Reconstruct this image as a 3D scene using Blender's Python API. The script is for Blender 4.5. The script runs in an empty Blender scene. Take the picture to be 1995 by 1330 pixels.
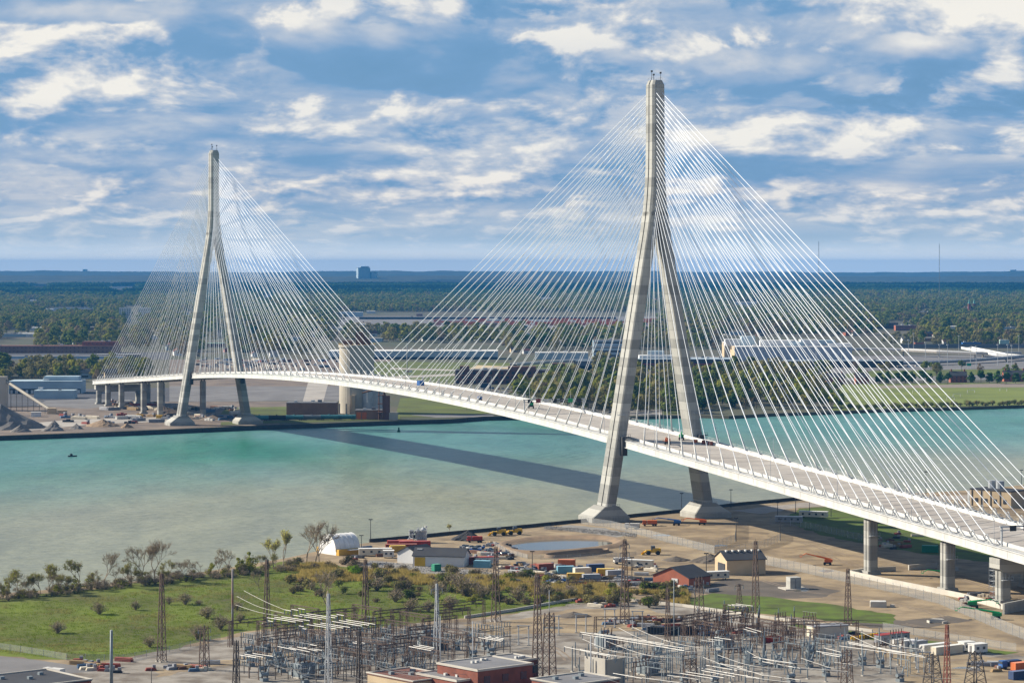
import bpy, math, random
from math import sin, cos, pi, radians, sqrt, atan2, log
from mathutils import Vector, Matrix
random.seed(7)
SC = bpy.context.scene
COL = SC.collection

# ------------------------------------------------------------------ camera
F, EY, HC = 5140.0, 520.0, 126.4          # focal length and eye level of the photograph (pixels), camera height (m)
cam = bpy.data.cameras.new('camera')
cam.sensor_width = 36.0
cam.lens = 36.0 * F / 1995.0
cam.shift_y = -(665.0 - EY) / 1995.0
cam.clip_start = 1.0
cam.clip_end = 200000.0
camo = bpy.data.objects.new('camera', cam)
COL.objects.link(camo)
camo.location = (0, 0, HC)
camo.rotation_euler = (pi / 2, 0, 0)
SC.camera = camo

# ------------------------------------------------------------------ sky and sun
SUN_EL = radians(30.0)
SUN_H = Vector((-0.957, 0.29))            # horizontal direction towards the sun
SUN_V = Vector((SUN_H.x * cos(SUN_EL), SUN_H.y * cos(SUN_EL), sin(SUN_EL))).normalized()


class NT:
    """short hand for building node trees"""
    def __init__(self, tree):
        self.t = tree
        self.n = tree.nodes
        self.l = tree.links

    def put(self, sock, v):
        if isinstance(v, bpy.types.NodeSocket):
            self.l.new(v, sock)
        elif v is not None:
            if hasattr(sock.default_value, '__len__'):
                if not hasattr(v, '__len__'):
                    v = (v,) * len(sock.default_value)
                v = tuple(v)
                if len(sock.default_value) == 4 and len(v) == 3:
                    v = v + (1.0,)
            sock.default_value = v

    def math(self, op, a, b=None, c=None, clamp=False):
        nd = self.n.new('ShaderNodeMath')
        nd.operation = op
        nd.use_clamp = clamp
        for i, v in enumerate((a, b, c)):
            if v is not None:
                self.put(nd.inputs[i], v)
        return nd.outputs[0]

    def comb(self, x, y, z):
        nd = self.n.new('ShaderNodeCombineXYZ')
        for i, v in enumerate((x, y, z)):
            self.put(nd.inputs[i], v)
        return nd.outputs[0]

    def sep(self, v):
        nd = self.n.new('ShaderNodeSeparateXYZ')
        self.put(nd.inputs[0], v)
        return nd.outputs

    def vmath(self, op, a, b=None):
        nd = self.n.new('ShaderNodeVectorMath')
        nd.operation = op
        self.put(nd.inputs[0], a)
        if b is not None:
            self.put(nd.inputs[1], b)
        return nd.outputs[0]

    def noise(self, vec, scale, detail=4.0, rough=0.5, dist=0.0, col=False):
        nd = self.n.new('ShaderNodeTexNoise')
        self.put(nd.inputs['Vector'], vec)
        self.put(nd.inputs['Scale'], scale)
        self.put(nd.inputs['Detail'], detail)
        self.put(nd.inputs['Roughness'], rough)
        self.put(nd.inputs['Distortion'], dist)
        return nd.outputs['Color'] if col else nd.outputs['Fac']

    def ramp(self, fac, lo, hi, smooth=True):
        nd = self.n.new('ShaderNodeMapRange')
        nd.interpolation_type = 'SMOOTHSTEP' if smooth else 'LINEAR'
        nd.clamp = True
        self.put(nd.inputs['Value'], fac)
        self.put(nd.inputs['From Min'], lo)
        self.put(nd.inputs['From Max'], hi)
        nd.inputs['To Min'].default_value = 0.0
        nd.inputs['To Max'].default_value = 1.0
        return nd.outputs['Result']

    def mix(self, fac, a, b, mode='MIX'):
        nd = self.n.new('ShaderNodeMix')
        nd.data_type = 'RGBA'
        nd.blend_type = mode
        nd.clamp_factor = True
        self.put(nd.inputs[0], fac)
        self.put(nd.inputs[6], a)
        self.put(nd.inputs[7], b)
        return nd.outputs[2]


world = bpy.data.worlds.new('World')
SC.world = world
world.use_nodes = True
W = NT(world.node_tree)
W.n.clear()
out = W.n.new('ShaderNodeOutputWorld')
bg = W.n.new('ShaderNodeBackground')
W.l.new(bg.outputs[0], out.inputs[0])
bg.inputs['Strength'].default_value = 0.056
sky = W.n.new('ShaderNodeTexSky')
sky.sky_type = 'NISHITA'
sky.sun_disc = False
sky.sun_elevation = SUN_EL
sky.sun_rotation = atan2(SUN_V.x, SUN_V.y)
sky.air_density = 1.0
sky.dust_density = 0.6
sky.ozone_density = 3.0


def clouds(skycol):
    """broken layers of cumulus, laid out on the sky by direction; brightest where they face the sun"""
    tc = W.n.new('ShaderNodeTexCoord')
    x, y, z = W.sep(tc.outputs['Generated'])
    r = W.math('SQRT', W.math('SUBTRACT', 1.0001, W.math('MULTIPLY', z, z)))
    cx = W.math('DIVIDE', x, r)
    cy = W.math('DIVIDE', y, r)
    el = W.math('MAXIMUM', z, 0.0)
    lv = W.math('LOGARITHM', W.math('ADD', el, 0.032), math.e)
    base3 = W.comb(cx, cy, lv)
    flat = W.comb(cx, el, W.math('LESS_THAN', y, 0.0))

    def P(k, m, dx=0.0, dv=0.0, off=0.0):
        nd = W.n.new('ShaderNodeVectorMath')
        nd.operation = 'MULTIPLY_ADD'
        W.put(nd.inputs[0], base3)
        nd.inputs[1].default_value = (k, k, m)
        nd.inputs[2].default_value = (dx + off, 0.0, dv + off * 0.37)
        return nd.outputs[0]

    def bank(items):
        """soft masses where the larger banks stand: x, y, half width, half height (photograph pixels), amount"""
        acc = None
        for a, b, w, h, amp in items:
            nd = W.n.new('ShaderNodeVectorMath')
            nd.operation = 'MULTIPLY_ADD'
            W.put(nd.inputs[0], flat)
            nd.inputs[1].default_value = (F / w, F / h, 9.0)
            nd.inputs[2].default_value = (-(a - 997.5) / w, -(EY - b) / h, 0.0)
            ln = W.n.new('ShaderNodeVectorMath')
            ln.operation = 'LENGTH'
            W.l.new(nd.outputs[0], ln.inputs[0])
            g = W.math('SUBTRACT', 1.0, ln.outputs['Value'], clamp=True)
            acc = W.math('MULTIPLY_ADD', g, amp, 0.0 if acc is None else acc)
        return acc

    # lit heaps, and the grey undersides
    lit_b = bank([(150, 130, 420, 110, 1.0), (420, 165, 230, 45, 0.5), (860, 280, 120, 45, 1.0), (1480, 262, 330, 62, 0.9), (1770, 235, 230, 55, 0.9), (1940, 60, 190, 90, 1.0),
                  (1075, 10, 90, 35, 0.9), (1050, 250, 240, 50, 0.75), (820, 360, 420, 42, 0.8), (1660, 418, 90, 34, 0.9), (1860, 420, 110, 30, 0.9),
                  (1400, 430, 180, 34, 0.6), (240, 425, 260, 34, 0.5), (1580, 18, 120, 40, 0.6), (1310, 90, 100, 45, 0.6)])
    dark_b = bank([(400, 85, 115, 66, 1.1), (800, 130, 520, 85, 0.9), (240, 240, 520, 52, 0.9), (640, 305, 230, 36, 0.8), (1560, 120, 480, 75, 0.6), (1640, 325, 520, 36, 0.7), (100, 20, 380, 40, 0.6), (1500, 470, 600, 30, 0.3)])

    def layer(k, m, off, detail, rough, dx, dv):
        a = W.noise(P(k, m, off=off), 1.0, detail, rough, 0.25)
        b = W.noise(P(k, m, dx=dx, dv=dv, off=off), 1.0, 4.0, rough, 0.25)
        return a, W.math('SUBTRACT', a, b)

    a1, l1 = layer(21.0, 4.7, 7.9, 8.0, 0.60, -0.12, 0.34)
    a2, l2 = layer(46.0, 7.8, 11.7, 6.0, 0.55, -0.2, 0.30)
    low = W.math('MULTIPLY', W.ramp(el, 0.060, 0.020), 0.8)
    hi = W.math('SUBTRACT', 1.0, low)
    dens = W.math('MULTIPLY_ADD', a1, hi, W.math('MULTIPLY', a2, low))
    light = W.math('MULTIPLY_ADD', l1, hi, W.math('MULTIPLY', l2, low))
    both = W.math('SUBTRACT', lit_b, dark_b)
    sheet = W.noise(P(13.0, 4.8, off=21.6), 1.0, 7.0, 0.58, 0.4)
    # tone of the broad grey sheets, then of the heaps that stand in front of them
    broad = W.noise(P(6.0, 3.4, off=33.3), 1.0, 2.0, 0.5, 0.0)
    t_sheet = W.math('MULTIPLY_ADD', W.math('SUBTRACT', sheet, 0.5), 1.5, W.math('MULTIPLY_ADD', both, 0.34, W.math('MULTIPLY_ADD', broad, 0.9, 0.09)), clamp=True)
    cover = W.ramp(W.math('MULTIPLY_ADD', lit_b, 0.20, W.math('MULTIPLY_ADD', dark_b, -0.12, dens)), 0.415, 0.545)
    t_puff = W.math('MULTIPLY_ADD', light, 3.0, W.math('MULTIPLY_ADD', both, 0.24, W.math('MULTIPLY_ADD', W.math('SUBTRACT', dens, 0.5), 1.3, 0.53)), clamp=True)
    tone = W.math('MULTIPLY_ADD', W.math('SUBTRACT', t_puff, t_sheet), W.math('MULTIPLY', cover, 0.85), t_sheet)
    # nearer banks seen from their shaded side
    n3, l3 = layer(13.0, 3.8, 41.3, 6.0, 0.52, -0.10, 0.30)
    cov3 = W.ramp(W.math('MULTIPLY_ADD', dark_b, 0.26, W.math('MULTIPLY_ADD', lit_b, -0.16, n3)), 0.53, 0.60)
    t3 = W.math('MULTIPLY_ADD', l3, 2.6, W.math('MULTIPLY_ADD', W.math('SUBTRACT', n3, 0.5), -0.9, 0.33), clamp=True)
    tone = W.math('MULTIPLY_ADD', W.math('SUBTRACT', t3, tone), W.math('MULTIPLY', W.math('MULTIPLY', cov3, hi), 0.8), tone)
    cr = W.n.new('ShaderNodeValToRGB')
    els = cr.color_ramp.elements
    els.new(0.3)
    els.new(0.52)
    els.new(0.75)
    for e, (p, c) in zip(els, ((0.05, (0.095, 0.280, 0.550)), (0.30, (0.185, 0.360, 0.590)), (0.5, (0.345, 0.465, 0.635)), (0.72, (0.59, 0.635, 0.70)), (0.96, (0.93, 0.90, 0.83)))):
        e.position = p
        e.color = c + (1.0,)
    W.put(cr.inputs[0], tone)
    c = W.mix(1.0, cr.outputs[0], (10.0, 10.0, 10.0), 'MULTIPLY')
    c = W.mix(W.math('MULTIPLY', W.ramp(tone, 0.4, 0.0), 0.25), c, skycol)
    # warmer, flatter light towards the horizon
    c = W.mix(W.ramp(el, 0.05, 0.0), c, W.mix(1.0, c, (1.0, 0.93, 0.90), 'MULTIPLY'))
    c = W.mix(W.math('MULTIPLY', W.ramp(el, 0.032, 0.004), 0.7), c, (5.8, 6.9, 7.7))
    c = W.mix(W.ramp(el, 0.012, 0.0), c, (10.5, 11.0, 11.2))
    # the broken layer opens up overhead, where one looks through its gaps instead of along it
    return W.mix(W.math('MULTIPLY', W.ramp(el, 0.14, 0.6), 0.85), c, skycol)


world.cycles.sampling_method = 'NONE'
W.l.new(clouds(sky.outputs[0]), bg.inputs['Color'])

sun = bpy.data.lights.new('sun', 'SUN')
sun.energy = 5.0
sun.angle = radians(0.53)
sun.color = (1.0, 0.91, 0.76)
suno = bpy.data.objects.new('sun', sun)
COL.objects.link(suno)
suno.location = (-400, 600, 800)
suno.rotation_euler = (-SUN_V).to_track_quat('-Z', 'Y').to_euler()

SC.view_settings.view_transform = 'Standard'
SC.view_settings.look = 'None'
SC.view_settings.gamma = 1.0
SC.view_settings.use_curve_mapping = False
SC.view_settings.exposure = 0.82
SC.cycles.max_bounces = 5
SC.cycles.diffuse_bounces = 2
SC.cycles.glossy_bounces = 2
SC.cycles.transmission_bounces = 2
SC.cycles.transparent_max_bounces = 6
SC.cycles.volume_bounces = 0
SC.cycles.use_denoising = True
SC.cycles.caustics_reflective = False
SC.cycles.caustics_refractive = False


# ------------------------------------------------------------------ helpers
def G(x, y, z=0.0):
    """the point at height z that the photograph shows at pixel x, y"""
    Y = F * (HC - z) / (y - EY)
    return Vector(((x - 997.5) * Y / F, Y, z))


def mpp(y):
    """metres per photograph pixel for ground at row y"""
    return HC / (y - EY)


MATS = {}


def mat(name, col, rough=0.8, col2=None, scale=0.2, amount=0.5, bump=0.0, bscale=3.0, metal=0.0, spec=0.3, detail=5.0, stretch=None, trans=None):
    """plain procedural surface: one colour broken up by noise in world space"""
    if name in MATS:
        return MATS[name]
    m = bpy.data.materials.new(name)
    m.use_nodes = True
    T = NT(m.node_tree)
    b = T.n['Principled BSDF']
    geo = T.n.new('ShaderNodeNewGeometry')
    pos = geo.outputs['Position']
    if stretch:
        pos = T.vmath('MULTIPLY', pos, stretch)
    if col2 is None:
        col2 = tuple(c * 0.78 for c in col)
    n = T.noise(pos, scale, detail, 0.6)
    T.put(b.inputs['Base Color'], T.mix(T.math('MULTIPLY', T.ramp(n, 0.32, 0.68), amount * 2 if amount < 0.5 else 1.0), col, col2))
    b.inputs['Roughness'].default_value = rough
    b.inputs['Metallic'].default_value = metal
    b.inputs['Specular IOR Level'].default_value = spec
    if bump:
        bp = T.n.new('ShaderNodeBump')
        bp.inputs['Strength'].default_value = min(1.0, bump)
        bp.inputs['Distance'].default_value = bump
        T.put(bp.inputs['Height'], T.noise(pos, bscale, 4.0, 0.6))
        T.l.new(bp.outputs[0], b.inputs['Normal'])
    MATS[name] = m
    return m


class MB:
    """collects simple shapes into one mesh"""
    def __init__(self):
        self.v = []
        self.f = []
        self.mi = []
        self.cur = 0

    def add(self, vs, fs):
        o = len(self.v)
        self.v.extend([tuple(p) for p in vs])
        for f in fs:
            self.f.append(tuple(o + i for i in f))
            self.mi.append(self.cur)
        return self

    def box(self, c, s, rz=0.0, taper=1.0):
        """box standing on c (centre of its base), size s, turned rz"""
        a, b, h = s[0] / 2, s[1] / 2, s[2]
        ca, sa = cos(rz), sin(rz)
        vs = []
        for z, k in ((0, 1.0), (h, taper)):
            for px, py in ((-a, -b), (a, -b), (a, b), (-a, b)):
                px *= k
                py *= k
                vs.append((c[0] + px * ca - py * sa, c[1] + px * sa + py * ca, c[2] + z))
        return self.add(vs, [(3, 2, 1, 0), (4, 5, 6, 7), (0, 1, 5, 4), (1, 2, 6, 5), (2, 3, 7, 6), (3, 0, 4, 7)])

    def prism(self, poly, z0, z1, poly2=None):
        n = len(poly)
        p2 = poly2 or poly
        vs = [(p[0], p[1], z0) for p in poly] + [(p[0], p[1], z1) for p in p2]
        fs = [tuple(range(n - 1, -1, -1)), tuple(range(n, 2 * n))]
        fs += [(i, (i + 1) % n, n + (i + 1) % n, n + i) for i in range(n)]
        return self.add(vs, fs)

    def tube(self, p, q, r0, r1=None, n=5, cap=True):
        p = Vector(p)
        q = Vector(q)
        r1 = r0 if r1 is None else r1
        d = (q - p)
        if d.length < 1e-6:
            return self
        d.normalize()
        u = d.cross(Vector((0, 0, 1)))
        if u.length < 1e-3:
            u = Vector((1, 0, 0))
        u.normalize()
        w = d.cross(u)
        vs = []
        for c, r in ((p, r0), (q, r1)):
            for i in range(n):
                a = 2 * pi * i / n
                vs.append(c + u * (cos(a) * r) + w * (sin(a) * r))
        fs = [(i, (i + 1) % n, n + (i + 1) % n, n + i) for i in range(n)]
        if cap:
            fs += [tuple(range(n - 1, -1, -1)), tuple(range(n, 2 * n))]
        return self.add(vs, fs)

    def path(self, pts, r, n=4):
        for a, b in zip(pts, pts[1:]):
            self.tube(a, b, r, r, n, False)
        return self

    def gable(self, c, s, rz, wall_h, over=0.4, part='both', thick=0.25):
        """gabled shed: s=(length, width, ridge height); ridge along local x"""
        L, Wd, R = s[0] / 2, s[1] / 2, s[2]
        ca, sa = cos(rz), sin(rz)

        def T(x, y, z):
            return (c[0] + x * ca - y * sa, c[1] + x * sa + y * ca, c[2] + z)
        if part in ('both', 'wall'):
            vs = [T(-L, -Wd, 0), T(L, -Wd, 0), T(L, Wd, 0), T(-L, Wd, 0), T(-L, -Wd, wall_h), T(L, -Wd, wall_h), T(L, Wd, wall_h), T(-L, Wd, wall_h), T(-L, 0, R - 0.05), T(L, 0, R - 0.05)]
            self.add(vs, [(0, 1, 5, 4), (2, 3, 7, 6), (1, 2, 6, 9, 5), (3, 0, 4, 8, 7), (3, 2, 1, 0)])
        if part in ('both', 'roof'):
            sl = (R - wall_h) / Wd
            y1 = Wd + over
            z1 = wall_h - over * sl
            for sg in (-1, 1):
                vs = [T(-L - over, 0, R + thick), T(L + over, 0, R + thick), T(L + over, sg * y1, z1 + thick), T(-L - over, sg * y1, z1 + thick),
                      T(-L - over, 0, R), T(L + over, 0, R), T(L + over, sg * y1, z1), T(-L - over, sg * y1, z1)]
                fs = [(0, 1, 2, 3), (7, 6, 5, 4), (3, 2, 6, 7), (0, 3, 7, 4), (2, 1, 5, 6)]
                if sg > 0:
                    fs = [tuple(reversed(f)) for f in fs]
                self.add(vs, [tuple(reversed(f)) for f in fs])
        return self

    def build(self, name, m=None, parent=None, smooth=False):
        me = bpy.data.meshes.new(name)
        me.from_pydata(self.v, [], self.f)
        ms = m if isinstance(m, (list, tuple)) else [m]
        for k in ms:
            if k is not None:
                me.materials.append(k)
        if len(ms) > 1:
            me.polygons.foreach_set('material_index', self.mi)
        if smooth:
            me.polygons.foreach_set('use_smooth', [True] * len(me.polygons))
        me.update()
        o = bpy.data.objects.new(name, me)
        COL.objects.link(o)
        if parent is not None:
            o.parent = parent
        return o


def tag(o, label=None, cat=None, group=None, kind=None):
    for k, v in (('label', label), ('category', cat), ('group', group), ('kind', kind)):
        if v:
            o[k] = v
    return o


def thing(name, loc=(0, 0, 0), rz=0.0, label=None, cat=None, group=None):
    o = bpy.data.objects.new(name, None)
    o.empty_display_size = 1.0
    COL.objects.link(o)
    o.location = loc
    o.rotation_euler = (0, 0, rz)
    return tag(o, label, cat, group)


KIDS = {}


def children(o):
    return [c for c in COL.objects if c.parent == o]


def copy_tree(src, loc, rz=0.0, scale=None, label=None, group=None, kids=None):
    """a copy of a thing with copies of its parts and sub-parts (mesh data shared)"""
    r = src.copy()
    COL.objects.link(r)
    r.location = loc
    r.rotation_euler = (0, 0, rz)
    if scale is not None:
        r.scale = scale if hasattr(scale, '__len__') else (scale,) * 3
    if label:
        r['label'] = label
    if group:
        r['group'] = group
    if src.name not in KIDS:
        KIDS[src.name] = [(c, children(c)) for c in children(src)]
    for c, gs in KIDS[src.name]:
        k = c.copy()
        COL.objects.link(k)
        k.parent = r
        for g in gs:
            q = g.copy()
            COL.objects.link(q)
            q.parent = k
    return r


def sheet(name, pts, z, m, kind='structure', parent=None):
    """a flat polygon of ground"""
    me = bpy.data.meshes.new(name)
    me.from_pydata([(p[0], p[1], z) for p in pts], [], [tuple(range(len(pts)))])
    if me.polygons[0].normal.z < 0:
        me.flip_normals()
    me.materials.append(m)
    me.update()
    o = bpy.data.objects.new(name, me)
    COL.objects.link(o)
    if parent is not None:
        o.parent = parent
    else:
        o['kind'] = kind
    return o


def smooth_poly(pts, n=4):
    """closed Catmull-Rom through pts"""
    res = []
    k = len(pts)
    for i in range(k):
        p0, p1, p2, p3 = (Vector(pts[(i + j - 1) % k][:2]) for j in range(4))
        for s in range(n):
            t = s / n
            res.append(0.5 * ((2 * p1) + (p2 - p0) * t + (2 * p0 - 5 * p1 + 4 * p2 - p3) * t * t + (3 * p1 - p0 - 3 * p2 + p3) * t ** 3))
    return res

# ------------------------------------------------------------------ the setting: river and the two banks
def water_mat():
    m = bpy.data.materials.new('river_water')
    m.use_nodes = True
    T = NT(m.node_tree)
    b = T.n['Principled BSDF']
    geo = T.n.new('ShaderNodeNewGeometry')
    pos = geo.outputs['Position']
    x, y, z = T.sep(pos)
    # silt carried along the near bank, clear green water in the channel
    big = T.noise(T.vmath('MULTIPLY', pos, (0.0035, 0.0016, 0.0)), 1.0, 4.0, 0.55, 0.6)
    d = T.math('ADD', y, T.math('MULTIPLY', x, -0.62))          # distance across the channel
    d = T.math('ADD', d, T.math('MULTIPLY', T.math('SUBTRACT', big, 0.5), 620.0))
    silt = T.ramp(d, 1980.0, 1440.0)
    patch = T.ramp(T.noise(T.vmath('MULTIPLY', pos, (0.006, 0.0022, 0.0)), 1.0, 3.0, 0.5), 0.42, 0.66)
    clear = T.mix(patch, (0.095, 0.245, 0.228), (0.055, 0.195, 0.155))
    # deeper green water off the far quay
    ex = T.math('DIVIDE', T.math('ADD', x, 205.0), 95.0)
    ey = T.math('DIVIDE', T.math('SUBTRACT', y, 1850.0), 130.0)
    eg = T.math('SUBTRACT', 1.15, T.math('ADD', T.math('MULTIPLY', ex, ex), T.math('MULTIPLY', ey, ey)))
    eg = T.ramp(T.math('ADD', eg, T.math('MULTIPLY', T.math('SUBTRACT', big, 0.5), 1.6)), -0.4, 1.3)
    clear = T.mix(T.math('MULTIPLY', eg, 0.85), clear, (0.022, 0.175, 0.120))
    col = T.mix(silt, clear, (0.255, 0.265, 0.190))
    # current lines and wind patches; ripple light and dark painted into the colour
    wind = T.noise(T.vmath('MULTIPLY', pos, (0.035, 0.010, 0.0)), 1.0, 6.0, 0.65, 0.8)
    fine = T.noise(T.vmath('MULTIPLY', pos, (0.13, 0.17, 0.0)), 1.0, 3.0, 0.75)
    k = T.math('ADD', T.math('MULTIPLY', wind, 0.45), T.math('MULTIPLY', fine, 0.50))
    col = T.mix(1.0, col, T.mix(T.ramp(k, 0.28, 0.66), (0.66, 0.69, 0.72), (1.22, 1.20, 1.16)), 'MULTIPLY')
    T.put(b.inputs['Base Color'], col)
    b.inputs['Roughness'].default_value = 0.30
    b.inputs['IOR'].default_value = 1.33
    b.inputs['Specular IOR Level'].default_value = 0.34
    bp = T.n.new('ShaderNodeBump')
    bp.inputs['Strength'].default_value = 0.9
    bp.inputs['Distance'].default_value = 1.0
    h = T.math('ADD', T.noise(T.vmath('MULTIPLY', pos, (0.16, 0.30, 0.0)), 1.0, 4.0, 0.6), T.math('MULTIPLY', T.noise(T.vmath('MULTIPLY', pos, (0.03, 0.045, 0.0)), 1.0, 2.0, 0.5), 1.6))
    T.put(bp.inputs['Height'], h)
    T.l.new(bp.outputs[0], b.inputs['Normal'])
    return m


WATER_Z = -2.6
NEAR_SHORE = [G(*p) for p in ((-260, 1180), (-60, 1160), (120, 1146), (300, 1128), (430, 1108), (560, 1086), (640, 1068), (720, 1056), (800, 1049), (880, 1041), (1000, 1030), (1140, 1016),
                              (1230, 1007), (1330, 997), (1440, 984), (1560, 973), (1700, 965), (1880, 955), (1995, 944), (2250, 925))]
FAR_SHORE = [G(*p) for p in ((-600, 868), (-200, 857), (0, 851), (170, 845), (340, 838), (500, 831), (640, 826), (780, 821), (880, 818), (940, 813), (1060, 811), (1230, 811), (1362, 808),
                             (1420, 810), (1500, 805), (1600, 802), (1720, 797), (1840, 794), (1995, 789), (2400, 778))]

M_DIRT = mat('yard_dirt', (0.33, 0.252, 0.155), 0.95, (0.155, 0.116, 0.074), 0.06, 0.5, 0.3, 0.5, detail=12)
M_FARGROUND = mat('far_ground', (0.060, 0.068, 0.036), 0.95, (0.095, 0.082, 0.058), 0.004, 0.5, detail=8)
sheet('river', [(-6000, 600), (9000, 600), (9000, 9000), (-6000, 9000)], WATER_Z, water_mat())


def bank(name, shore, back, m, depth):
    """land with a face down into the water"""
    b = MB()
    n = len(shore)
    pts = [(p[0], p[1], 0.0) for p in shore] + [(q[0], q[1], 0.0) for q in back]
    b.add(pts, [tuple(range(len(pts)))])
    o = b.build(name, m)
    if o.data.polygons[0].normal.z < 0:
        o.data.flip_normals()
    o['kind'] = 'structure'
    w = MB()
    for a, c in zip(shore, shore[1:]):
        w.add([(a[0], a[1], 0), (c[0], c[1], 0), (c[0], c[1], -depth), (a[0], a[1], -depth)], [(0, 1, 2, 3)])
    w.build('bank_face', mat('bank_face_mud', (0.10, 0.085, 0.06), 0.9), o)
    return o


near_ground = bank('ground', NEAR_SHORE, [(700, 1500), (700, 300), (-700, 300), (-700, 990)], M_DIRT, 6.0)
far_ground = bank('far_bank_ground', FAR_SHORE, [(1200, 2600), (26000, 44000), (-26000, 44000), (-1500, 1900)], M_FARGROUND, 6.0)

# ------------------------------------------------------------------ the bridge
TH = 0.3738
T0 = (71.9, 1325.3)                      # foot of the near tower
SPAN = 853.0
L0 = 1.8                                 # the deck's centre line sits a little off the towers' axis
HW = 20.3                                # cable planes, off the deck's centre


def zd(t):
    a = abs(t - SPAN / 2)
    b = min(a, 450.0)
    k = 6.05e-5
    return 51.2 - k * b * b - 2 * k * 450.0 * (a - b)


def bw(l, t, z=0.0):
    """bridge coordinates (across, along, up) to world"""
    return Vector((T0[0] + l * cos(TH) - t * sin(TH), T0[1] + l * sin(TH) + t * cos(TH), z))


def concrete(name, col, dark, lift=4.5):
    """board-marked concrete: pour joints every lift, patchy tone, rain streaks"""
    m = bpy.data.materials.new(name)
    m.use_nodes = True
    T = NT(m.node_tree)
    b = T.n['Principled BSDF']
    geo = T.n.new('ShaderNodeNewGeometry')
    pos = geo.outputs['Position']
    x, y, z = T.sep(pos)
    lf = T.math('DIVIDE', z, lift)
    step = T.math('FLOOR', lf)
    wn = T.n.new('ShaderNodeTexWhiteNoise')
    wn.noise_dimensions = '1D'
    T.put(wn.inputs['W'], step)
    fr = T.math('FRACT', lf)
    joint = T.math('LESS_THAN', fr, 0.07)
    pat = T.noise(pos, 0.16, 6.0, 0.65)
    streak = T.noise(T.vmath('MULTIPLY', pos, (1.1, 1.1, 0.05)), 1.0, 3.0, 0.6)
    f = T.math('ADD', T.math('MULTIPLY', T.math('SUBTRACT', wn.outputs[0], 0.5), 0.55), T.math('ADD', T.math('MULTIPLY', pat, 0.75), T.math('MULTIPLY', streak, 0.45)))
    f = T.ramp(f, 0.40, 0.86)
    c = T.mix(f, col, dark)
    c = T.mix(T.math('MULTIPLY', joint, 0.35), c, tuple(k * 0.6 for k in dark))
    T.put(b.inputs['Base Color'], c)
    b.inputs['Roughness'].default_value = 0.9
    b.inputs['Specular IOR Level'].default_value = 0.2
    return m


M_TOWER = concrete('tower_concrete', (0.370, 0.368, 0.345), (0.235, 0.235, 0.222))
M_PIER = concrete('pier_concrete', (0.39, 0.385, 0.355), (0.26, 0.256, 0.238), 3.0)
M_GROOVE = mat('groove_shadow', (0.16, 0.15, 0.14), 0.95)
M_WHITE = mat('bridge_white_paint', (0.60, 0.60, 0.585), 0.45, (0.48, 0.48, 0.465), 0.25, 0.5, stretch=(1, 1, 0.2))
M_CABLE = mat('cable_sheath_white', (0.74, 0.78, 0.84), 0.4, (0.66, 0.70, 0.76), 0.1)
M_DECKGREY = mat('walkway_concrete', (0.45, 0.45, 0.43), 0.85, (0.36, 0.36, 0.35), 0.15)
M_ROAD = mat('deck_concrete', (0.45, 0.415, 0.375), 0.9, (0.34, 0.31, 0.28), 0.05, 0.5, detail=8)
M_DARK = mat('dark_steel', (0.05, 0.05, 0.052), 0.6)
M_GALV = mat('galvanised_steel', (0.42, 0.44, 0.46), 0.5, (0.33, 0.35, 0.37), 0.5)

bridge = thing('cable_stayed_bridge', (T0[0], T0[1], 0), TH, 'white cable-stayed road bridge with two tall concrete towers spanning the turquoise river', 'bridge')


def sect(kind, w_in, w_out, ln):
    """cross-section of a tower leg across (l) and along (t); outer face carries the groove"""
    h = ln / 2
    c = 0.55
    g = 0.55
    d = 0.5
    sg = 1 if w_out > w_in else -1
    a, b = (w_in, w_out)
    # from the inner face round to the outer face
    return [(a + sg * c, -h), (b - sg * c, -h), (b, -h + c), (b, -g), (b - sg * d, -g), (b - sg * d, g), (b, g), (b, h - c), (b - sg * c, h), (a + sg * c, h), (a, h - c), (a, -h + c)]


def lin(tab, z):
    for (z0, a), (z1, b) in zip(tab, tab[1:]):
        if z <= z1:
            return a + (b - a) * max(0.0, (z - z0)) / (z1 - z0)
    return tab[-1][1]


OUT_TAB = [(0, 30.6), (6, 29.6), (28, 25.9), (61, 20.4), (105, 13.0), (115, 11.3), (128, 9.1), (138, 7.35), (145, 6.2), (151, 5.35), (160, 4.45), (168, 3.9), (176, 3.55), (190, 3.42), (222, 3.35)]
THK_TAB = [(0, 5.3), (60, 5.4), (128, 5.2), (151, 5.3), (230, 5.3)]
LEN_TAB = [(0, 12.6), (60, 11.6), (130, 10.4), (175, 9.8), (222, 9.4)]


def loft(b, rings):
    n = len(rings[0])
    o = len(b.v)
    for r in rings:
        b.v.extend(r)
    for i in range(len(rings) - 1):
        for j in range(n):
            k = (j + 1) % n
            b.f.append((o + i * n + j, o + i * n + k, o + (i + 1) * n + k, o + (i + 1) * n + j))
            b.mi.append(1 if j in (3, 4, 5) else 0)
    b.f.append(tuple(o + j for j in range(n - 1, -1, -1)))
    b.mi.append(0)
    b.f.append(tuple(o + (len(rings) - 1) * n + j for j in range(n)))
    b.mi.append(0)


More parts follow.
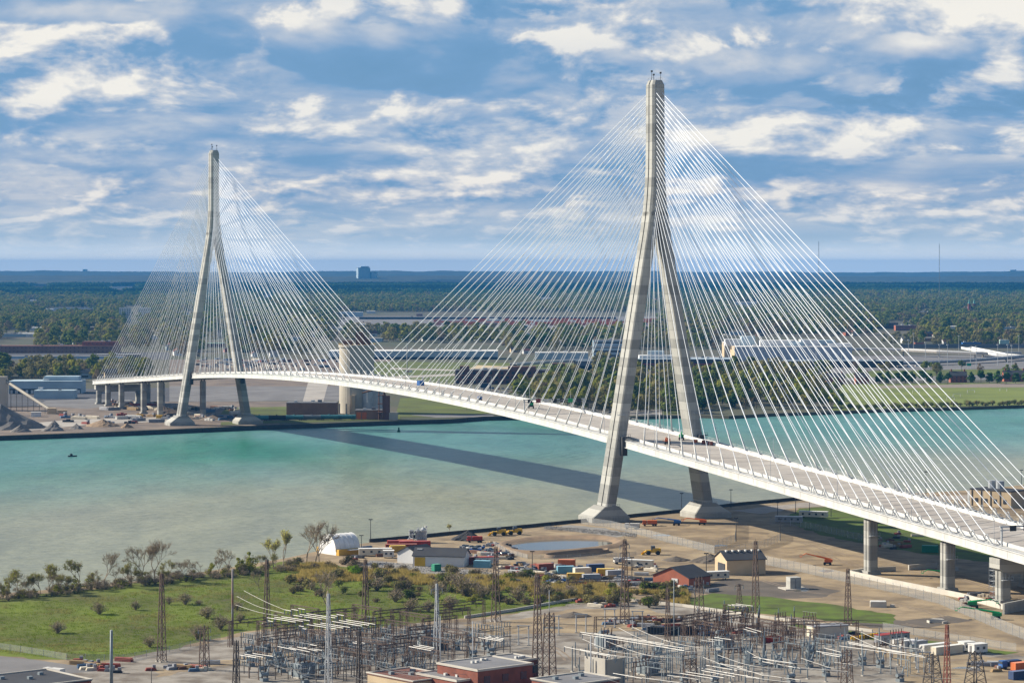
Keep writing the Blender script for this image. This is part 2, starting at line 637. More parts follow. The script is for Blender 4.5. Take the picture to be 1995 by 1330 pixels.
def tower(t):
    root = thing('tower', (0, t, 0))
    root.parent = bridge
    zs = [7.5, 20, 40, 61, 80, 100, 115, 128, 134, 138, 142, 145, 148, 151, 154]
    for sg in (-1, 1):
        b = MB()
        rings = []
        for z in zs:
            o = lin(OUT_TAB, z)
            i = max(0.02, o - lin(THK_TAB, z))
            rings.append([(sg * l, q, z) for l, q in sect(0, i, o, lin(LEN_TAB, z))])
        if sg < 0:
            rings = [[r[0]] + r[:0:-1] for r in rings]
            rings = [r[1:] + r[:1] for r in rings]
        loft2(b, rings, sg)
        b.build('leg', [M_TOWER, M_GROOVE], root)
        # flared foot
        c = lin(OUT_TAB, 4) - 2.7
        p = MB()

        def octo(hx, hy, ch, cx):
            return [(cx - hx + ch, -hy), (cx + hx - ch, -hy), (cx + hx, -hy + ch), (cx + hx, hy - ch), (cx + hx - ch, hy), (cx - hx + ch, hy), (cx - hx, hy - ch), (cx - hx, -hy + ch)]
        p.prism(octo(10.2, 9.2, 0.5, sg * (c + 0.8)), -0.5, 2.4)
        p.prism(octo(10.2, 9.2, 0.5, sg * (c + 0.8)), 2.4, 7.6, octo(4.0, 7.2, 0.4, sg * (c - 0.6)))
        p.build('footing', M_PIER, root)
        r = MB()
        for k in range(8):
            r.box((sg * (c - 0.6) - 3.8 + k * 1.1, -7.4, 7.6), (0.12, 0.12, 1.2))
        r.box((sg * (c - 0.6), -7.4, 8.7), (8, 0.1, 0.12))
        r.build('footing_railing', M_GALV, root)
    # the single shaft above the fork
    b = MB()
    ch = 1.0
    d, g = 0.5, 0.55
    rings = []
    for z in (152, 160, 168, 176, 190, 205, 217.6, 220.0):
        w = lin(OUT_TAB, z)
        h = lin(LEN_TAB, z) / 2
        if z > 219:
            w -= 0.9
            h -= 0.9
        rings.append([(w - ch, -h, z), (w, -h + ch, z), (w, -g, z), (w - d, -g, z), (w - d, g, z), (w, g, z), (w, h - ch, z), (w - ch, h, z),
                      (-w + ch, h, z), (-w, h - ch, z), (-w, g, z), (-w + d, g, z), (-w + d, -g, z), (-w, -g, z), (-w, -h + ch, z), (-w + ch, -h, z)])
    n = 16
    for r in rings:
        b.v.extend(r)
    for i in range(len(rings) - 1):
        for j in range(n):
            k = (j + 1) % n
            b.f.append((i * n + j, i * n + k, (i + 1) * n + k, (i + 1) * n + j))
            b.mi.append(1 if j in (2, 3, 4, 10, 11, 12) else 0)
    b.f.append(tuple((len(rings) - 1) * n + j for j in range(n)))
    b.mi.append(0)
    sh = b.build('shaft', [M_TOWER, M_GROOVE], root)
    a = MB()
    for (x, y, h) in ((-1.2, 1.5, 5.0), (1.6, -3.0, 4.0), (-2.0, -2.6, 3.0)):
        a.tube((x, y, 220), (x, y, 220 + h), 0.12)
        a.box((x, y, 220 + h - 0.8), (0.8, 0.8, 0.9))
    for x in (-2.2, 2.2):
        for y in (-3.6, 0, 3.6):
            a.tube((x, y, 220), (x, y, 221.2), 0.05)
        a.tube((x, -3.6, 221.2), (x, 3.6, 221.2), 0.05)
    a.build('mast_head', M_DARK, sh)
    # lift cage and maintenance platform at deck level
    z = zd(t)
    for sg in (-1, 1):
        o = lin(OUT_TAB, z) - 2.7
        q = MB()
        ly = lin(LEN_TAB, z) / 2
        q.box((sg * o + 0.8, -ly - 1.3, z - 7.5), (2.8, 2.4, 9.0))
        q.box((sg * o + 1.6, -ly - 1.6, z + 1.6), (4.4, 3.2, 0.3))
        for k in range(5):
            q.tube((sg * o - 0.4 + k, -ly - 3.1, z + 1.9), (sg * o - 0.4 + k, -ly - 3.1, z + 3.1), 0.07, n=4)
        q.tube((sg * o - 0.4, -ly - 3.1, z + 3.1), (sg * o + 3.6, -ly - 3.1, z + 3.1), 0.07, n=4)
        q.build('service_platform', M_DARK, root)
        q = MB()
        q.box((sg * o, -ly - 0.5, z + 12.5), (5.0, 0.8, 0.25))
        for k in range(6):
            q.tube((sg * o - 2.4 + k * 0.95, -ly - 0.8, z + 12.7), (sg * o - 2.4 + k * 0.95, -ly - 0.8, z + 13.8), 0.06, n=4)
        q.build('catwalk', M_GALV, root)
    return root


def loft2(b, rings, sg):
    n = len(rings[0])
    groove = (3, 4, 5)
    # find groove faces by shape: vertices set back from the outer face
    o = len(b.v)
    for r in rings:
        b.v.extend(r)
    for i in range(len(rings) - 1):
        for j in range(n):
            k = (j + 1) % n
            f = (o + i * n + j, o + i * n + k, o + (i + 1) * n + k, o + (i + 1) * n + j)
            b.f.append(f)
            pj, pk = rings[i][j], rings[i][k]
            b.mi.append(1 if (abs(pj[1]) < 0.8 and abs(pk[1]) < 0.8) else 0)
    b.f.append(tuple(o + j for j in range(n - 1, -1, -1)))
    b.mi.append(0)
    b.f.append(tuple(o + (len(rings) - 1) * n + j for j in range(n)))
    b.mi.append(0)


tower(0.0)
tower(SPAN)

# --- deck
DT0, DT1 = -420.0, SPAN + 356.0
deck = thing('deck', (0, 0, 0))
deck.parent = bridge


def strip(name, poly, t0, t1, m, parent, step=12.0):
    """a constant cross-section (across, up from the road surface) carried along the deck's profile"""
    n = max(1, int(math.ceil((t1 - t0) / step)))
    rings = []
    for i in range(n + 1):
        t = t0 + (t1 - t0) * i / n
        rings.append([(L0 + l, t, zd(t) + z) for l, z in poly])
    b = MB()
    k = len(poly)
    for r in rings:
        b.v.extend(r)
    for i in range(n):
        for j in range(k):
            q = (j + 1) % k
            b.f.append((i * k + j, (i + 1) * k + j, (i + 1) * k + q, i * k + q))
            b.mi.append(0)
    b.f.append(tuple(range(k)))
    b.f.append(tuple(n * k + j for j in range(k - 1, -1, -1)))
    b.mi += [0, 0]
    return b.build(name, m, parent)


def rect(l0, l1, z0, z1):
    return [(l0, z0), (l1, z0), (l1, z1), (l0, z1)]


for sg in (-1, 1):
    A = lambda a, b, z0, z1: rect(min(sg * a, sg * b), max(sg * a, sg * b), z0, z1)
    t = DT0
    while t < DT1 - 1:
        strip('edge_girder', A(HW + 0.6, HW + 1.7, -2.7, 0.15), t + 0.09, min(t + 15, DT1) - 0.09, M_WHITE, deck)
        t += 15.0
    strip('girder_web', A(HW + 0.5, HW + 1.45, -2.6, 0.05), DT0 + 0.2, DT1 - 0.2, M_DECKGREY, deck)
    strip('edge_coping', A(HW + 0.35, HW + 2.1, 0.153, 0.5), DT0, DT1, M_WHITE, deck)
    strip('bottom_flange', A(HW + 0.2, HW + 2.2, -3.05, -2.703), DT0, DT1, M_WHITE, deck)
    strip('walkway', A(16.0, HW + 0.59, -0.35, 0.06), DT0, DT1, M_DECKGREY, deck)
    strip('traffic_barrier', [(sg * l, z) for l, z in (((15.15, 0.02), (15.95, 0.02), (15.85, 1.4), (15.55, 1.4)) if sg > 0 else ((15.55, 1.4), (15.85, 1.4), (15.95, 0.02), (15.15, 0.02)))],
          DT0, DT1, M_WHITE, deck)
    h = MB()
    t = DT0 + 2
    prev = None
    while t < DT1:
        p = Vector((L0 + sg * (HW + 1.9), t, zd(t) + 0.5))
        h.tube(p, p + Vector((0, 0, 1.2)), 0.05, n=3, cap=False)
        if prev is not None:
            for dz in (0.6, 1.2):
                h.tube(prev + Vector((0, 0, dz)), p + Vector((0, 0, dz)), 0.045, n=3, cap=False)
        prev = p
        t += 6.0
    h.build('handrail', M_WHITE, deck)
strip('soffit', rect(-20.8, 20.8, -1.2, -0.42), DT0, DT1, M_DECKGREY, deck)
fb = MB()
t = DT0 + 5
while t < DT1:
    fb.box((L0, t, zd(t) - 2.6), (41, 0.6, 1.38))
    t += 15.0
fb.build('floor_beams', M_WHITE, deck)
# road slabs, one cast panel after another with open joints
t = DT0
while t < DT1 - 1:
    ln = 10.0 if (t < -205 or t > SPAN + 205) else 15.0
    strip('road_panel', rect(-15.1, 15.1, -0.4, 0.0), t + 0.24, min(t + ln, DT1) - 0.24, M_ROAD, deck, 8.0)
    t += ln
# lamp posts along both edges
lp = None
for sg in (-1, 1):
    for k in range(-6, 20):
        t = 30 + k * 62.0
        if t < DT0 + 10 or t > DT1 - 10 or abs(t) < 14 or abs(t - SPAN) < 14:
            continue
        if lp is None or (lp['side'] != sg):
            b = MB()
            b.tube((0, 0, 0), (0, 0, 10.5), 0.13, 0.08, 5)
            b.tube((0, 0, 10.4), (-sg * 2.2, 0, 10.9), 0.07, 0.06, 4)
            b.box((-sg * 2.5, 0, 10.8), (1.0, 0.35, 0.18))
            lp = b.build('lamp_post', M_GALV, deck)
            lp['side'] = sg
            o = lp
        else:
            o = lp.copy()
            COL.objects.link(o)
        o.location = (L0 + sg * 16.6, t, zd(t) + 0.06)
for o in list(COL.objects):
    if 'side' in o:
        del o['side']


# --- stay cables: 27 to a fan, eight fans
def anchors(side):
    if side == 'main':
        return [27.5 + 15.0 * i for i in range(27)]
    return [27.5 + 15.0 * i for i in range(13)] + [207.5 + 10.0 * i for i in range(1, 15)]


for tw, sgn in ((0.0, 1), (SPAN, -1)):
    for side in ('main', 'back'):
        d = sgn if side == 'main' else -sgn
        for pl in (-1, 1):
            for i, a in enumerate(anchors(side)):
                t = tw + d * a
                p = Vector((L0 + pl * HW, t, zd(t) + 0.1))
                zt = 214.0 - (26 - i) * 2.62
                hl = lin(LEN_TAB, zt) / 2
                lat = pl * (1.5 if zt > 165 else lin(OUT_TAB, zt) - 2.6)
                q = Vector((lat, tw + d * (hl - 0.8), zt))
                u = (q - p).normalized()
                c = MB().tube(p + u * 8.6, q, 0.158, 0.158, 6, False).build('stay_cable', M_CABLE, bridge, True)
                s = MB()
                s.tube(p - u * 0.6, p + u * 8.8, 0.48, 0.32, 7)
                s.build('anchor_sleeve', M_WHITE, c, True)
                s = MB()
                s.box((p.x, p.y, p.z - 0.05), (1.3, 1.6, 0.75))
                s.build('anchor_block', M_GALV, c)
                dense = (side == 'back' and i >= 12) or (side == 'main' and i >= 13)
                if dense:
                    e = MB()
                    m0 = p + u * 5.4
                    base = Vector((p.x, m0.y, zd(m0.y) + 0.1))
                    for k in range(6):
                        a0, a1 = pi * k / 6, pi * (k + 1) / 6
                        R = 1.5
                        f0 = base + Vector((0, cos(a0) * R, 0.4 + sin(a0) * 3.3))
                        f1 = base + Vector((0, cos(a1) * R, 0.4 + sin(a1) * 3.3))
                        e.tube(f0, f1, 0.22, 0.22, 4)
                    e.tube(base, m0, 0.15, 0.15, 4)
                    e.tube(base + Vector((0, -R, 0.4)), base + Vector((0, R, 0.4)), 0.14, 0.14, 4)
                    e.box((base.x, base.y, base.z), (1.0, 1.8, 0.5))
                    e.build('cable_damper', M_GALV, c)


# --- piers of the approach spans
def pier(t, l, zbase, capz, label=None):
    root = thing('pier', (l, t, zbase))
    root.parent = bridge
    zt = capz - zbase
    b = MB()
    w, d, g = 2.15, 2.5, 0.35
    b.prism([(-w, -d + .5), (-w + .5, -d), (w - .5, -d), (w, -d + .5), (w, -g), (w - .45, -g), (w - .45, g), (w, g), (w, d - .5), (w - .5, d), (-w + .5, d), (-w, d - .5),
             (-w, g), (-w + .45, g), (-w + .45, -g), (-w, -g)], 0, zt)
    b.build('column', M_PIER, root)
    MB().box((0, 0, -0.3), (6.4, 6.6, 1.5), taper=0.9).build('footing', M_PIER, root)
    q = MB()
    q.box((0, -d - 0.75, zt - 6.6), (4.6, 1.4, 0.2))
    for k in range(5):
        q.tube((-2.2 + k * 1.1, -d - 1.4, zt - 6.4), (-2.2 + k * 1.1, -d - 1.4, zt - 5.2), 0.06, n=4)
    q.tube((-2.2, -d - 1.4, zt - 5.2), (2.2, -d - 1.4, zt - 5.2), 0.06, n=4)
    q.tube((-0.6, -d - 0.6, zt - 6.4), (-0.6, -d - 0.6, zt - 1.0), 0.12, n=4)
    q.tube((0.9, -d - 0.6, zt - 6.4), (0.9, -d - 0.6, zt - 1.0), 0.12, n=4)
    q.build('inspection_platform', M_GALV, root)
    bb = MB()
    bb.box((-1.2, 0, zt), (1.0, 1.4, 1.0))
    bb.box((1.2, 0, zt), (1.0, 1.4, 1.0))
    bb.build('bearing', M_DARK, root)
    return root


for t, big in ((-250.0, 0), (-311.0, 0), (-351.0, 1), (SPAN + 111, 0), (SPAN + 170, 0), (SPAN + 254, 0), (SPAN + 308, 0), (SPAN + 346, 1)):
    for sg in (-1, 1):
        l = L0 + sg * 18.4
        pier(t, l, 0.3, zd(t) - 4.05 - (1.5 if big else 0))
    if big:
        c = MB()
        z = zd(t) - 5.6
        prof = [(-22.0, -2.2), (-18, -4.4), (18, -4.4), (22.0, -2.2), (22.0, 1.6), (-22.0, 1.6)]
        vs = [(L0 + a, t - 3.6, z + b) for a, b in prof] + [(L0 + a, t + 3.6, z + b) for a, b in prof]
        n = len(prof)
        c.add(vs, [tuple(range(n)), tuple(range(2 * n - 1, n - 1, -1))] + [(i, n + i, n + (i + 1) % n, (i + 1) % n) for i in range(n)])
        c.build('crosshead', M_PIER, bridge)


# --- overhead sign frames across the road
def gantry(t, panels):
    root = thing('sign_gantry', (L0, t, zd(t)))
    root.parent = bridge
    b = MB()
    for l in (-17.6, 17.6):
        b.box((l, 0, 0), (0.55, 0.55, 7.4))
    b.box((0, 0, 7.0), (36.8, 0.6, 0.6))
    b.box((0, 0, 5.9), (36.8, 0.3, 0.3))
    b.build('frame', M_GALV, root)
    for i, (l, m) in enumerate(panels):
        q = MB()
        q.box((l, -0.6, 5.6), (2.7, 0.35, 2.1))
        q.build('signal_panel', m, root)


M_BLACK = mat('sign_black', (0.02, 0.02, 0.022), 0.5)
M_REDSIGN = mat('sign_dark_red', (0.22, 0.03, 0.03), 0.5)
M_GREEN = mat('machine_green', (0.02, 0.30, 0.10), 0.45)
gantry(138.0, [(-14.5, M_BLACK), (-9.6, M_REDSIGN), (-4.8, M_WHITE), (0.0, M_BLACK), (4.8, M_BLACK), (9.6, M_GREEN), (14.5, M_BLACK)])
gantry(-349.0, [(-13.0, M_BLACK), (-7.0, M_BLACK), (-1.0, M_BLACK), (5.0, M_BLACK), (11.0, M_BLACK)])

# ------------------------------------------------------------------ vegetation kit
def leaf_mat(name, a, b, trans=0.35):
    """foliage: two tones, mixed differently on every tree and leaf"""
    m = bpy.data.materials.new(name)
    m.use_nodes = True
    T = NT(m.node_tree)
    T.n.clear()
    o = T.n.new('ShaderNodeOutputMaterial')
    inf = T.n.new('ShaderNodeObjectInfo')
    geo = T.n.new('ShaderNodeNewGeometry')
    n = T.noise(geo.outputs['Position'], 0.35, 2.0, 0.5)
    f = T.math('ADD', T.math('MULTIPLY', inf.outputs['Random'], 0.75), T.math('MULTIPLY', T.math('SUBTRACT', n, 0.25), 0.5))
    c = T.mix(f, a, b)
    d = T.n.new('ShaderNodeBsdfDiffuse')
    t = T.n.new('ShaderNodeBsdfTranslucent')
    mx = T.n.new('ShaderNodeMixShader')
    T.put(d.inputs[0], c)
    T.put(t.inputs[0], c)
    mx.inputs[0].default_value = trans
    T.l.new(d.outputs[0], mx.inputs[1])
    T.l.new(t.outputs[0], mx.inputs[2])
    T.l.new(mx.outputs[0], o.inputs[0])
    return m


L_SPRING = leaf_mat('leaves_spring', (0.288, 0.288, 0.044), (0.204, 0.216, 0.040))
L_MID = leaf_mat('leaves_mid_green', (0.112, 0.160, 0.038), (0.172, 0.200, 0.050))
L_OLIVE = leaf_mat('leaves_budding_olive', (0.250, 0.219, 0.081), (0.178, 0.170, 0.074))
L_DARK = leaf_mat('leaves_dark_green', (0.045, 0.093, 0.027), (0.068, 0.128, 0.033), 0.25)
L_RUST = leaf_mat('buds_rust', (0.232, 0.176, 0.104), (0.184, 0.148, 0.092))
L_PALE = leaf_mat('leaves_pale_yellow', (0.540, 0.525, 0.150), (0.390, 0.390, 0.120))
M_BARK = mat('bark', (0.115, 0.09, 0.07), 0.95, (0.075, 0.06, 0.048), 0.8)
M_TWIG = mat('twigs', (0.36, 0.29, 0.21), 0.95, (0.27, 0.215, 0.155), 0.5)
M_TWIGDARK = mat('twigs_dark', (0.15, 0.125, 0.085), 0.95, (0.105, 0.09, 0.06), 0.5)


def leafcards(b, rng, lobes, n, size):
    for _ in range(n):
        cx, cy, cz, r = rng.choice(lobes)
        while True:
            d = Vector((rng.uniform(-1, 1), rng.uniform(-1, 1), rng.uniform(-0.75, 1)))
            if 0.05 < d.length < 1:
                break
        d = d.normalized() * (r * (0.55 + 0.5 * sqrt(rng.random())))
        c = Vector((cx, cy, cz)) + Vector((d.x, d.y, d.z * 0.8))
        nrm = (d.normalized() + Vector((rng.uniform(-.36, .36), rng.uniform(-.36, .36), rng.uniform(-.3, .45)))).normalized()
        u = nrm.orthogonal().normalized()
        a = rng.uniform(0, pi)
        w = nrm.cross(u)
        u, w = u * cos(a) + w * sin(a), w * cos(a) - u * sin(a)
        s = size * rng.uniform(0.6, 1.3)
        b.add([c - u * s, c + w * s * 0.8, c + u * s, c - w * s * 0.8], [(0, 1, 2, 3)])


def crown_lobes(rng, h, r, n, base=0.3):
    L = []
    for i in range(n):
        a = rng.uniform(0, 2 * pi)
        k = rng.random()
        z = h * (base + (0.92 - base) * k)
        rr = r * (1.0 - 0.55 * abs(k - 0.35))
        q = rng.uniform(0.25, 0.75) * rr
        L.append((cos(a) * q, sin(a) * q, z, rr * rng.uniform(0.36, 0.56)))
    L.append((0, 0, h * 0.62, r * 0.6))
    return L


def limb(b, p, d, length, r, depth, rng, tips, spread=0.55, n=4):
    segs = 2
    q = p
    for s in range(segs):
        d = (d + Vector((rng.uniform(-.18, .18), rng.uniform(-.18, .18), rng.uniform(-.02, .14)))).normalized()
        e = q + d * (length / segs)
        b.tube(q, e, r * (1 - 0.3 * s / segs), r * (1 - 0.3 * (s + 1) / segs), n if depth > 1 else 3, False)
        q = e
    if depth <= 1:
        for i in range(2):
            tips.append((p.lerp(q, rng.uniform(0.35, 0.95)), (d + Vector((rng.uniform(-.9, .9), rng.uniform(-.9, .9), rng.uniform(-.1, .5)))).normalized()))
    if depth == 0:
        tips.append((q, d))
        return
    k = rng.choice((2, 3, 3))
    for i in range(k):
        a = rng.uniform(0, 2 * pi)
        u = d.orthogonal().normalized()
        w = d.cross(u)
        nd = (d + (u * cos(a) + w * sin(a)) * spread * rng.uniform(0.6, 1.3) + Vector((0, 0, 0.12))).normalized()
        limb(b, q, nd, length * rng.uniform(0.68, 0.95), r * 0.6, depth - 1, rng, tips, spread, n)


def make_tree(name, seed, h, r, leaf, nleaf, size, lobes=9, base=0.3, trunk=0.3, label=None):
    """leafy tree: trunk with limbs, and a crown of leaf clumps"""
    rng = random.Random(seed)
    root = thing(name)
    t = MB()
    t.tube((0, 0, -0.3), (0, 0, h * 0.32), h * 0.022, h * 0.015, 6)
    tips = []
    for i in range(4):
        a = 2 * pi * i / 4 + rng.uniform(-.4, .4)
        limb(t, Vector((0, 0, h * 0.28)), Vector((cos(a) * .55, sin(a) * .55, 1)).normalized(), h * 0.26, h * 0.010, 1, rng, tips)
    t.build('trunk', M_BARK, root)
    c = MB()
    leafcards(c, rng, crown_lobes(rng, h, r, lobes, base), nleaf, size)
    c.build('crown', leaf, root)
    return root


def make_bare(name, seed, h, leaf, nbud, depth=4, budsize=0.28, spread=0.5, lean=0.1):
    """bare spring tree: limbs and twigs, a haze of buds"""
    rng = random.Random(seed)
    root = thing(name)
    t = MB()
    tips = []
    p = Vector((0, 0, -0.3))
    d = Vector((rng.uniform(-lean, lean), rng.uniform(-lean, lean), 1)).normalized()
    limb(t, p, d, h * 0.24, h * 0.020, depth, rng, tips, spread, 5)
    t.build('trunk', M_TWIG, root)
    c = MB()
    for q, d in tips:
        for k in range(2):
            e = q + (d + Vector((rng.uniform(-.7, .7), rng.uniform(-.7, .7), rng.uniform(-.2, .6)))).normalized() * h * rng.uniform(0.06, 0.14)
            c.cur = 0
            c.tube(q, e, 0.04, 0.02, 3, False)
            c.cur = 1
            for j in range(nbud):
                m = q.lerp(e, rng.uniform(0.2, 1.05)) + Vector((rng.uniform(-.55, .55), rng.uniform(-.55, .55), rng.uniform(-.5, .5)))
                s = budsize * rng.uniform(0.5, 1.2)
                u = Vector((rng.uniform(-1, 1), rng.uniform(-1, 1), rng.uniform(-1, 1))).normalized() * s
                w = u.orthogonal().normalized() * s * 0.8
                c.add([m - u, m + w, m + u, m - w], [(0, 1, 2, 3)])
    c.build('crown', [M_TWIG, leaf], root)
    return root


def make_shrub(name, seed, h, r, leaf, nleaf, size, stems=26, twig=None):
    """dense multi-stemmed shrub"""
    rng = random.Random(seed)
    root = thing(name)
    t = MB()
    for i in range(stems):
        a = rng.uniform(0, 2 * pi)
        o = rng.random() ** 0.6
        d = Vector((cos(a) * o * r, sin(a) * o * r, h * (1 - 0.55 * o * o) * rng.uniform(0.75, 1.05)))
        mid = Vector((d.x * 0.35, d.y * 0.35, d.z * 0.55))
        t.tube((0, 0, -0.2), mid, 0.09, 0.06, 3, False)
        t.tube(mid, d, 0.06, 0.02, 3, False)
        for k in range(5):
            q = mid.lerp(d, rng.uniform(0.2, 1))
            e = q + Vector((rng.uniform(-1, 1), rng.uniform(-1, 1), rng.uniform(-.1, 1))).normalized() * h * rng.uniform(0.15, 0.4)
            t.tube(q, e, 0.04, 0.02, 3, False)
    t.build('stems', twig or M_TWIGDARK, root)
    c = MB()
    lobes = []
    for i in range(9):
        a = rng.uniform(0, 2 * pi)
        o = rng.uniform(0.1, 0.7)
        lobes.append((cos(a) * o * r, sin(a) * o * r, h * rng.uniform(0.3, 0.75) * (1 - 0.3 * o), r * rng.uniform(0.3, 0.5)))
    leafcards(c, rng, lobes, nleaf, size)
    c.build('foliage', leaf, root)
    return root


# prototypes of the far-bank trees; the first copy placed is the prototype itself
PROTO = {}


def place(key, maker, loc, rz, sc, label, cat, group):
    """put one more tree of a kind: its parts share mesh data with the first"""
    if key not in PROTO:
        o = maker()
        o.location = loc
        o.rotation_euler = (0, 0, rz)
        o.scale = (sc, sc, sc)
        PROTO[key] = o
    else:
        o = copy_tree(PROTO[key], loc, rz, sc)
    tag(o, label, cat, group)
    return o


TREES = {
    'spring': (lambda s: make_tree('spring_green_tree', s, 13, 5.6, L_SPRING, 420, 0.75), 'yellow-green spring tree'),
    'mid': (lambda s: make_tree('green_tree', s, 14, 6.0, L_MID, 460, 0.78), 'mid-green leafy tree'),
    'olive': (lambda s: make_tree('budding_tree', s, 13, 5.8, L_OLIVE, 330, 0.62), 'olive-brown budding tree'),
    'rust': (lambda s: make_tree('rusty_tree', s, 12, 5.4, L_RUST, 300, 0.55), 'rusty-brown budding tree'),
    'dark': (lambda s: make_tree('round_dark_tree', s, 12.5, 5.6, L_DARK, 620, 0.8, 12, 0.18), 'round dark-green tree'),
}


def ftree(kind, x, y, sc, label, group, seed=0):
    mk, base = TREES[kind]
    p = G(x, y)
    place(kind + str(seed % 3), lambda: mk(100 + seed % 3), p, random.uniform(0, 6.28), sc * (1.0 if kind == 'dark' else 1.3), label, 'tree', group)


# ------------------------------------------------------------------ far woods and leafy suburbs: one mass each, instanced on points
def scatter_nodes(name, proto):
    ng = bpy.data.node_groups.new(name, 'GeometryNodeTree')
    ng.interface.new_socket('Geometry', in_out='INPUT', socket_type='NodeSocketGeometry')
    ng.interface.new_socket('Geometry', in_out='OUTPUT', socket_type='NodeSocketGeometry')
    gi = ng.nodes.new('NodeGroupInput')
    go = ng.nodes.new('NodeGroupOutput')
    ip = ng.nodes.new('GeometryNodeInstanceOnPoints')
    oi = ng.nodes.new('GeometryNodeObjectInfo')
    oi.inputs['Object'].default_value = proto
    oi.inputs['As Instance'].default_value = True
    sc = ng.nodes.new('GeometryNodeInputNamedAttribute')
    sc.data_type = 'FLOAT_VECTOR'
    sc.inputs['Name'].default_value = 'size'
    ro = ng.nodes.new('GeometryNodeInputNamedAttribute')
    ro.data_type = 'FLOAT_VECTOR'
    ro.inputs['Name'].default_value = 'turn'
    ng.links.new(gi.outputs[0], ip.inputs['Points'])
    ng.links.new(oi.outputs['Geometry'], ip.inputs['Instance'])
    ng.links.new(sc.outputs[0], ip.inputs['Scale'])
    ng.links.new(ro.outputs[0], ip.inputs['Rotation'])
    ng.links.new(ip.outputs[0], go.inputs[0])
    return ng


def scatter(name, label, cat, pts, proto):
    """pts: (x, y, z, scale, turn)"""
    me = bpy.data.meshes.new(name)
    me.from_pydata([p[:3] for p in pts], [], [])
    a = me.attributes.new('size', 'FLOAT_VECTOR', 'POINT')
    a.data.foreach_set('vector', [c for p in pts for c in (p[3], p[3], p[3])])
    a = me.attributes.new('turn', 'FLOAT_VECTOR', 'POINT')
    a.data.foreach_set('vector', [c for p in pts for c in (0.0, 0.0, p[4])])
    o = bpy.data.objects.new(name, me)
    COL.objects.link(o)
    md = o.modifiers.new('scatter', 'NODES')
    md.node_group = scatter_nodes(name, proto)
    return tag(o, label, cat, None, 'stuff')


def loose_tree(seed, h, r, leaf, n, size, lobes):
    """mesh of one crown for the masses (kept out of the scene itself)"""
    rng = random.Random(seed)
    b = MB()
    b.cur = 1
    b.tube((0, 0, -0.5), (0, 0, h * 0.5), h * 0.02, h * 0.012, 4, False)
    b.cur = 0
    leafcards(b, rng, crown_lobes(rng, h, r, lobes, 0.22), n, size)
    o = b.build('crown_mass', [leaf, M_BARK])
    COL.objects.unlink(o)
    return o


def loose_grove(seed, leaves, w, h, ntree, n, size):
    """mesh of a stand of trees for the far distance"""
    rng = random.Random(seed)
    b = MB()
    for i in range(ntree):
        cx, cy = rng.uniform(-w, w), rng.uniform(-w, w)
        hh = h * rng.uniform(0.65, 1.2)
        b.cur = rng.randrange(len(leaves))
        L = [(cx + a, cy + c, z, r) for a, c, z, r in crown_lobes(rng, hh, hh * 0.45, 4, 0.2)]
        leafcards(b, rng, L, n, size)
    o = b.build('grove_mass', leaves)
    COL.objects.unlink(o)
    return o


def vnoise(x, y, s):
    """cheap value noise"""
    x /= s
    y /= s
    i, j = math.floor(x), math.floor(y)
    f, g = x - i, y - j
    f = f * f * (3 - 2 * f)
    g = g * g * (3 - 2 * g)

    def h(a, b):
        n = (a * 374761393 + b * 668265263) & 0xffffffff
        n = ((n ^ (n >> 13)) * 1274126177) & 0xffffffff
        return ((n ^ (n >> 16)) & 0xffff) / 65535.0
    return (h(i, j) * (1 - f) + h(i + 1, j) * f) * (1 - g) + (h(i, j + 1) * (1 - f) + h(i + 1, j + 1) * f) * g


def pix(x, y, z=0.0):
    return 997.5 + F * x / y, EY + F * (HC - z) / y


# open ground on the far bank (photograph pixels: x0, y0, x1, y1) where no wood grows
OPEN = [(-80, 738, 760, 880), (-60, 683, 330, 726), (-60, 755, 330, 800), (300, 696, 760, 780), (590, 690, 1160, 756), (600, 668, 985, 705), (640, 608, 1310, 652), (760, 745, 1010, 830), (1030, 682, 1240, 722),
        (1220, 682, 1720, 740), (1400, 655, 1700, 720), (1640, 676, 2100, 745), (1600, 742, 2100, 800), (1340, 795, 1700, 830), (1235, 700, 1350, 722), (225, 596, 300, 652), (860, 610, 1300, 632), (1704, 626, 1790, 664), (1880, 600, 1906, 630), (1778, 604, 1822, 634), (1696, 596, 1720, 622), (400, 664, 440, 700)]


ROOFS = [(40, 85, 588), (98, 200, 603), (150, 205, 606), (200, 225, 583), (205, 270, 561), (330, 395, 612), (440, 470, 606), (500, 522, 580), (560, 600, 601), (1090, 1118, 568), (1350, 1362, 560), (1255, 1270, 582),
         (1416, 1498, 592), (1440, 1475, 601), (1500, 1530, 612), (1040, 1090, 583), (905, 930, 600), (0, 50, 655), (60, 95, 560), (1640, 1665, 566), (1770, 1800, 572), (955, 985, 566)]
_r = random.Random(64)
for _i in range(64):
    _y = 566 + 100 * _r.random() ** 1.4
    _x = _r.uniform(0, 1990)
    ROOFS.append((_x, _x + _r.uniform(8, 34), _y))
for _a, _b, _y in ROOFS:
    OPEN.append((_a - 2, _y - 2.0 - (_y - 540) * 0.03, _b + 2, _y + 2.5 + (_y - 520) * 0.17))
SHORE_PX = [pix(p[0], p[1]) for p in FAR_SHORE]


def is_open(x, y):
    u, v = pix(x, y)
    for (a, b), (c, d) in zip(SHORE_PX, SHORE_PX[1:]):
        if a <= u < c and v > b + (d - b) * (u - a) / (c - a) - 2.0:
            return True
    for a, b, c, d in OPEN:
        if a < u < c and b < v < d:
            return True
    return False


def street(x, y):
    """street grid of the suburbs"""
    a = x * cos(0.25) + y * sin(0.25)
    b = -x * sin(0.25) + y * cos(0.25)
    return (a % 95.0) < 11 or (b % 210.0) < 14


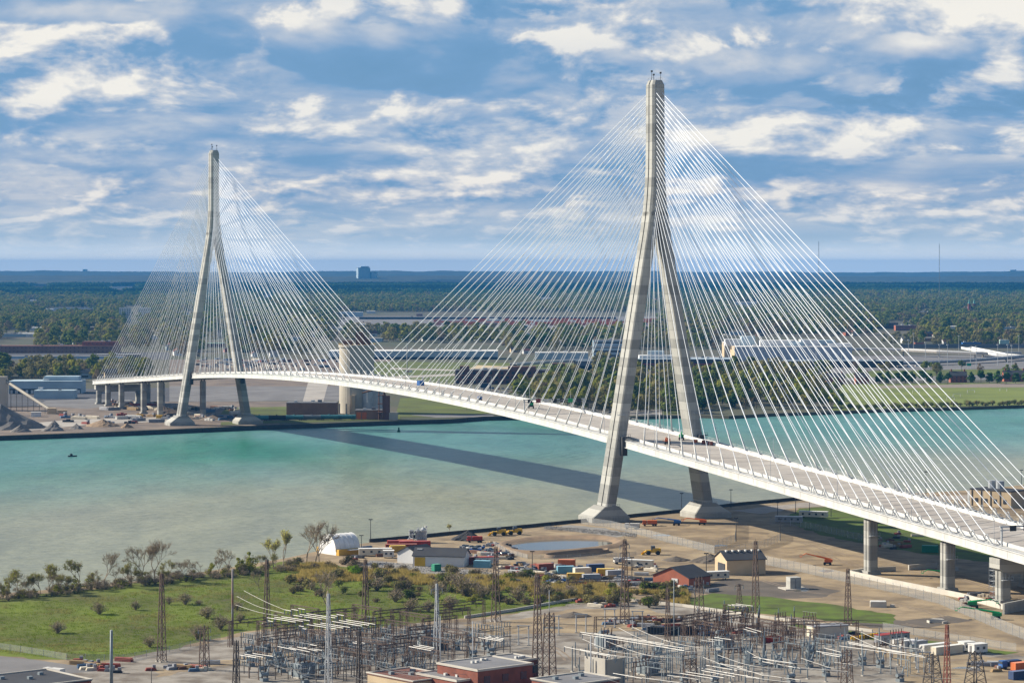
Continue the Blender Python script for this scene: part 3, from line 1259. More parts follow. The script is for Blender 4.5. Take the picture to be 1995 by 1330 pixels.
HOUSES = []
rng = random.Random(21)
while len(HOUSES) < 290:
    y = 2700 + 3600 * rng.random() ** 1.25
    x = rng.uniform(-0.2, 0.2) * y
    if is_open(x, y):
        continue
    a = x * cos(0.25) + y * sin(0.25)
    if not (11 < (a % 95.0) < 24 or 80 < (a % 95.0) < 95):
        continue
    HOUSES.append((x, y, 0.25 + rng.choice((0, pi / 2))))
HGRID = {}
for x, y, a in HOUSES:
    for k in range(4):
        HGRID.setdefault((int(x // 9), int((y - 10 * k) // 10)), 1)


def near_house(x, y):
    """the yard of a house and the open ground on this side of it"""
    return (int(x // 9), int(y // 10)) in HGRID


rng = random.Random(5)
pts = {k: [] for k in range(6)}
Y = 2230.0
while Y < 5600:
    step = 17.0 + (Y - 2200) * 0.0014
    half = 0.205 * Y
    X = -half
    while X < half:
        x = X + rng.uniform(-4, 4)
        y = Y + rng.uniform(-4, 4)
        X += step * (1.0 + 0.2 * rng.random())
        if is_open(x, y) or street(x, y) or near_house(x, y):
            continue
        v = vnoise(x, y, 120.0) * 0.6 + vnoise(x + 999, y, 45.0) * 0.4
        if v < 0.33 + 0.16 * vnoise(x, y + 400, 420.0) or rng.random() < 0.2:
            continue
        k = vnoise(x - 500, y + 300, 70.0) * 0.6 + vnoise(x + 90, y - 300, 330.0) * 0.55 + rng.uniform(-.32, .32)
        i = 0 if k < 0.34 else 1 if k < 0.5 else 2 if k < 0.80 else 3 if k < 0.92 else 4 if k < 1.08 else 5
        pts[i].append((x, y, 0.0, rng.uniform(1.0, 2.05), rng.uniform(0, 6.28)))
    Y += step
kinds = [loose_tree(1, 14, 5.8, L_SPRING, 552, 0.68, 9), loose_tree(2, 15, 6.2, L_MID, 598, 0.71, 9), loose_tree(3, 14, 6.2, L_OLIVE, 505, 0.65, 9), loose_tree(4, 14, 6.0, L_MID, 552, 0.68, 11),
         loose_tree(5, 13, 5.4, L_RUST, 459, 0.58, 8), loose_tree(6, 14, 5.5, L_DARK, 598, 0.68, 9)]
nm = ['spring green', 'mid green', 'olive budding', 'full green', 'rust brown budding', 'dark green']
for i in range(6):
    scatter('suburb_woods', nm[i] + ' trees massed through the suburbs beyond the river', 'trees', pts[i], kinds[i])
pts = {k: [] for k in range(3)}
Y = 5400.0
while Y < 17000:
    step = 38 + (Y - 5400) * 0.0035
    half = 0.21 * Y
    X = -half
    while X < half:
        x = X + rng.uniform(-15, 15)
        y = Y + rng.uniform(-15, 15)
        X += step
        if is_open(x, y):
            continue
        v = vnoise(x, y, 330.0) * 0.6 + vnoise(x + 999, y, 120.0) * 0.4
        if v < 0.24:
            continue
        i = 2 if y > 9800 + 2500 * vnoise(x, y, 1500.0) else (0 if vnoise(x - 77, y, 260.0) < 0.5 else 1)
        pts[i].append((x, y, 0.0, rng.uniform(0.75, 1.2) * (1.0 if y < 10000 else 1.3), rng.uniform(0, 6.28)))
    Y += step
grove = [loose_grove(11, [L_MID, L_OLIVE, L_SPRING], 30, 20, 10, 90, 1.7), loose_grove(12, [L_OLIVE, L_MID, L_RUST, L_MID], 30, 20, 10, 90, 1.7), loose_grove(13, [L_DARK, L_MID, L_DARK], 30, 20, 10, 70, 2.0)]
for i, s in enumerate(('pale green', 'olive and brown', 'dark')):
    scatter('distant_woods', s + ' woods far off across the flat suburbs', 'woods', pts[i], grove[i])

# low wooded ridges along the skyline
M_HILL = mat('wooded_hill', (0.020, 0.030, 0.016), 0.95, (0.045, 0.050, 0.026), 0.004, 0.5, detail=6)  # tone darkened to stand in for shade from clouds on the ridges
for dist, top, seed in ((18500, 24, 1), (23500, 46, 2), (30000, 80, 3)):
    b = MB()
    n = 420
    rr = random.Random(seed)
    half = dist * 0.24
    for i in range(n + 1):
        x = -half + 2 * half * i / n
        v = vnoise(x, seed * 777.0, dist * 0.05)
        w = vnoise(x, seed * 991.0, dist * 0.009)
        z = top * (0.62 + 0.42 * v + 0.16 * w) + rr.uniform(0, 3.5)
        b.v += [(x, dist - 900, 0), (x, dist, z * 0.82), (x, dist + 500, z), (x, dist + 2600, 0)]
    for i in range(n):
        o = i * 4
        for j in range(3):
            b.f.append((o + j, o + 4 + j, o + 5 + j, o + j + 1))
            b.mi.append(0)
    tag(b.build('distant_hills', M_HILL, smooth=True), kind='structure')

# ------------------------------------------------------------------ the far bank
def gp(name, pix_pts, z, m, rag=0.0):
    p = [G(a, b, z) for a, b in pix_pts]
    r = random.Random(len(pix_pts) * 31 + int(pix_pts[0][0]))
    if rag:
        q = []
        for a, b in zip(p, p[1:] + p[:1]):
            n = max(1, min(60, int((b - a).length / (3.5 * rag))))
            u = Vector((b.y - a.y, a.x - b.x, 0)).normalized()
            for i in range(n):
                q.append(a.lerp(b, i / n) + u * (r.uniform(-1, 1) * rag + sin(i * 0.7) * rag * 0.6))
        p = q
    return sheet(name, p, z, m)


M_GRASS = mat('mown_grass', (0.110, 0.140, 0.020), 0.95, (0.070, 0.082, 0.020), 0.02, 0.5, detail=8)
M_FIELD = mat('park_grass', (0.165, 0.200, 0.038), 0.95, (0.115, 0.145, 0.030), 0.015, 0.5, detail=8)
M_ASPH = mat('pale_asphalt', (0.19, 0.185, 0.185), 0.92, (0.125, 0.12, 0.122), 0.03, 0.5, detail=8)
M_ASPHD = mat('dark_asphalt', (0.075, 0.078, 0.09), 0.92, (0.055, 0.055, 0.062), 0.02, 0.5)
M_GRAVEL = mat('pale_gravel', (0.40, 0.37, 0.33), 0.95, (0.29, 0.265, 0.24), 0.03, 0.5, 0.1, 1.0, detail=8)
M_FARDIRT = mat('far_dirt', (0.21, 0.165, 0.13), 0.95, (0.105, 0.085, 0.075), 0.035, 0.5, detail=8)
M_ROOFW = mat('white_roof', (0.74, 0.73, 0.70), 0.7, (0.60, 0.60, 0.58), 0.03)
M_ROOFG = mat('grey_roof', (0.20, 0.20, 0.21), 0.85, (0.15, 0.15, 0.16), 0.03)
M_ROOFD = mat('dark_roof', (0.055, 0.058, 0.066), 0.85, (0.04, 0.042, 0.05), 0.1)
M_WALLW = mat('white_cladding', (0.66, 0.66, 0.65), 0.7, (0.56, 0.56, 0.56), 0.05)
M_WALLB = mat('blue_grey_cladding', (0.40, 0.50, 0.56), 0.7, (0.33, 0.42, 0.48), 0.05)
M_WALLT = mat('tan_wall', (0.52, 0.41, 0.27), 0.85, (0.44, 0.34, 0.22), 0.15)
M_BRICKD = mat('dark_brick', (0.19, 0.085, 0.065), 0.9, (0.14, 0.065, 0.05), 0.05)
M_BRICKM = mat('brown_brick', (0.30, 0.17, 0.115), 0.9, (0.23, 0.13, 0.09), 0.1)
M_BRICKR = mat('red_brick', (0.34, 0.115, 0.07), 0.9, (0.26, 0.085, 0.055), 0.12)
M_GLASS = mat('window_glass', (0.035, 0.045, 0.06), 0.15, (0.05, 0.06, 0.075), 0.1, spec=0.6)
M_CONC = mat('concrete', (0.46, 0.42, 0.35), 0.9, (0.36, 0.33, 0.28), 0.05, detail=8)
M_ORANGE = mat('paint_orange', (0.62, 0.14, 0.03), 0.55)
M_RED = mat('paint_red', (0.36, 0.04, 0.03), 0.55)
M_YELLOW = mat('paint_yellow', (0.66, 0.40, 0.03), 0.55)
M_BLUE = mat('paint_blue', (0.035, 0.13, 0.38), 0.5)
M_TEAL = mat('paint_teal', (0.08, 0.24, 0.26), 0.6)
M_RUST = mat('rust', (0.20, 0.10, 0.065), 0.9, (0.13, 0.075, 0.055), 0.6)
M_STONE = mat('crushed_stone', (0.22, 0.205, 0.19), 0.95, (0.16, 0.15, 0.14), 0.2, 0.5, 0.2, 1.0)
M_SANDPILE = mat('brown_fill', (0.29, 0.205, 0.13), 0.95, (0.20, 0.145, 0.10), 0.2, 0.5, 0.2, 1.0)

gp('quarry_yard', [(-300, 862), (0, 848), (340, 835), (545, 826), (545, 800), (330, 788), (150, 790), (-300, 795)], 0.10, M_FARDIRT)
gp('quarry_road', [(60, 838), (180, 826), (330, 820), (330, 812), (150, 816), (40, 826)], 0.16, M_GRAVEL)
gp('works_yard', [(-200, 795), (330, 790), (330, 755), (-200, 762)], 0.10, M_ASPHD)
gp('works_road', [(70, 790), (170, 796), (260, 784), (180, 776), (90, 780)], 0.16, M_ASPH)
gp('plaza_paving', [(330, 782), (700, 780), (760, 752), (330, 752)], 0.10, M_ASPH)
gp('works_ground', [(150, 800), (330, 800), (560, 800), (560, 782), (330, 782), (160, 778)], 0.13, M_FARDIRT)
gp('works_ground', [(330, 752), (760, 752), (760, 700), (330, 700)], 0.07, M_FARDIRT)
gp('plaza_road', [(585, 800), (625, 800), (640, 745), (600, 745)], 0.16, M_GRAVEL)
gp('works_lawn', [(430, 806), (560, 812), (655, 812), (655, 790), (440, 794)], 0.16, M_GRASS)
gp('quay_lawn', [(430, 828), (780, 816), (780, 812), (430, 822)], 0.16, M_GRASS)
gp('riverside_lawn', [(770, 812), (860, 812), (960, 804), (1010, 800), (1000, 775), (880, 772), (780, 775)], 0.16, M_GRASS)
gp('riverside_path', [(800, 808), (850, 806), (960, 808), (965, 812), (850, 813)], 0.22, M_ASPH)
gp('approach_lawn', [(690, 748), (900, 748), (1180, 742), (1180, 708), (700, 704)], 0.10, M_GRASS)
gp('sand_lot', [(905, 722), (985, 722), (1000, 714), (930, 711)], 0.16, mat('pale_sand', (0.56, 0.45, 0.28), 0.95))
gp('rail_yard', [(-200, 702), (330, 700), (330, 686), (-200, 686)], 0.10, M_ASPHD)
gp('container_yard_paving', [(640, 640), (1320, 640), (1320, 616), (640, 616)], 0.10, M_ASPH)
gp('inspection_plaza', [(1120, 735), (1720, 742), (2300, 735), (2300, 690), (1120, 695)], 0.10, M_ASPH)
gp('plaza_verge', [(1560, 738), (1995, 728), (1995, 718), (1700, 722)], 0.16, M_GRASS)
gp('sports_field', [(1620, 800), (1760, 794), (2300, 782), (2300, 742), (1640, 748)], 0.10, M_FIELD)
gp('running_track', [(1700, 756), (1990, 754), (2100, 750), (2050, 745), (1720, 751)], 0.16, mat('cinder', (0.25, 0.21, 0.175), 0.95))
gp('park_lawn', [(1236, 808), (1350, 806), (1360, 770), (1300, 735), (1236, 735)], 0.10, M_GRASS)
gp('park_path', [(1268, 735), (1280, 735), (1320, 765), (1340, 800), (1325, 800), (1300, 768)], 0.16, M_GRAVEL)
gp('park_car_park', [(1220, 809), (1290, 808), (1290, 796), (1220, 797)], 0.2, M_GRAVEL)

# dark sheet-pile river walls
M_PILE = mat('sheet_pile', (0.030, 0.030, 0.034), 0.7, (0.05, 0.045, 0.04), 0.3)


def pile_wall(name, label, pts, top, thick, bottom=-4.0, gap=6.0):
    root = thing(name, (pts[0][0], pts[0][1], 0), 0, label, 'river wall')
    o = Vector((pts[0][0], pts[0][1], 0))
    for a, c in zip(pts, pts[1:]):
        a = Vector((a[0], a[1], 0)) - o
        c = Vector((c[0], c[1], 0)) - o
        d = (c - a)
        n = max(1, int(round(d.length / gap)))
        for i in range(n):
            p = a.lerp(c, i / n)
            q = a.lerp(c, (i + 1) / n)
            m = (p + q) / 2
            off = Vector((d.y, -d.x, 0)).normalized() * (0.25 if i % 2 else -0.05)
            MB().box((m.x + off.x, m.y + off.y, bottom), ((q - p).length + 0.02, thick, top - bottom), atan2(d.y, d.x)).build('sheet_pile', M_PILE, root)
    return root


pile_wall('far_quay_wall', 'long dark quay wall along the far shore below the quarry and silo', [p for p in FAR_SHORE[1:11]], 0.9, 0.8, gap=26.0)
pile_wall('near_quay_wall', 'dark sheet-pile wall between the near construction yard and the river', [p for p in NEAR_SHORE[7:16]], 1.6, 0.7, gap=9.0)


def bldg(name, label, cat, x0, x1, yb, yt, depth, wall, roof, rz=0.0, win=None, over=0.3, group=None, parapet=0.0, z=0.0):
    """flat-roofed building: front face spans pixels x0..x1 at row yb, top at row yt; win=(columns, rows, width share, height share, material)"""
    a, c = G(x0, yb, z), G(x1, yb, z)
    w = (c.x - a.x) / cos(rz)
    h = (yb - yt) * a.y / F
    o = thing(name, ((a.x + c.x) / 2 - sin(rz) * depth / 2, (a.y + c.y) / 2 + depth / 2, z), rz, label, cat, group)
    MB().box((0, 0, 0), (w, depth, h)).build('wall', wall, o)
    r = MB().box((0, 0, h + 0.01), (w + 2 * over, depth + 2 * over, max(0.25, h * 0.03))).build('roof', roof, o)
    if w > 22:
        rr = random.Random(int(x0 * 7 + yb))
        for k in range(min(7, 2 + int(w / 30))):
            MB().box((rr.uniform(-.42, .42) * w, rr.uniform(-.36, .36) * depth, h + max(0.25, h * 0.03) + 0.01), (rr.uniform(2, 5), rr.uniform(2, 4), rr.uniform(1.2, 2.4))).build('roof_unit', M_ROOFG if k % 2 else M_WALLW, r)
    if parapet:
        q = MB()
        zt = h + max(0.25, h * 0.03) + 0.01
        for cx, cy, sx, sy in ((0, -depth / 2, w, 0.4), (0, depth / 2, w, 0.4), (-w / 2, 0, 0.4, depth - 0.8), (w / 2, 0, 0.4, depth - 0.8)):
            q.box((cx, cy, zt), (sx, sy, parapet))
        q.build('parapet', wall, r)
    if win:
        nx, ny, fw, fh, wm = win
        cw, chh = w / nx, h / ny
        proto = None
        for i in range(nx):
            for j in range(ny):
                loc = (-w / 2 + (i + 0.5) * cw, -depth / 2 - 0.12, (j + 0.5 - fh / 2) * chh)
                if proto is None:
                    proto = MB().box((0, 0, 0), (cw * fw, 0.25, chh * fh)).build('window', wm, o)
                    k = proto
                else:
                    k = proto.copy()
                    COL.objects.link(k)
                k.location = loc
    return o, w, h


def roofbox(o, x, y, z, s, m, name='roof_unit'):
    return MB().box((x, y, z), s).build(name, m, o)


def heap(name, label, x, y, wpx, hpx, m, seed=0, group=None, squash=0.8):
    """loose pile of material"""
    p = G(x, y)
    k = p.y / F
    R, H = wpx * k / 2, hpx * k
    rng2 = random.Random(seed)
    b = MB()
    nr, ns = 7, 22
    for i in range(nr):
        t = i / (nr - 1)
        for j in range(ns):
            a = 2 * pi * j / ns
            q = R * (1 - t) * (1 + 0.12 * sin(3 * a + seed) + rng2.uniform(-.07, .07))
            b.v.append((cos(a) * q, sin(a) * q * squash, H * (t ** 0.92) * (0.92 if 0 < i < nr - 1 else 1) + (rng2.uniform(-.04, .04) * H if 0 < i < nr - 1 else (-0.3 if i == 0 else 0))))
    for i in range(nr - 1):
        for j in range(ns):
            q = (j + 1) % ns
            b.f.append((i * ns + j, i * ns + q, (i + 1) * ns + q, (i + 1) * ns + j))
            b.mi.append(0)
    o = b.build(name, m)
    o.location = (p.x, p.y + R * squash, 0)
    return tag(o, label, 'heap', group)


# --- silo works
def silo():
    p = G(693, 806)
    k = p.y / F
    o = thing('cement_silo', (p.x, p.y + 16, 0), 0.0, 'big round concrete silo with conveyor house on top behind the bridge deck', 'silo')
    R = 15.2
    H = 57.0
    b = MB()
    b.tube((0, 0, 0), (0, 0, H), R, R, 36)
    b.build('drum', M_CONC, o, False)
    MB().tube((0, 0, H + 0.01), (0, 0, H + 2.0), R + 0.8, R + 0.8, 36).build('cornice', M_CONC, o)
    b = MB()
    for i in range(36):
        a = 2 * pi * i / 36
        b.tube((cos(a) * (R + .4), sin(a) * (R + .4), H + 2), (cos(a) * (R + .4), sin(a) * (R + .4), H + 3.3), 0.1, n=4)
    b.build('railing', M_YELLOW, o)
    b = MB()
    b.box((3, -4, H + 2), (7, 6, 11))
    b.box((9, -2, H + 2), (6, 6, 5))
    b.box((-8, -3, H + 2), (9, 5, 3.5))
    b.tube((1, -4, H + 13), (1, -4, H + 17), 0.3, n=5)
    for i in range(6):
        b.tube((-3 + i * 2.6, -8, H + 2), (-1 + i * 2.0, -6, H + 9), 0.3, n=4)
    b.build('headhouse', M_RUST, o)
    b = MB()
    b.tube((12, -13, 0), (12, -13, 34), 6.3, 6.3, 24)
    b.tube((19, -14, 0), (19, -14, 33), 6.0, 6.0, 24)
    b.build('small_drums', mat('pale_drum', (0.44, 0.46, 0.47), 0.8), o)
    b = MB()
    for x in (-14, -8, -2):
        b.box((x, -R - 0.5, 0), (1.2, 2.4, 9))
    b.build('buttress', M_CONC, o)
    b = MB()
    b.box((-2, -17, 0), (3.2, 3.2, 16))
    b.build('stair_tower', M_WALLT, o)


silo()
o, w, h = bldg('brick_works', 'low dark brick building with pale flat roof left of the silo', 'building', 558, 655, 811, 785, 26, M_BRICKM, M_ROOFG, 0.0)
o, w, h = bldg('brick_pump_house', 'small brick block with two orange doors at the foot of the silo', 'building', 692, 744, 817, 799, 16, M_BRICKM, M_ROOFG, 0.0)
for i in range(2):
    MB().box((-w / 2 + 3 + i * 4.6, -8.15, 0), (3.6, 0.3, h * 0.8)).build('door', M_ORANGE, o)
p = G(752, 818)
o = thing('hopper_tower', (p.x, p.y + 4, 0), 0.0, 'rusty steel hopper tower and brick pier on the quay right of the silo', 'tower')
MB().box((0, 0, 0), (6, 6, 20)).build('pier', M_BRICKD, o)
b = MB()
for x in (-6, -2):
    for y in (-3, 3):
        b.tube((x, y, 0), (x, y, 27), 0.3, n=4)
for z in (6, 13, 20, 26):
    b.box((-4, 0, z), (6, 8, 0.5))
b.tube((-3, 0, 27), (-20, 4, 22), 0.8, n=6)
b.tube((-1, 0, 20), (-4, 0, 32), 0.9, n=6)
b.build('steel_frame', M_RUST, o)
MB().box((6, 0, 0), (7, 9, 6)).build('base_block', M_CONC, o)

# --- tank wagons on the quay siding
def wagon():
    o = thing('tank_wagon')
    b = MB()
    b.tube((-7.6, 0, 2.9), (7.6, 0, 2.9), 1.65, 1.65, 14)
    b.tube((0, 0, 4.4), (0, 0, 5.1), 0.6, 0.6, 8)
    b.build('tank', M_TEAL, o, False)
    MB().box((0, 0, 0.9), (16.4, 2.6, 0.4)).build('frame', M_DARK, o)
    b = MB()
    for x in (-6.2, -4.6, 4.6, 6.2):
        for y in (-0.8, 0.8):
            b.tube((x, y - 0.08, 0.48), (x, y + 0.08, 0.48), 0.46, 0.46, 10)
    b.build('wheels', M_DARK, o)
    return o


wg = wagon()
cols = [M_TEAL, M_DARK, M_TEAL, mat('wagon_grey', (0.17, 0.20, 0.22), 0.6), M_TEAL, M_TEAL]
names = ['teal tank wagon at the left end of the quay train', 'black tank wagon second in the quay train', 'teal tank wagon third in the quay train', 'grey tank wagon fourth in the quay train',
         'teal tank wagon second from the right end of the quay train', 'teal tank wagon at the right end of the quay train beside the silo']
for i in range(6):
    p = G(505 + i * 34, 819.5 - i * 0.3)
    if i == 0:
        wg.location = p
        q = wg
    else:
        q = copy_tree(wg, p)
    tag(q, names[i], 'wagon', 'tank wagons on the quay')
    if cols[i] is not M_TEAL:
        for c in children(q):
            if c.name.startswith('tank'):
                c.data = c.data.copy()
                c.data.materials[0] = cols[i]

# --- quarry on the left
heap('stone_heap', 'huge grey stone heap at the left edge of the quarry', -12, 838, 170, 48, M_STONE, 1)
heap('stone_heap', 'small grey cone of stone on the quay edge, leftmost in front of the huge heap', 36, 842, 44, 15, M_STONE, 2)
heap('stone_heap', 'second grey stone cone from the left along the quay edge', 100, 840, 46, 17, M_STONE, 3)
heap('stone_heap', 'pale grey stone cone right of the quarry ramp', 147, 836, 30, 11, M_STONE, 4)
heap('stone_heap', 'small grey heap beside the conveyor foot', 104, 830, 24, 12, M_STONE, 5)
heap('fill_heap', 'wide brown earth heap in the middle of the quarry yard', 196, 832, 70, 15, M_SANDPILE, 6)
heap('fill_heap', 'small brown earth heap between the earth mound and the far tower', 245, 834, 28, 10, M_SANDPILE, 7)
heap('fill_heap', 'grey-brown rubble mound behind the far tower foot', 315, 812, 90, 20, M_FARDIRT, 8)
heap('fill_heap', 'low rubble mound between the two far tower legs', 415, 818, 60, 10, M_FARDIRT, 9)
p = G(2, 800)
o = thing('conveyor', (p.x, p.y, 0), 0.0, 'long inclined conveyor running down from a concrete tower at the left edge', 'conveyor')
MB().box((-2, 6, 0), (12, 10, 30)).build('head_tower', M_CONC, o)
q = G(99, 806) - Vector((p.x, p.y, 0))
b = MB()
b.tube((3, 4, 26), (q.x, q.y, 3.0), 1.3, 1.3, 4)
b.build('gallery', M_CONC, o)
b = MB()
b.tube((3, 4, 27.6), (q.x, q.y, 4.6), 0.25, 0.25, 4)
for i in range(1, 8):
    t = i / 8
    b.tube((3 + (q.x - 3) * t, 4 + (q.y - 4) * t, 26 - 23 * t), (3 + (q.x - 3) * t, 4 + (q.y - 4) * t, 0), 0.25, 0.25, 4)
b.build('trestle', M_DARK, o)
MB().box((q.x + 1, q.y, 0), (7, 6, 5)).build('tail_house', M_WALLT, o)
for i, (x, y, m, lb) in enumerate(((121, 808, M_WALLT, 'cream site cabin right of the conveyor foot'), (70, 812, M_WALLW, 'small white tank on legs behind the quarry heaps'))):
    bldg('site_cabin', lb, 'cabin', x - 9, x + 9, y, y - 9, 5, m, m, 0.1)
for x, y, lb in ((272, 814, 'yellow container left of the pale arch near the far tower foot'), (310, 815, 'yellow container right of the pale arch near the far tower foot')):
    bldg('yellow_container', lb, 'container', x - 6, x + 6, y, y - 6, 3, M_YELLOW, M_YELLOW, 0.1)
for i in range(9):
    x = 205 + i * 7.5 + random.uniform(-2, 2)
    bldg('parked_truck', 'small pale truck parked in the row on the quarry yard', 'truck', x, x + 5.5, 815 + random.uniform(-1.5, 2.5), 811.5, 3, M_WALLW if i % 3 else M_ROOFD, M_WALLW, 0.1, group='trucks on the quarry yard')

# --- works behind the quarry
o, w, h = bldg('long_factory', 'long low blue-white factory with a dark loading front at the left', 'factory', 18, 158, 767, 743, 40, M_WALLB, M_WALLB, 0.05)
MB().box((0, -20.3, 0), (w * 0.98, 0.6, h * 0.42)).build('loading_front', M_ROOFD, o)
for i in range(14):
    MB().box((-w / 2 + 2.5 + i * w / 14, -20.7, 0.6), (2.4, 0.3, h * 0.26)).build('loading_door', M_WALLW, o)
MB().box((w * 0.2, 4, h), (w * 0.48, 22, 4.5)).build('upper_storey', M_WALLB, o)
bldg('front_shed', 'light blue-grey shed with a flat roof in front of the long factory', 'shed', 66, 144, 777, 761, 24, M_WALLB, M_WALLB, 0.03)
bldg('brick_mill', 'long dark red brick mill behind the rail yard at far left', 'building', -40, 228, 688, 674, 40, M_BRICKM, M_BRICKD, 0.0, (34, 2, 0.3, 0.4, M_BRICKD))
bldg('brick_mill_tower', 'taller red brick block at the right end of the long mill', 'building', 160, 226, 687.5, 666, 26, M_BRICKR, M_BRICKD, 0.0, (8, 3, 0.3, 0.4, M_BRICKD))
bldg('canopy', 'long thin white canopy roof in the rail yard behind the far side span', 'canopy', 188, 272, 697, 690.5, 10, M_ROOFD, M_ROOFW, 0.0)
bldg('rail_shed', 'long grey flat shed along the rail yard at far left', 'shed', -40, 240, 699, 694, 30, M_WALLB, M_ROOFG, 0.0)
for i, (x, lb) in enumerate(((243.5, 'left one of the two white apartment towers among the trees'), (281, 'right one of the two white apartment towers, seen through the cables'))):
    bldg('apartment_tower', lb, 'building', x - 11.5, x + 11.5, 629, 601, 18, M_WALLW, M_WALLW, 0.1, (5, 8, 0.4, 0.5, M_GLASS), parapet=1.0)
bldg('hall_with_green_roof', 'low hall with a pale green roof seen between the far tower legs', 'building', 404, 436, 676, 669, 20, M_BRICKD, mat('copper_green', (0.22, 0.45, 0.36), 0.7), 0.0)
for i in range(26):
    x = 380 + i * 12 + random.uniform(-3, 3)
    y = 712 + random.uniform(-9, 12)
    bldg('site_vehicle', 'small vehicle parked on the works ground beyond the far tower', 'vehicle', x, x + random.uniform(5, 11), y, y - random.uniform(3, 5), 3, random.choice((M_WALLW, M_ROOFD, M_RED, M_ROOFG, M_WALLB)), random.choice((M_WALLW, M_ROOFG)), 0.1, group='vehicles beyond the far tower')

# --- warehouses and brick mill in the middle
o, w, h = bldg('long_warehouse', 'very long white-roofed warehouse behind the silo and mid-span', 'warehouse', 640, 969, 700, 684, 60, M_WALLB, M_ROOFW, -0.01)
MB().box((0, -30.3, 0), (w, 0.5, h * 0.30)).build('plinth', M_ROOFD, o)
o, w, h = bldg('white_shed', 'long white shed with green hedge below left of the near tower', 'shed', 1043, 1146, 700, 687, 34, M_WALLB, M_ROOFW, 0.0)
o, w, h = bldg('glass_office', 'blue-grey stepped office block left of the near tower', 'building', 1156, 1230, 697, 663, 34, M_WALLB, M_ROOFG, 0.0, (1, 4, 0.96, 0.45, M_GLASS))
MB().box((0, -17.5, h * 0.62), (w * 1.12, 4, 1.0)).build('balcony', M_WALLW, o)
o, w, h = bldg('old_brick_mill', 'derelict dark brick mill with square towers behind the right half of the main span', 'building', 886, 1124, 748, 722, 40, M_BRICKD, M_ROOFD, 0.0, (22, 3, 0.5, 0.5, M_ROOFD))
for x, ww, hh in ((-0.42, 10, 5), (0.05, 30, 4.5), (0.35, 14, 8), (0.47, 12, 3)):
    roofbox(o, w * x, -14, h, (ww, 14, hh), M_BRICKD, 'stair_tower')
bldg('dark_tent', 'dark blue pavilion in the car park below the brick mill', 'pavilion', 936, 957, 762, 747, 9, mat('dark_blue_tarpaulin', (0.03, 0.06, 0.11), 0.7), M_ROOFD, 0.0)
for i in range(40):
    x = 905 + (i % 20) * 9 + random.uniform(-2, 2)
    y = 758 + (i // 20) * 6 + random.uniform(-1, 1)
    bldg('parked_car', 'car parked in front of the derelict brick mill', 'car', x, x + 5.5, y, y - 2.6, 2.5, random.choice((M_WALLW, M_ROOFG, M_ROOFD, M_BLUE, M_RED)), random.choice((M_GLASS, M_WALLW)), 0.0, group='cars below the brick mill')
# flags on poles
for i, (m, lb) in enumerate(((M_WALLW, 'white flag on the left pole of the three beyond mid-span'), (M_RED, 'red flag on the middle pole of the three beyond mid-span'), (M_WALLW, 'white flag on the right pole of the three beyond mid-span'))):
    p = G(795 + i * 4, 742)
    o = thing('flagpole', p, 0, lb, 'flagpole')
    MB().tube((0, 0, 0), (0, 0, 12), 0.12, 0.08, 5).build('pole', M_WALLW, o)
    b = MB()
    for k in range(4):
        y0, y1 = sin(k * 1.3) * .3, sin((k + 1) * 1.3) * .3
        b.add([(-k * .9, y0, 11.8), (-(k + 1) * .9, y1, 11.8), (-(k + 1) * .9, y1, 9.8), (-k * .9, y0, 9.8)], [(0, 1, 2, 3)])
    b.build('flag', m, o)
p = G(793, 770)
o = thing('lattice_mast', p, 0, 'tall slim grey mast standing beyond mid-span', 'mast')
MB().tube((0, 0, 0), (0, 0, 52), 0.5, 0.35, 6).build('pole', M_GALV, o)

# --- container yard far behind
COLS = [M_ORANGE, M_ORANGE, mat('container_brick', (0.45, 0.10, 0.05), 0.6), M_ORANGE, M_WALLW, M_RUST, M_ORANGE, mat('container_pink', (0.55, 0.25, 0.18), 0.6)]
cproto = {}
for i in range(190):
    x = 850 + (i % 95) * 4.6 + random.uniform(-1.0, 1.0)
    if x > 1290:
        continue
    y = 633.5 - (i // 95) * 6 + random.uniform(-1.2, 0.6)
    m = random.choice(COLS)
    if i // 95 == 1 and random.random() < 0.45:
        m = M_WALLW
    p = G(x, y)
    if m.name not in cproto:
        b = MB().box((0, 0, 0), (12.2, 4.8, 5.2 + 2.6 * (len(cproto) % 2)))
        k = b.build('freight_container', m)
        cproto[m.name] = k
    else:
        k = cproto[m.name].copy()
        COL.objects.link(k)
    k.location = p
    cn = {'paint_orange': 'orange', 'container_brick': 'brick-red', 'white_cladding': 'white', 'rust': 'rust-brown', 'container_pink': 'pinkish'}[m.name]
    tag(k, cn + ' freight container in the far container yard', 'container', cn + ' containers in the far yard')
bldg('far_depot', 'long dark low depot behind the container yard', 'building', 700, 1200, 622, 617.5, 40, M_ROOFD, M_ROOFG, 0.0)
bldg('far_sheds', 'white flat-roofed shed among trees right of the far tower cables', 'building', 596, 706, 617, 608, 30, M_WALLB, M_ROOFW, 0.0)
bldg('far_sheds', 'small cream shed left of the container yard', 'building', 698, 722, 634, 628, 20, M_WALLT, M_WALLT, 0.0)

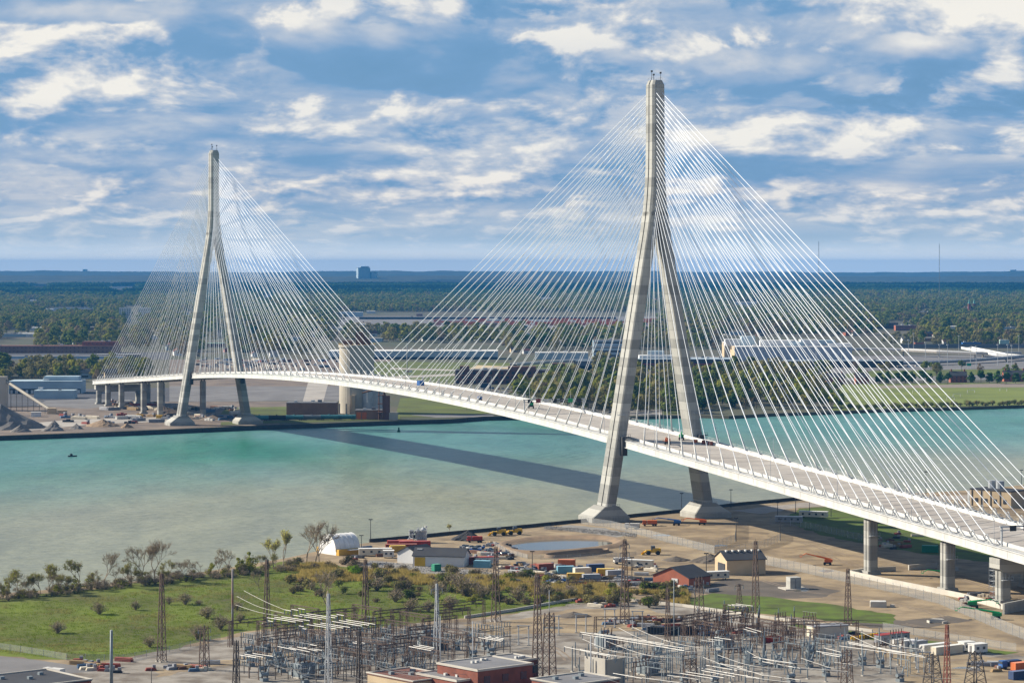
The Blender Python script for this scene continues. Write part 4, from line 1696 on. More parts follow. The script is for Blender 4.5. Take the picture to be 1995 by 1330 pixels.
# --- inspection plaza and the large white plant on the right
M_CANOPY = mat('canopy_blue_grey', (0.36, 0.43, 0.48), 0.6, (0.30, 0.37, 0.42), 0.05)
o, w, h = bldg('plaza_canopy', 'curved blue-grey canopy left of the near tower', 'canopy', 1122, 1214, 713, 703, 40, M_ROOFG, M_CANOPY, 0.0)
o, w, h = bldg('customs_hall', 'wide white and grey hall with a long red and yellow front behind the near tower', 'building', 1236, 1444, 722, 700, 60, M_ROOFD, M_CANOPY, 0.0)
MB().box((0, -30.4, h * 0.55), (w, 0.6, 1.1)).build('red_fascia', M_RED, o)
for i in range(26):
    MB().box((-w / 2 + 6 + i * (w - 12) / 25, -30.6, h * 0.05), (2.6, 0.6, h * 0.42)).build('booth', M_YELLOW if i % 4 else M_ROOFD, o)
roofbox(o, -w * 0.22, 8, h, (w * 0.45, 30, 4), M_WALLW, 'white_storey')
roofbox(o, -w * 0.28, 20, h, (20, 18, 9), M_WALLB, 'stair_block')
o, w, h = bldg('white_plant', 'large white industrial plant with stacked roof blocks right of the near tower', 'factory', 1432, 1660, 707, 676, 70, mat('plant_grey', (0.42, 0.46, 0.52), 0.7), M_ROOFW, 0.0)
MB().box((-w / 2 - 0.3, 0, 0), (0.6, 70, h * 1.05)).build('end_wall', M_WALLT, o)
for x, y, sx, sy, sz, m in ((-0.46, 24, 30, 20, 9, M_WALLW), (-0.36, 18, 18, 18, 13, M_WALLB), (-0.12, 5, 46, 30, 8, M_WALLW), (0.04, 0, 20, 26, 6, M_WALLB), (0.16, 6, 24, 26, 9, M_WALLW), (0.30, 10, 26, 22, 8, M_WALLB), (0.42, 4, 30, 30, 4, M_WALLW)):
    roofbox(o, w * x, y, h, (sx, sy, sz), m)
for i in range(6):
    MB().box((-w / 2 + (i + 0.5) * w / 6, -35.25, h * 0.1), (0.6, 0.5, h * 0.85)).build('pilaster', M_WALLB, o)
bldg('end_block', 'cream end block with a brick corner at the left of the white plant', 'building', 1411, 1440, 696, 667, 40, M_WALLT, M_ROOFW, 0.0)
o, w, h = bldg('front_canopy', 'long low grey canopy in front of the white plant', 'canopy', 1500, 1760, 716, 703, 24, M_ROOFD, M_CANOPY, -0.01)


def ramp(name, label, pxs, wdt, thick=2.2, m=None):
    """elevated ramp: (x, row of the ground below, height of the deck in m)"""
    pts = []
    for x, y, z in pxs:
        g = G(x, y)
        pts.append(Vector((g.x, g.y, z)))
    o = thing(name, (pts[0].x, pts[0].y, 0), 0, label, 'ramp')
    org = Vector((pts[0].x, pts[0].y, 0))
    b = MB()
    r = MB()
    ring = []
    for i, p in enumerate(pts):
        q = pts[min(i + 1, len(pts) - 1)] - pts[max(i - 1, 0)]
        n = Vector((-q.y, q.x, 0)).normalized() * wdt / 2
        a = p - org
        ring.append((a - n, a + n))
    for (a, c), (d, e) in zip(ring, ring[1:]):
        dz = Vector((0, 0, -thick))
        b.add([a, c, e, d, a + dz, c + dz, e + dz, d + dz], [(0, 3, 2, 1), (0, 4, 7, 3), (1, 2, 6, 5), (4, 5, 6, 7)])
    b.build('roadway', m or M_GRAVEL, o)
    for k in (0, 1):
        w = MB()
        for u, v in zip(ring, ring[1:]):
            n = (u[1] - u[0]).normalized() * 0.25
            a, d = u[k], v[k]
            up = Vector((0, 0, 1.3))
            w.add([a - n, a + n, d + n, d - n, a - n + up, a + n + up, d + n + up, d - n + up], [(0, 1, 5, 4), (1, 2, 6, 5), (2, 3, 7, 6), (3, 0, 4, 7), (4, 5, 6, 7)])
        w.build('parapet', M_WALLW, o)
    for (a, c) in ring[1:-1]:
        mid = (a + c) / 2
        if mid.z > 4:
            MB().box((mid.x, mid.y, 0), (2.0, 2.0, mid.z - thick)).build('column', M_CONC, o)
    return o


ramp('flyover', 'long pale concrete flyover curving across the plaza at right', [(1630, 693, 9), (1690, 692.5, 10), (1760, 693.5, 9.5), (1830, 696, 8.5), (1900, 697.5, 7.5), (1985, 696, 6.5)], 13)
ramp('white_ramp', 'white stub ramp sweeping up at the right of the flyover', [(1985, 700, 5), (1950, 699, 6.5), (1915, 695.5, 9), (1882, 693, 12)], 15, m=M_ROOFW)
ramp('low_ramp', 'grey ramp falling to the right below the flyover', [(1720, 714, 4), (1800, 712, 4.5), (1880, 709, 5), (1960, 704, 5.5), (2010, 700, 6)], 9, m=M_ROOFG)
ramp('plaza_access_road', 'pale elevated road beyond the derelict brick mill', [(1000, 717, 5), (1060, 714, 6), (1120, 712, 7), (1200, 712, 7)], 11)
for i in range(22):
    x = 1700 + random.uniform(-60, 110)
    y = 712 + random.uniform(-5, 5)
    bldg('site_cabin', 'small cabin or truck on the unfinished plaza ground at right', 'cabin', x, x + random.uniform(5, 10), y, y - random.uniform(2.5, 5), 3, random.choice((M_WALLW, M_WALLT, M_ROOFD, M_WALLW)), random.choice((M_WALLW, M_ROOFG)), 0.1, group='cabins on the plaza')
o = thing('noise_wall', G(1755, 678), 0, 'long grey noise wall behind the flyover at right', 'wall')
n = 30
for i in range(n):
    a = G(1755 + i * 9, 678) - G(1755, 678)
    MB().box((a.x + 3.6, a.y, 0), (7.1, 0.5, 6.5)).build('wall_panel', M_ROOFG, o)
pole = None
for i, (x, y) in enumerate(((1803, 706), (1830, 712), (1846, 712), (1868, 690), (1891, 718), (1902, 716), (1944, 712), (1963, 712), (1971, 714), (1740, 690), (1770, 700), (1985, 690), (1780, 684), (1245, 700), (1250, 690), (1640, 716), (1590, 722))):
    if pole is None:
        pole = thing('high_mast_light', G(x, y))
        MB().tube((0, 0, 0), (0, 0, 27), 0.42, 0.25, 6).build('pole', M_GALV, pole)
        MB().tube((0, 0, 26.2), (0, 0, 27.2), 1.4, 1.4, 8).build('lamp_ring', M_GALV, pole)
        k = pole
    else:
        k = copy_tree(pole, G(x, y))
    tag(k, 'slim grey high-mast light standing on the inspection plaza', 'lamp', 'high-mast lights on the plaza')
for x, y, lb in ((1536, 713, 'green roadside sign seen through the cables in front of the white plant'), (1605, 718, 'green roadside sign right of the front canopy'), (1888, 719, 'green roadside sign below the flyover at right')):
    o = thing('road_sign', G(x, y), 0, lb, 'sign')
    MB().box((0, 0, 4), (5.4, 0.3, 3.4)).build('panel', mat('sign_green', (0.01, 0.32, 0.20), 0.5), o)
    b = MB()
    for s in (-1.8, 1.8):
        b.tube((s, 0.3, 0), (s, 0.3, 6), 0.12, n=4)
    b.build('post', M_GALV, o)
bldg('blue_store', 'low blue-fronted store behind the noise wall at right', 'building', 1876, 1912, 677, 667, 16, M_BLUE, M_ROOFD, 0.0)
bldg('red_brick_block', 'small red brick block behind the noise wall', 'building', 1783, 1800, 677, 667, 14, M_BRICKR, M_ROOFD, 0.0)
bldg('pale_shop', 'small pale teal-fronted shop behind the noise wall at far right', 'building', 1950, 1966, 676, 662, 14, mat('pale_teal', (0.40, 0.58, 0.55), 0.7), M_WALLW, 0.0)
bldg('brick_school', 'long red brick school with a flat pale roof among the trees at right', 'building', 1745, 1785, 644, 634, 24, M_BRICKR, M_ROOFG, 0.0, (10, 2, 0.5, 0.5, M_GLASS))
bldg('brick_school', 'dark brick school half hidden in trees at right, left of the pale-roofed one', 'building', 1708, 1750, 640, 629, 24, M_BRICKD, M_ROOFD, 0.0, (10, 2, 0.5, 0.5, M_GLASS))
bldg('flat_block', 'long flat-roofed brick block below the twin-spired church', 'building', 1778, 1820, 616, 608, 30, M_BRICKD, M_ROOFG, 0.0)
bldg('flat_block', 'cream flat block in the trees left of the church', 'building', 1697, 1718, 604, 598, 30, M_WALLT, M_ROOFW, 0.0)


def church():
    p = G(1893, 614)
    o = thing('church', p, 0, 'brick church with twin green spires rising from the trees at right', 'church')
    MB().box((0, 20, 0), (18, 44, 17)).build('nave', M_BRICKD, o)
    MB().gable((0, 20, 0), (44, 18, 24), pi / 2, 17, 0.6, 'roof').build('roof', M_ROOFD, o)
    for x in (-6.5, 6.5):
        t = MB().box((x, -2, 0), (6.5, 6.5, 30)).build('bell_tower', M_BRICKR, o)
        s = MB()
        s.prism([(x - 3.2, -5.2), (x + 3.2, -5.2), (x + 3.2, 1.2), (x - 3.2, 1.2)], 30, 43, [(x - .1, -2.1), (x + .1, -2.1), (x + .1, -1.9), (x - .1, -1.9)])
        s.build('spire', mat('copper_green', (0.22, 0.45, 0.36), 0.7), t)


church()
# brick houses of the old fort
def brick_house(x, y, wpx, lb, rz=0.0, m=None):
    p = G(x, y)
    k = p.y / F
    w = wpx * k
    o = thing('brick_house', p, rz, lb, 'house')
    MB().gable((0, 6, 0), (w, 12, 12), 0, 7.5, 0.5, 'wall').build('wall', m or M_BRICKR, o)
    r = MB().gable((0, 6, 0), (w, 12, 12), 0, 7.5, 0.5, 'roof').build('roof', M_ROOFD, o)
    for s in (-1, 1):
        MB().box((s * w * 0.4, 6, 10.5), (1.5, 1.2, 4)).build('chimney', M_BRICKR, r)
    n = max(2, int(w / 4))
    for i in range(n):
        for z in (1.4, 4.8):
            q = MB().box((-w / 2 + (i + .5) * w / n, -0.08, z), (1.2, 0.2, 1.8)).build('window', M_GLASS, o)
    return o


for x, y, wpx, lb in ((1628, 749, 36, 'red brick gabled house behind the sports field, seen through the cables'), (1680, 748, 26, 'small brick house right of the cable fan behind the field'), (1868, 745, 32, 'red brick house with a lit gable between the round trees'),
                      (1978, 743, 44, 'large brick house with white dormers at the right edge'), (1410, 748, 60, 'dark red brick barracks right of the near tower'), (1468, 746, 40, 'dark brick barracks second right of the near tower'),
                      (1320, 738, 44, 'dark brick house between the near tower legs'), (1550, 746, 40, 'dark brick barracks half hidden by the cables')):
    brick_house(x, y, wpx, lb)
bldg('long_pavilion', 'low white pavilion with a pink end on the wooded shore right of the near tower', 'pavilion', 1420, 1492, 758, 750, 18, M_WALLW, M_ROOFW, 0.0)
# goals
for x, y, lb in ((1955, 762, 'white goal at the far right of the field'), (1864, 773, 'white goal left of centre on the field'), (1852, 779, 'white goal nearest the shore'), (1892, 765, 'white goal lying in the middle of the field'), (1785, 766, 'white goal at the left of the field')):
    o = thing('goal', G(x, y), 0.1, lb, 'goal')
    b = MB()
    b.box((-3.6, 0, 0), (0.3, 0.3, 2.6))
    b.box((3.6, 0, 0), (0.3, 0.3, 2.6))
    b.box((0, 0, 2.6), (7.5, 0.3, 0.3))
    b.build('frame', M_WALLW, o)
    b = MB()
    for s in (-3.6, 3.6):
        b.tube((s, 0, 2.6), (s, 2, 0), 0.1, n=4)
    b.tube((-3.6, 2, 0), (3.6, 2, 0), 0.1, n=4)
    b.build('net_stays', M_WALLW, o)
# skyline: towers and masts
o, w, h = bldg('office_tower', 'hazy square office tower breaking the skyline right of the far bridge tower', 'tower', 698, 721, 548, 522, 120, M_WALLB, M_ROOFG, 0.2)
roofbox(o, w * 0.1, 0, h, (w * 0.7, 60, 15), M_WALLB)
bldg('office_wing', 'lower hazy office block right of the skyline office tower', 'tower', 724, 735, 548, 530, 100, M_WALLB, M_ROOFG, 0.2)
bldg('far_block', 'tiny hazy tower on the skyline at left', 'tower', 161, 169, 540, 525, 60, M_WALLB, M_ROOFG, 0.0)
bldg('far_block', 'tiny hazy block on the skyline at the right edge', 'tower', 1968, 1980, 540, 526, 60, M_WALLB, M_ROOFG, 0.0)
for x, yt, yb, lb in ((1595, 474, 592, 'thin grey broadcasting mast right of the near tower, on the horizon'), (1830, 479, 590, 'faint thin mast rising over the horizon at right')):
    p = G(x, yb)
    o = thing('broadcast_mast', p, 0, lb, 'mast')
    h = (yb - yt) * p.y / F
    b = MB()
    for i in range(3):
        a = 2 * pi * i / 3
        b.tube((cos(a) * 1.1, sin(a) * 1.1, 0), (cos(a) * 1.1, sin(a) * 1.1, h), 0.34, 0.34, 4)
    for i in range(40):
        a = 2 * pi * (i % 3) / 3
        c = 2 * pi * ((i + 1) % 3) / 3
        b.tube((cos(a) * 1.1, sin(a) * 1.1, h * i / 40), (cos(c) * 1.1, sin(c) * 1.1, h * (i + 1) / 40), 0.2, 0.2, 3)
    mm = mat('mast_grey', (0.13, 0.14, 0.15), 0.7)
    b.build('lattice', mm, o)
    MB().tube((0, 0, h), (0, 0, h + 7), 0.7, 0.7, 6).build('antenna', mm, o)
# pale roofs of sheds scattered through the suburbs
for i, (x0, x1, y) in enumerate(ROOFS):
    k = i % 4
    wm = (M_WALLW, M_WALLB, M_BRICKM, M_WALLW)[k]
    rm = (M_ROOFW, M_ROOFG, M_ROOFG, M_ROOFW)[k]
    nmx = ('pale', 'grey', 'brick', 'white-roofed')[k]
    bldg('flat_roofed_shed', nmx + ' flat-roofed shed far off among the suburban trees', 'shed', x0, x1, y + 1.5, y - 1.5 - (y - 540) * 0.03, 40, wm, rm, 0.0, group=nmx + ' sheds in the suburbs')


# --- houses among the trees
def house(wall, roof):
    o = thing('suburban_house')
    MB().gable((0, 0, 0), (11, 8.5, 8.2), 0, 5.0, 0.5, 'wall').build('wall', wall, o)
    MB().gable((0, 0, 0), (11, 8.5, 8.2), 0, 5.0, 0.5, 'roof').build('roof', roof, o)
    MB().box((0, -4.3, 1.2), (5.5, 0.15, 1.6)).build('window', M_GLASS, o)
    return o


hp = []
rng = random.Random(22)
for x, y, rz in HOUSES:
    if len(hp) < 5:
        k = len(hp)
        o = house((M_WALLW, M_WALLT, M_BRICKR, M_WALLB, M_WALLW)[k], (M_ROOFG, M_ROOFD, M_ROOFD, M_ROOFG, M_BRICKD)[k])
        o.location = (x, y, 0)
        o.rotation_euler = (0, 0, rz)
        hp.append(o)
    else:
        k = rng.choice((0, 0, 1, 2, 3, 4, 4))
        o = copy_tree(hp[k], (x, y, 0), rz, rng.uniform(0.9, 1.35))
    tag(o, ('small white gabled house with a grey roof among suburban trees', 'small tan gabled house among suburban trees', 'small brick gabled house among suburban trees', 'small blue-grey gabled house among suburban trees', 'small white house with a brown roof among suburban trees')[k],
        'house', ('white houses in the suburbs', 'tan houses in the suburbs', 'brick houses in the suburbs', 'blue-grey houses in the suburbs', 'brown-roofed houses in the suburbs')[k])

# --- single trees one can tell apart on the far bank
rng = random.Random(77)
for i in range(17):
    x = 1712 + i * 17 + (10 if i > 8 else 0) + rng.uniform(-3, 3)
    if 1855 < x < 1876:
        continue
    ftree('dark', x, 748 - rng.uniform(0, 2), rng.uniform(0.95, 1.2), 'round dark-green tree in the row behind the sports field', 'row of round trees', i)
for i in range(70):
    x = rng.uniform(1362, 1640)
    y = rng.uniform(762, 800)
    k = rng.choice(('dark', 'dark', 'mid', 'olive', 'spring', 'mid'))
    ftree(k, x, y, rng.uniform(0.7, 1.15), TREES[k][1] + ' in the waterside wood right of the near tower', k + ' trees in the waterside wood', i)
for i in range(58):
    x = rng.uniform(1005, 1236)
    y = rng.uniform(758, 800)
    k = rng.choice(('olive', 'olive', 'rust', 'mid', 'spring', 'olive'))
    ftree(k, x, y, rng.uniform(0.75, 1.2), TREES[k][1] + ' in the park left of the near tower', k + ' trees in the park left of the near tower', i)
for i in range(26):
    x = rng.uniform(1236, 1362)
    y = rng.uniform(738, 792)
    if 1262 < x < 1330 and y > 745 and rng.random() < 0.6:
        continue
    k = rng.choice(('olive', 'olive', 'rust', 'mid', 'spring'))
    ftree(k, x, y, rng.uniform(0.7, 1.1), TREES[k][1] + ' in the park between the near tower legs', k + ' trees between the near tower legs', i)
for i in range(60):
    x = rng.uniform(-30, 200)
    y = rng.uniform(727, 745)
    k = rng.choice(('olive', 'rust', 'mid', 'spring', 'olive'))
    ftree(k, x, y, rng.uniform(0.8, 1.2), TREES[k][1] + ' in the wood behind the long factory at left', k + ' trees behind the long factory', i)
for i in range(34):
    x = rng.uniform(1500, 1995)
    y = rng.uniform(722, 738)
    if rng.random() < 0.4:
        continue
    k = rng.choice(('olive', 'rust', 'mid', 'mid'))
    ftree(k, x, y, rng.uniform(0.6, 0.95), TREES[k][1] + ' between the plaza and the old brick houses', k + ' trees below the plaza', i)
for i in range(22):
    x = rng.uniform(850, 1010)
    y = rng.uniform(770, 803)
    k = rng.choice(('olive', 'rust', 'olive', 'mid'))
    ftree(k, x, y, rng.uniform(0.35, 0.6), TREES[k][1] + ', small, on the riverside lawn under mid-span', k + ' small trees under mid-span', i)
gp('approach_path', [(690, 736), (900, 727), (1180, 721), (1180, 724), (900, 731), (700, 740)], 0.2, M_GRAVEL)
gp('approach_path', [(760, 716), (900, 720), (1000, 712), (1004, 714), (900, 723), (760, 719)], 0.2, M_GRAVEL)
# scrub along the far shore at right
shr = None
for i in range(46):
    x = 1640 + i * 8 + rng.uniform(-3, 3)
    y = 799.5 - (x - 1640) * 0.026 + rng.uniform(-3.0, -0.5)
    key = 'fs%d' % (i % 2)
    place(key, (lambda: make_shrub('shore_shrub', 31, 4.5, 3.2, L_OLIVE, 160, 0.5)) if i % 2 else (lambda: make_shrub('shore_shrub', 32, 5.0, 3.4, L_MID, 190, 0.5)), G(x, y), rng.uniform(0, 6), rng.uniform(0.7, 1.3),
          'olive scrub bush on the far shore below the field' if i % 2 else 'green scrub bush on the far shore below the field', 'shrub', ('olive' if i % 2 else 'green') + ' scrub on the far shore')
# boats and buoy
for x, y, lb, m in ((48, 853.5, 'small white boat moored below the quarry at left', M_WALLW), (140, 889, 'small dark fishing boat out on the river at left', M_ROOFD), (1943, 796, 'small pale motorboat near the far shore at right', M_WALLW)):
    p = G(x, y, WATER_Z)
    o = thing('small_boat', p, 0.3, lb, 'boat')
    b = MB()
    b.prism([(-2.6, -0.9), (1.4, -1.0), (3.2, 0), (1.4, 1.0), (-2.6, 0.9)], -0.2, 0.8, [(-2.8, -1.1), (1.6, -1.2), (3.8, 0), (1.6, 1.2), (-2.8, 1.1)])
    b.build('hull', m, o)
    MB().box((-0.4, 0, 0.8), (1.8, 1.3, 1.2), taper=0.8).build('cabin', m, o)
p = G(777, 841, WATER_Z)
o = thing('buoy', p, 0, 'dark green channel buoy on the river below the silo', 'buoy')
MB().tube((0, 0, -0.3), (0, 0, 0.9), 1.3, 1.3, 12).build('float', mat('buoy_green', (0.02, 0.09, 0.05), 0.6), o)
MB().tube((0, 0, 0.9), (0, 0, 3.6), 0.9, 0.5, 8).build('cage', mat('buoy_green', (0.02, 0.09, 0.05), 0.6), o)

# ------------------------------------------------------------------ the near bank: ground
M_MEADOW = mat('meadow_grass', (0.118, 0.158, 0.008), 0.95, (0.070, 0.074, 0.014), 0.035, 0.5, 0.25, 0.6, detail=9, stretch=(1.0, 0.55, 1.0))
M_LAWN2 = mat('verge_grass', (0.092, 0.142, 0.012), 0.95, (0.062, 0.076, 0.014), 0.10, 0.5, 0.2, 0.8, detail=8)
M_SUBGRAV = mat('switchyard_gravel', (0.30, 0.275, 0.24), 0.95, (0.125, 0.102, 0.08), 0.09, 0.5, 0.2, 0.9, detail=12)
M_HAUL = mat('haul_road', (0.34, 0.265, 0.165), 0.95, (0.20, 0.15, 0.095), 0.09, 0.5, 0.1, 0.8, detail=8)
M_DARKSOIL = mat('dark_soil', (0.125, 0.105, 0.085), 0.95, (0.085, 0.072, 0.06), 0.06, 0.5, 0.3, 0.8, detail=8)
M_RUBBLE = mat('rubble', (0.27, 0.26, 0.245), 0.95, (0.16, 0.15, 0.14), 0.25, 0.5, 0.5, 0.7, detail=8)
M_SLAB = mat('pale_concrete', (0.55, 0.52, 0.46), 0.9, (0.45, 0.42, 0.37), 0.1, 0.5, detail=7)

gp('meadow', [(-160, 1174), (0, 1164), (150, 1150), (300, 1132), (450, 1112), (560, 1092), (640, 1098), (700, 1106), (860, 1126), (1000, 1146), (1150, 1156), (1240, 1163), (1215, 1176), (1050, 1190), (920, 1203), (700, 1224),
              (520, 1224), (430, 1240), (300, 1272), (190, 1287), (60, 1282), (-160, 1262)], 0.010, M_MEADOW, rag=1.3)
gp('service_road', [(-160, 1262), (60, 1283), (150, 1296), (190, 1306), (60, 1318), (-160, 1330)], 0.016, M_ASPH)
gp('switchyard', [(-160, 1336), (150, 1300), (190, 1292), (430, 1246), (500, 1229), (700, 1228), (930, 1208), (1160, 1167), (1330, 1180), (1500, 1206), (1750, 1236), (1995, 1276), (2200, 1300), (2200, 1500), (-160, 1500)], 0.012, M_SUBGRAV, rag=1.3)
gp('switchyard_bare_soil', [(900, 1216), (1010, 1206), (1130, 1184), (1260, 1186), (1330, 1200), (1290, 1226), (1120, 1232), (960, 1236)], 0.018, M_HAUL, rag=1.3)
gp('switchyard_bare_soil', [(1700, 1262), (1995, 1284), (2200, 1300), (2200, 1400), (1780, 1400), (1760, 1300)], 0.018, M_HAUL, rag=1.3)
gp('switchyard_track', [(300, 1306), (420, 1286), (560, 1268), (570, 1276), (420, 1298), (310, 1318)], 0.018, M_HAUL, rag=1.3)
gp('haul_road', [(690, 1062), (880, 1052), (950, 1056), (1000, 1090), (1180, 1088), (1330, 1072), (1420, 1074), (1500, 1092), (1420, 1100), (1300, 1090), (1180, 1100), (1040, 1104), (960, 1096), (860, 1074), (700, 1072)], 0.010, M_HAUL, rag=1.3)
gp('haul_road', [(1430, 1060), (1480, 1052), (1500, 1038), (1450, 1034), (1520, 1030), (1700, 1068), (1850, 1100), (1995, 1135), (2100, 1160), (2100, 1175), (1850, 1120), (1640, 1080), (1500, 1060)], 0.010, M_HAUL, rag=1.3)
gp('dark_fill', [(1330, 1150), (1420, 1128), (1560, 1135), (1640, 1150), (1600, 1164), (1500, 1166), (1400, 1160)], 0.014, M_DARKSOIL, rag=1.3)
gp('dark_fill', [(1560, 1195), (1760, 1208), (1850, 1198), (1900, 1208), (1800, 1222), (1700, 1222)], 0.016, M_DARKSOIL, rag=1.3)
gp('rubble_apron', [(720, 1090), (830, 1100), (960, 1116), (1100, 1122), (1240, 1132), (1240, 1142), (1080, 1136), (930, 1130), (800, 1112), (700, 1100)], 0.016, M_RUBBLE, rag=1.3)
gp('rubble_apron', [(1110, 1022), (1180, 1028), (1240, 1042), (1200, 1046), (1120, 1034), (1060, 1028)], 0.016, M_RUBBLE, rag=1.3)
gp('verge', [(1330, 1168), (1390, 1154), (1520, 1164), (1640, 1180), (1750, 1198), (1742, 1214), (1650, 1212), (1480, 1194), (1350, 1183)], 0.020, M_LAWN2, rag=1.3)
gp('verge', [(1545, 1214), (1680, 1232), (1860, 1254), (1990, 1270), (1960, 1274), (1820, 1262), (1650, 1238), (1540, 1222)], 0.022, M_LAWN2, rag=1.3)
gp('riverside_green', [(1528, 1014), (1556, 990), (1640, 984), (1760, 1000), (2150, 1080), (2150, 1118), (1900, 1092), (1720, 1066), (1600, 1042)], 0.012, M_LAWN2, rag=1.3)
gp('riverside_roadway', [(1420, 994), (1560, 979), (1700, 972), (1995, 958), (1995, 968), (1700, 980), (1560, 988), (1480, 1000)], 0.010, mat('pale_roadway', (0.34, 0.30, 0.26), 0.95), rag=1.3)

# sediment ponds with raised earth rims
def pond_mat():
    m = bpy.data.materials.new('pond_water')
    m.use_nodes = True
    T = NT(m.node_tree)
    b = T.n['Principled BSDF']
    b.inputs['Base Color'].default_value = (0.10, 0.10, 0.085, 1)
    b.inputs['Specular IOR Level'].default_value = 0.3
    b.inputs['Roughness'].default_value = 0.08
    b.inputs['IOR'].default_value = 1.33
    bp = T.n.new('ShaderNodeBump')
    bp.inputs['Strength'].default_value = 0.05
    geo = T.n.new('ShaderNodeNewGeometry')
    T.put(bp.inputs['Height'], T.noise(geo.outputs['Position'], 0.8, 3.0, 0.5))
    T.l.new(bp.outputs[0], b.inputs['Normal'])
    return m


M_POND = pond_mat()


def pond(pts, rim):
    P = smooth_poly([G(a, b) for a, b in pts], 6)
    sheet('pond', P, 0.03, M_POND)
    c = sum((Vector((p.x, p.y)) for p in P), Vector((0, 0))) / len(P)
    b = MB()
    prof = [(-0.4, 0.0), (rim * 0.3, 0.5), (rim * 0.75, 1.3), (rim * 1.0, 1.35), (rim * 1.6, 0.02)]
    n = len(P)
    for p in P:
        d = (Vector((p.x, p.y)) - c)
        d.y *= 1.6
        d.normalize()
        for o, z in prof:
            b.v.append((p.x + d.x * o, p.y + d.y * o, z))
    k = len(prof)
    for i in range(n):
        j = (i + 1) % n
        for q in range(k - 1):
            b.f.append((i * k + q, j * k + q, j * k + q + 1, i * k + q + 1))
            b.mi.append(0)
    o = b.build('pond_bank', M_SANDPILE, smooth=True)
    o['kind'] = 'structure'


pond([(996, 1062), (1030, 1054), (1090, 1050), (1150, 1050), (1185, 1053), (1192, 1060), (1150, 1068), (1090, 1074), (1030, 1075), (1002, 1070)], 5.0)
pond([(1068, 1083), (1110, 1078), (1170, 1073), (1178, 1076), (1130, 1082), (1080, 1086)], 1.5)

# wheel ruts and puddles
M_RUT = mat('wheel_ruts', (0.17, 0.13, 0.095), 0.95, (0.26, 0.205, 0.15), 0.12, 0.5, detail=8)


def ruts(pts, wob):
    P = []
    q = [G(a, b) for a, b in pts]
    for i in range(len(q) - 1):
        p0, p1, p2, p3 = q[max(i - 1, 0)], q[i], q[i + 1], q[min(i + 2, len(q) - 1)]
        for k in range(10):
            t = k / 10
            P.append(0.5 * ((2 * p1) + (p2 - p0) * t + (2 * p0 - 5 * p1 + 4 * p2 - p3) * t * t + (3 * p1 - p0 - 3 * p2 + p3) * t ** 3))
    b = MB()
    for s in (-1.05, 1.05):
        prev = None
        for i in range(len(P) - 1):
            d = (P[i + 1] - P[i]).normalized()
            n = Vector((-d.y, d.x, 0))
            w = 0.38 + 0.16 * sin(i * 1.7 + wob)
            c = P[i] + n * (s + 0.25 * sin(i * 0.6 + wob))
            cur = (c - n * w, c + n * w)
            if prev:
                b.add([(v.x, v.y, 0.026) for v in (prev[0], prev[1], cur[1], cur[0])], [(0, 3, 2, 1)])
            prev = cur
    o = b.build('wheel_ruts', M_RUT)
    o['kind'] = 'structure'


for i, p in enumerate(([(700, 1066), (820, 1060), (900, 1060), (980, 1078), (1040, 1098), (1180, 1094), (1300, 1080), (1400, 1076)], [(880, 1050), (960, 1048), (1050, 1034), (1110, 1026)], [(1250, 1036), (1330, 1034), (1400, 1030), (1430, 1024)],
                       [(1240, 1052), (1300, 1044), (1380, 1050), (1425, 1044)], [(1450, 1050), (1540, 1052), (1640, 1078), (1740, 1092), (1850, 1122), (1980, 1160)], [(1500, 1066), (1580, 1072), (1650, 1096), (1690, 1106)], [(1560, 1160), (1640, 1166), (1760, 1180), (1860, 1206)],
                       [(1480, 1128), (1560, 1150), (1650, 1160), (1690, 1168)], [(1000, 1108), (1100, 1104), (1200, 1112), (1280, 1116)], [(960, 1224), (1060, 1216), (1180, 1206), (1290, 1214)], [(1800, 1290), (1880, 1284), (1990, 1300)], [(320, 1312), (420, 1292), (560, 1272)],
                       [(1760, 1214), (1860, 1232), (1960, 1252)], [(1010, 1240), (1080, 1262), (1110, 1290)], [(900, 1066), (950, 1084), (1000, 1100)])):
    ruts(p, i * 1.3)
for i, (x, y, w, h) in enumerate(((1290, 1042, 16, 2.2), (1402, 1062, 12, 1.8), (1100, 1098, 15, 1.6), (1610, 1112, 14, 2.0), (1790, 1142, 13, 1.8), (1080, 1222, 20, 2.4), (1880, 1300, 22, 2.6), (1560, 1150, 14, 1.6))):
    P = smooth_poly([G(x + w * cos(a) * (1 + .3 * sin(3 * a + i)), y + h * sin(a) * (1 + .25 * cos(2 * a + i))) for a in [2 * pi * k / 9 for k in range(9)]], 3)
    sheet('puddle', P, 0.03, M_POND)

# ------------------------------------------------------------------ machines, cabins and containers
M_TYRE = mat('tyre', (0.03, 0.03, 0.03), 0.9)


def container(m, L=6.1):
    o = thing('shipping_container')
    b = MB()
    b.box((0, 0, 0.15), (L - 0.1, 2.34, 2.4))
    for s in (-1, 1):
        n = int(L / 0.55)
        for i in range(n):
            b.box((-L / 2 + (i + 0.5) * L / n, s * 1.19, 0.25), (L / n * 0.5, 0.07, 2.2))
    b.build('body', m, o)
    b = MB()
    for x in (-L / 2, L / 2):
        for y in (-1.17, 1.17):
            b.box((x, y, 0), (0.16, 0.16, 2.62))
    for y in (-1.17, 1.17):
        b.box((0, y, 2.48), (L - 0.17, 0.13, 0.14))
        b.box((0, y, 0.01), (L - 0.17, 0.13, 0.14))
    b.build('frame', m, o)
    for y in (-0.58, 0.58):
        MB().box((-L / 2 - 0.01, y, 0.2), (0.08, 1.1, 2.25)).build('door', m, o)
    MB().box((0, 0, 2.56), (L - 0.2, 2.2, 0.06)).build('roof', mat(m.name + '_roof', tuple(min(0.75, c * 1.25 + 0.10) for c in m.node_tree.nodes['Mix'].inputs[6].default_value[:3]), 0.6) if 'Mix' in m.node_tree.nodes else m, o)
    return o


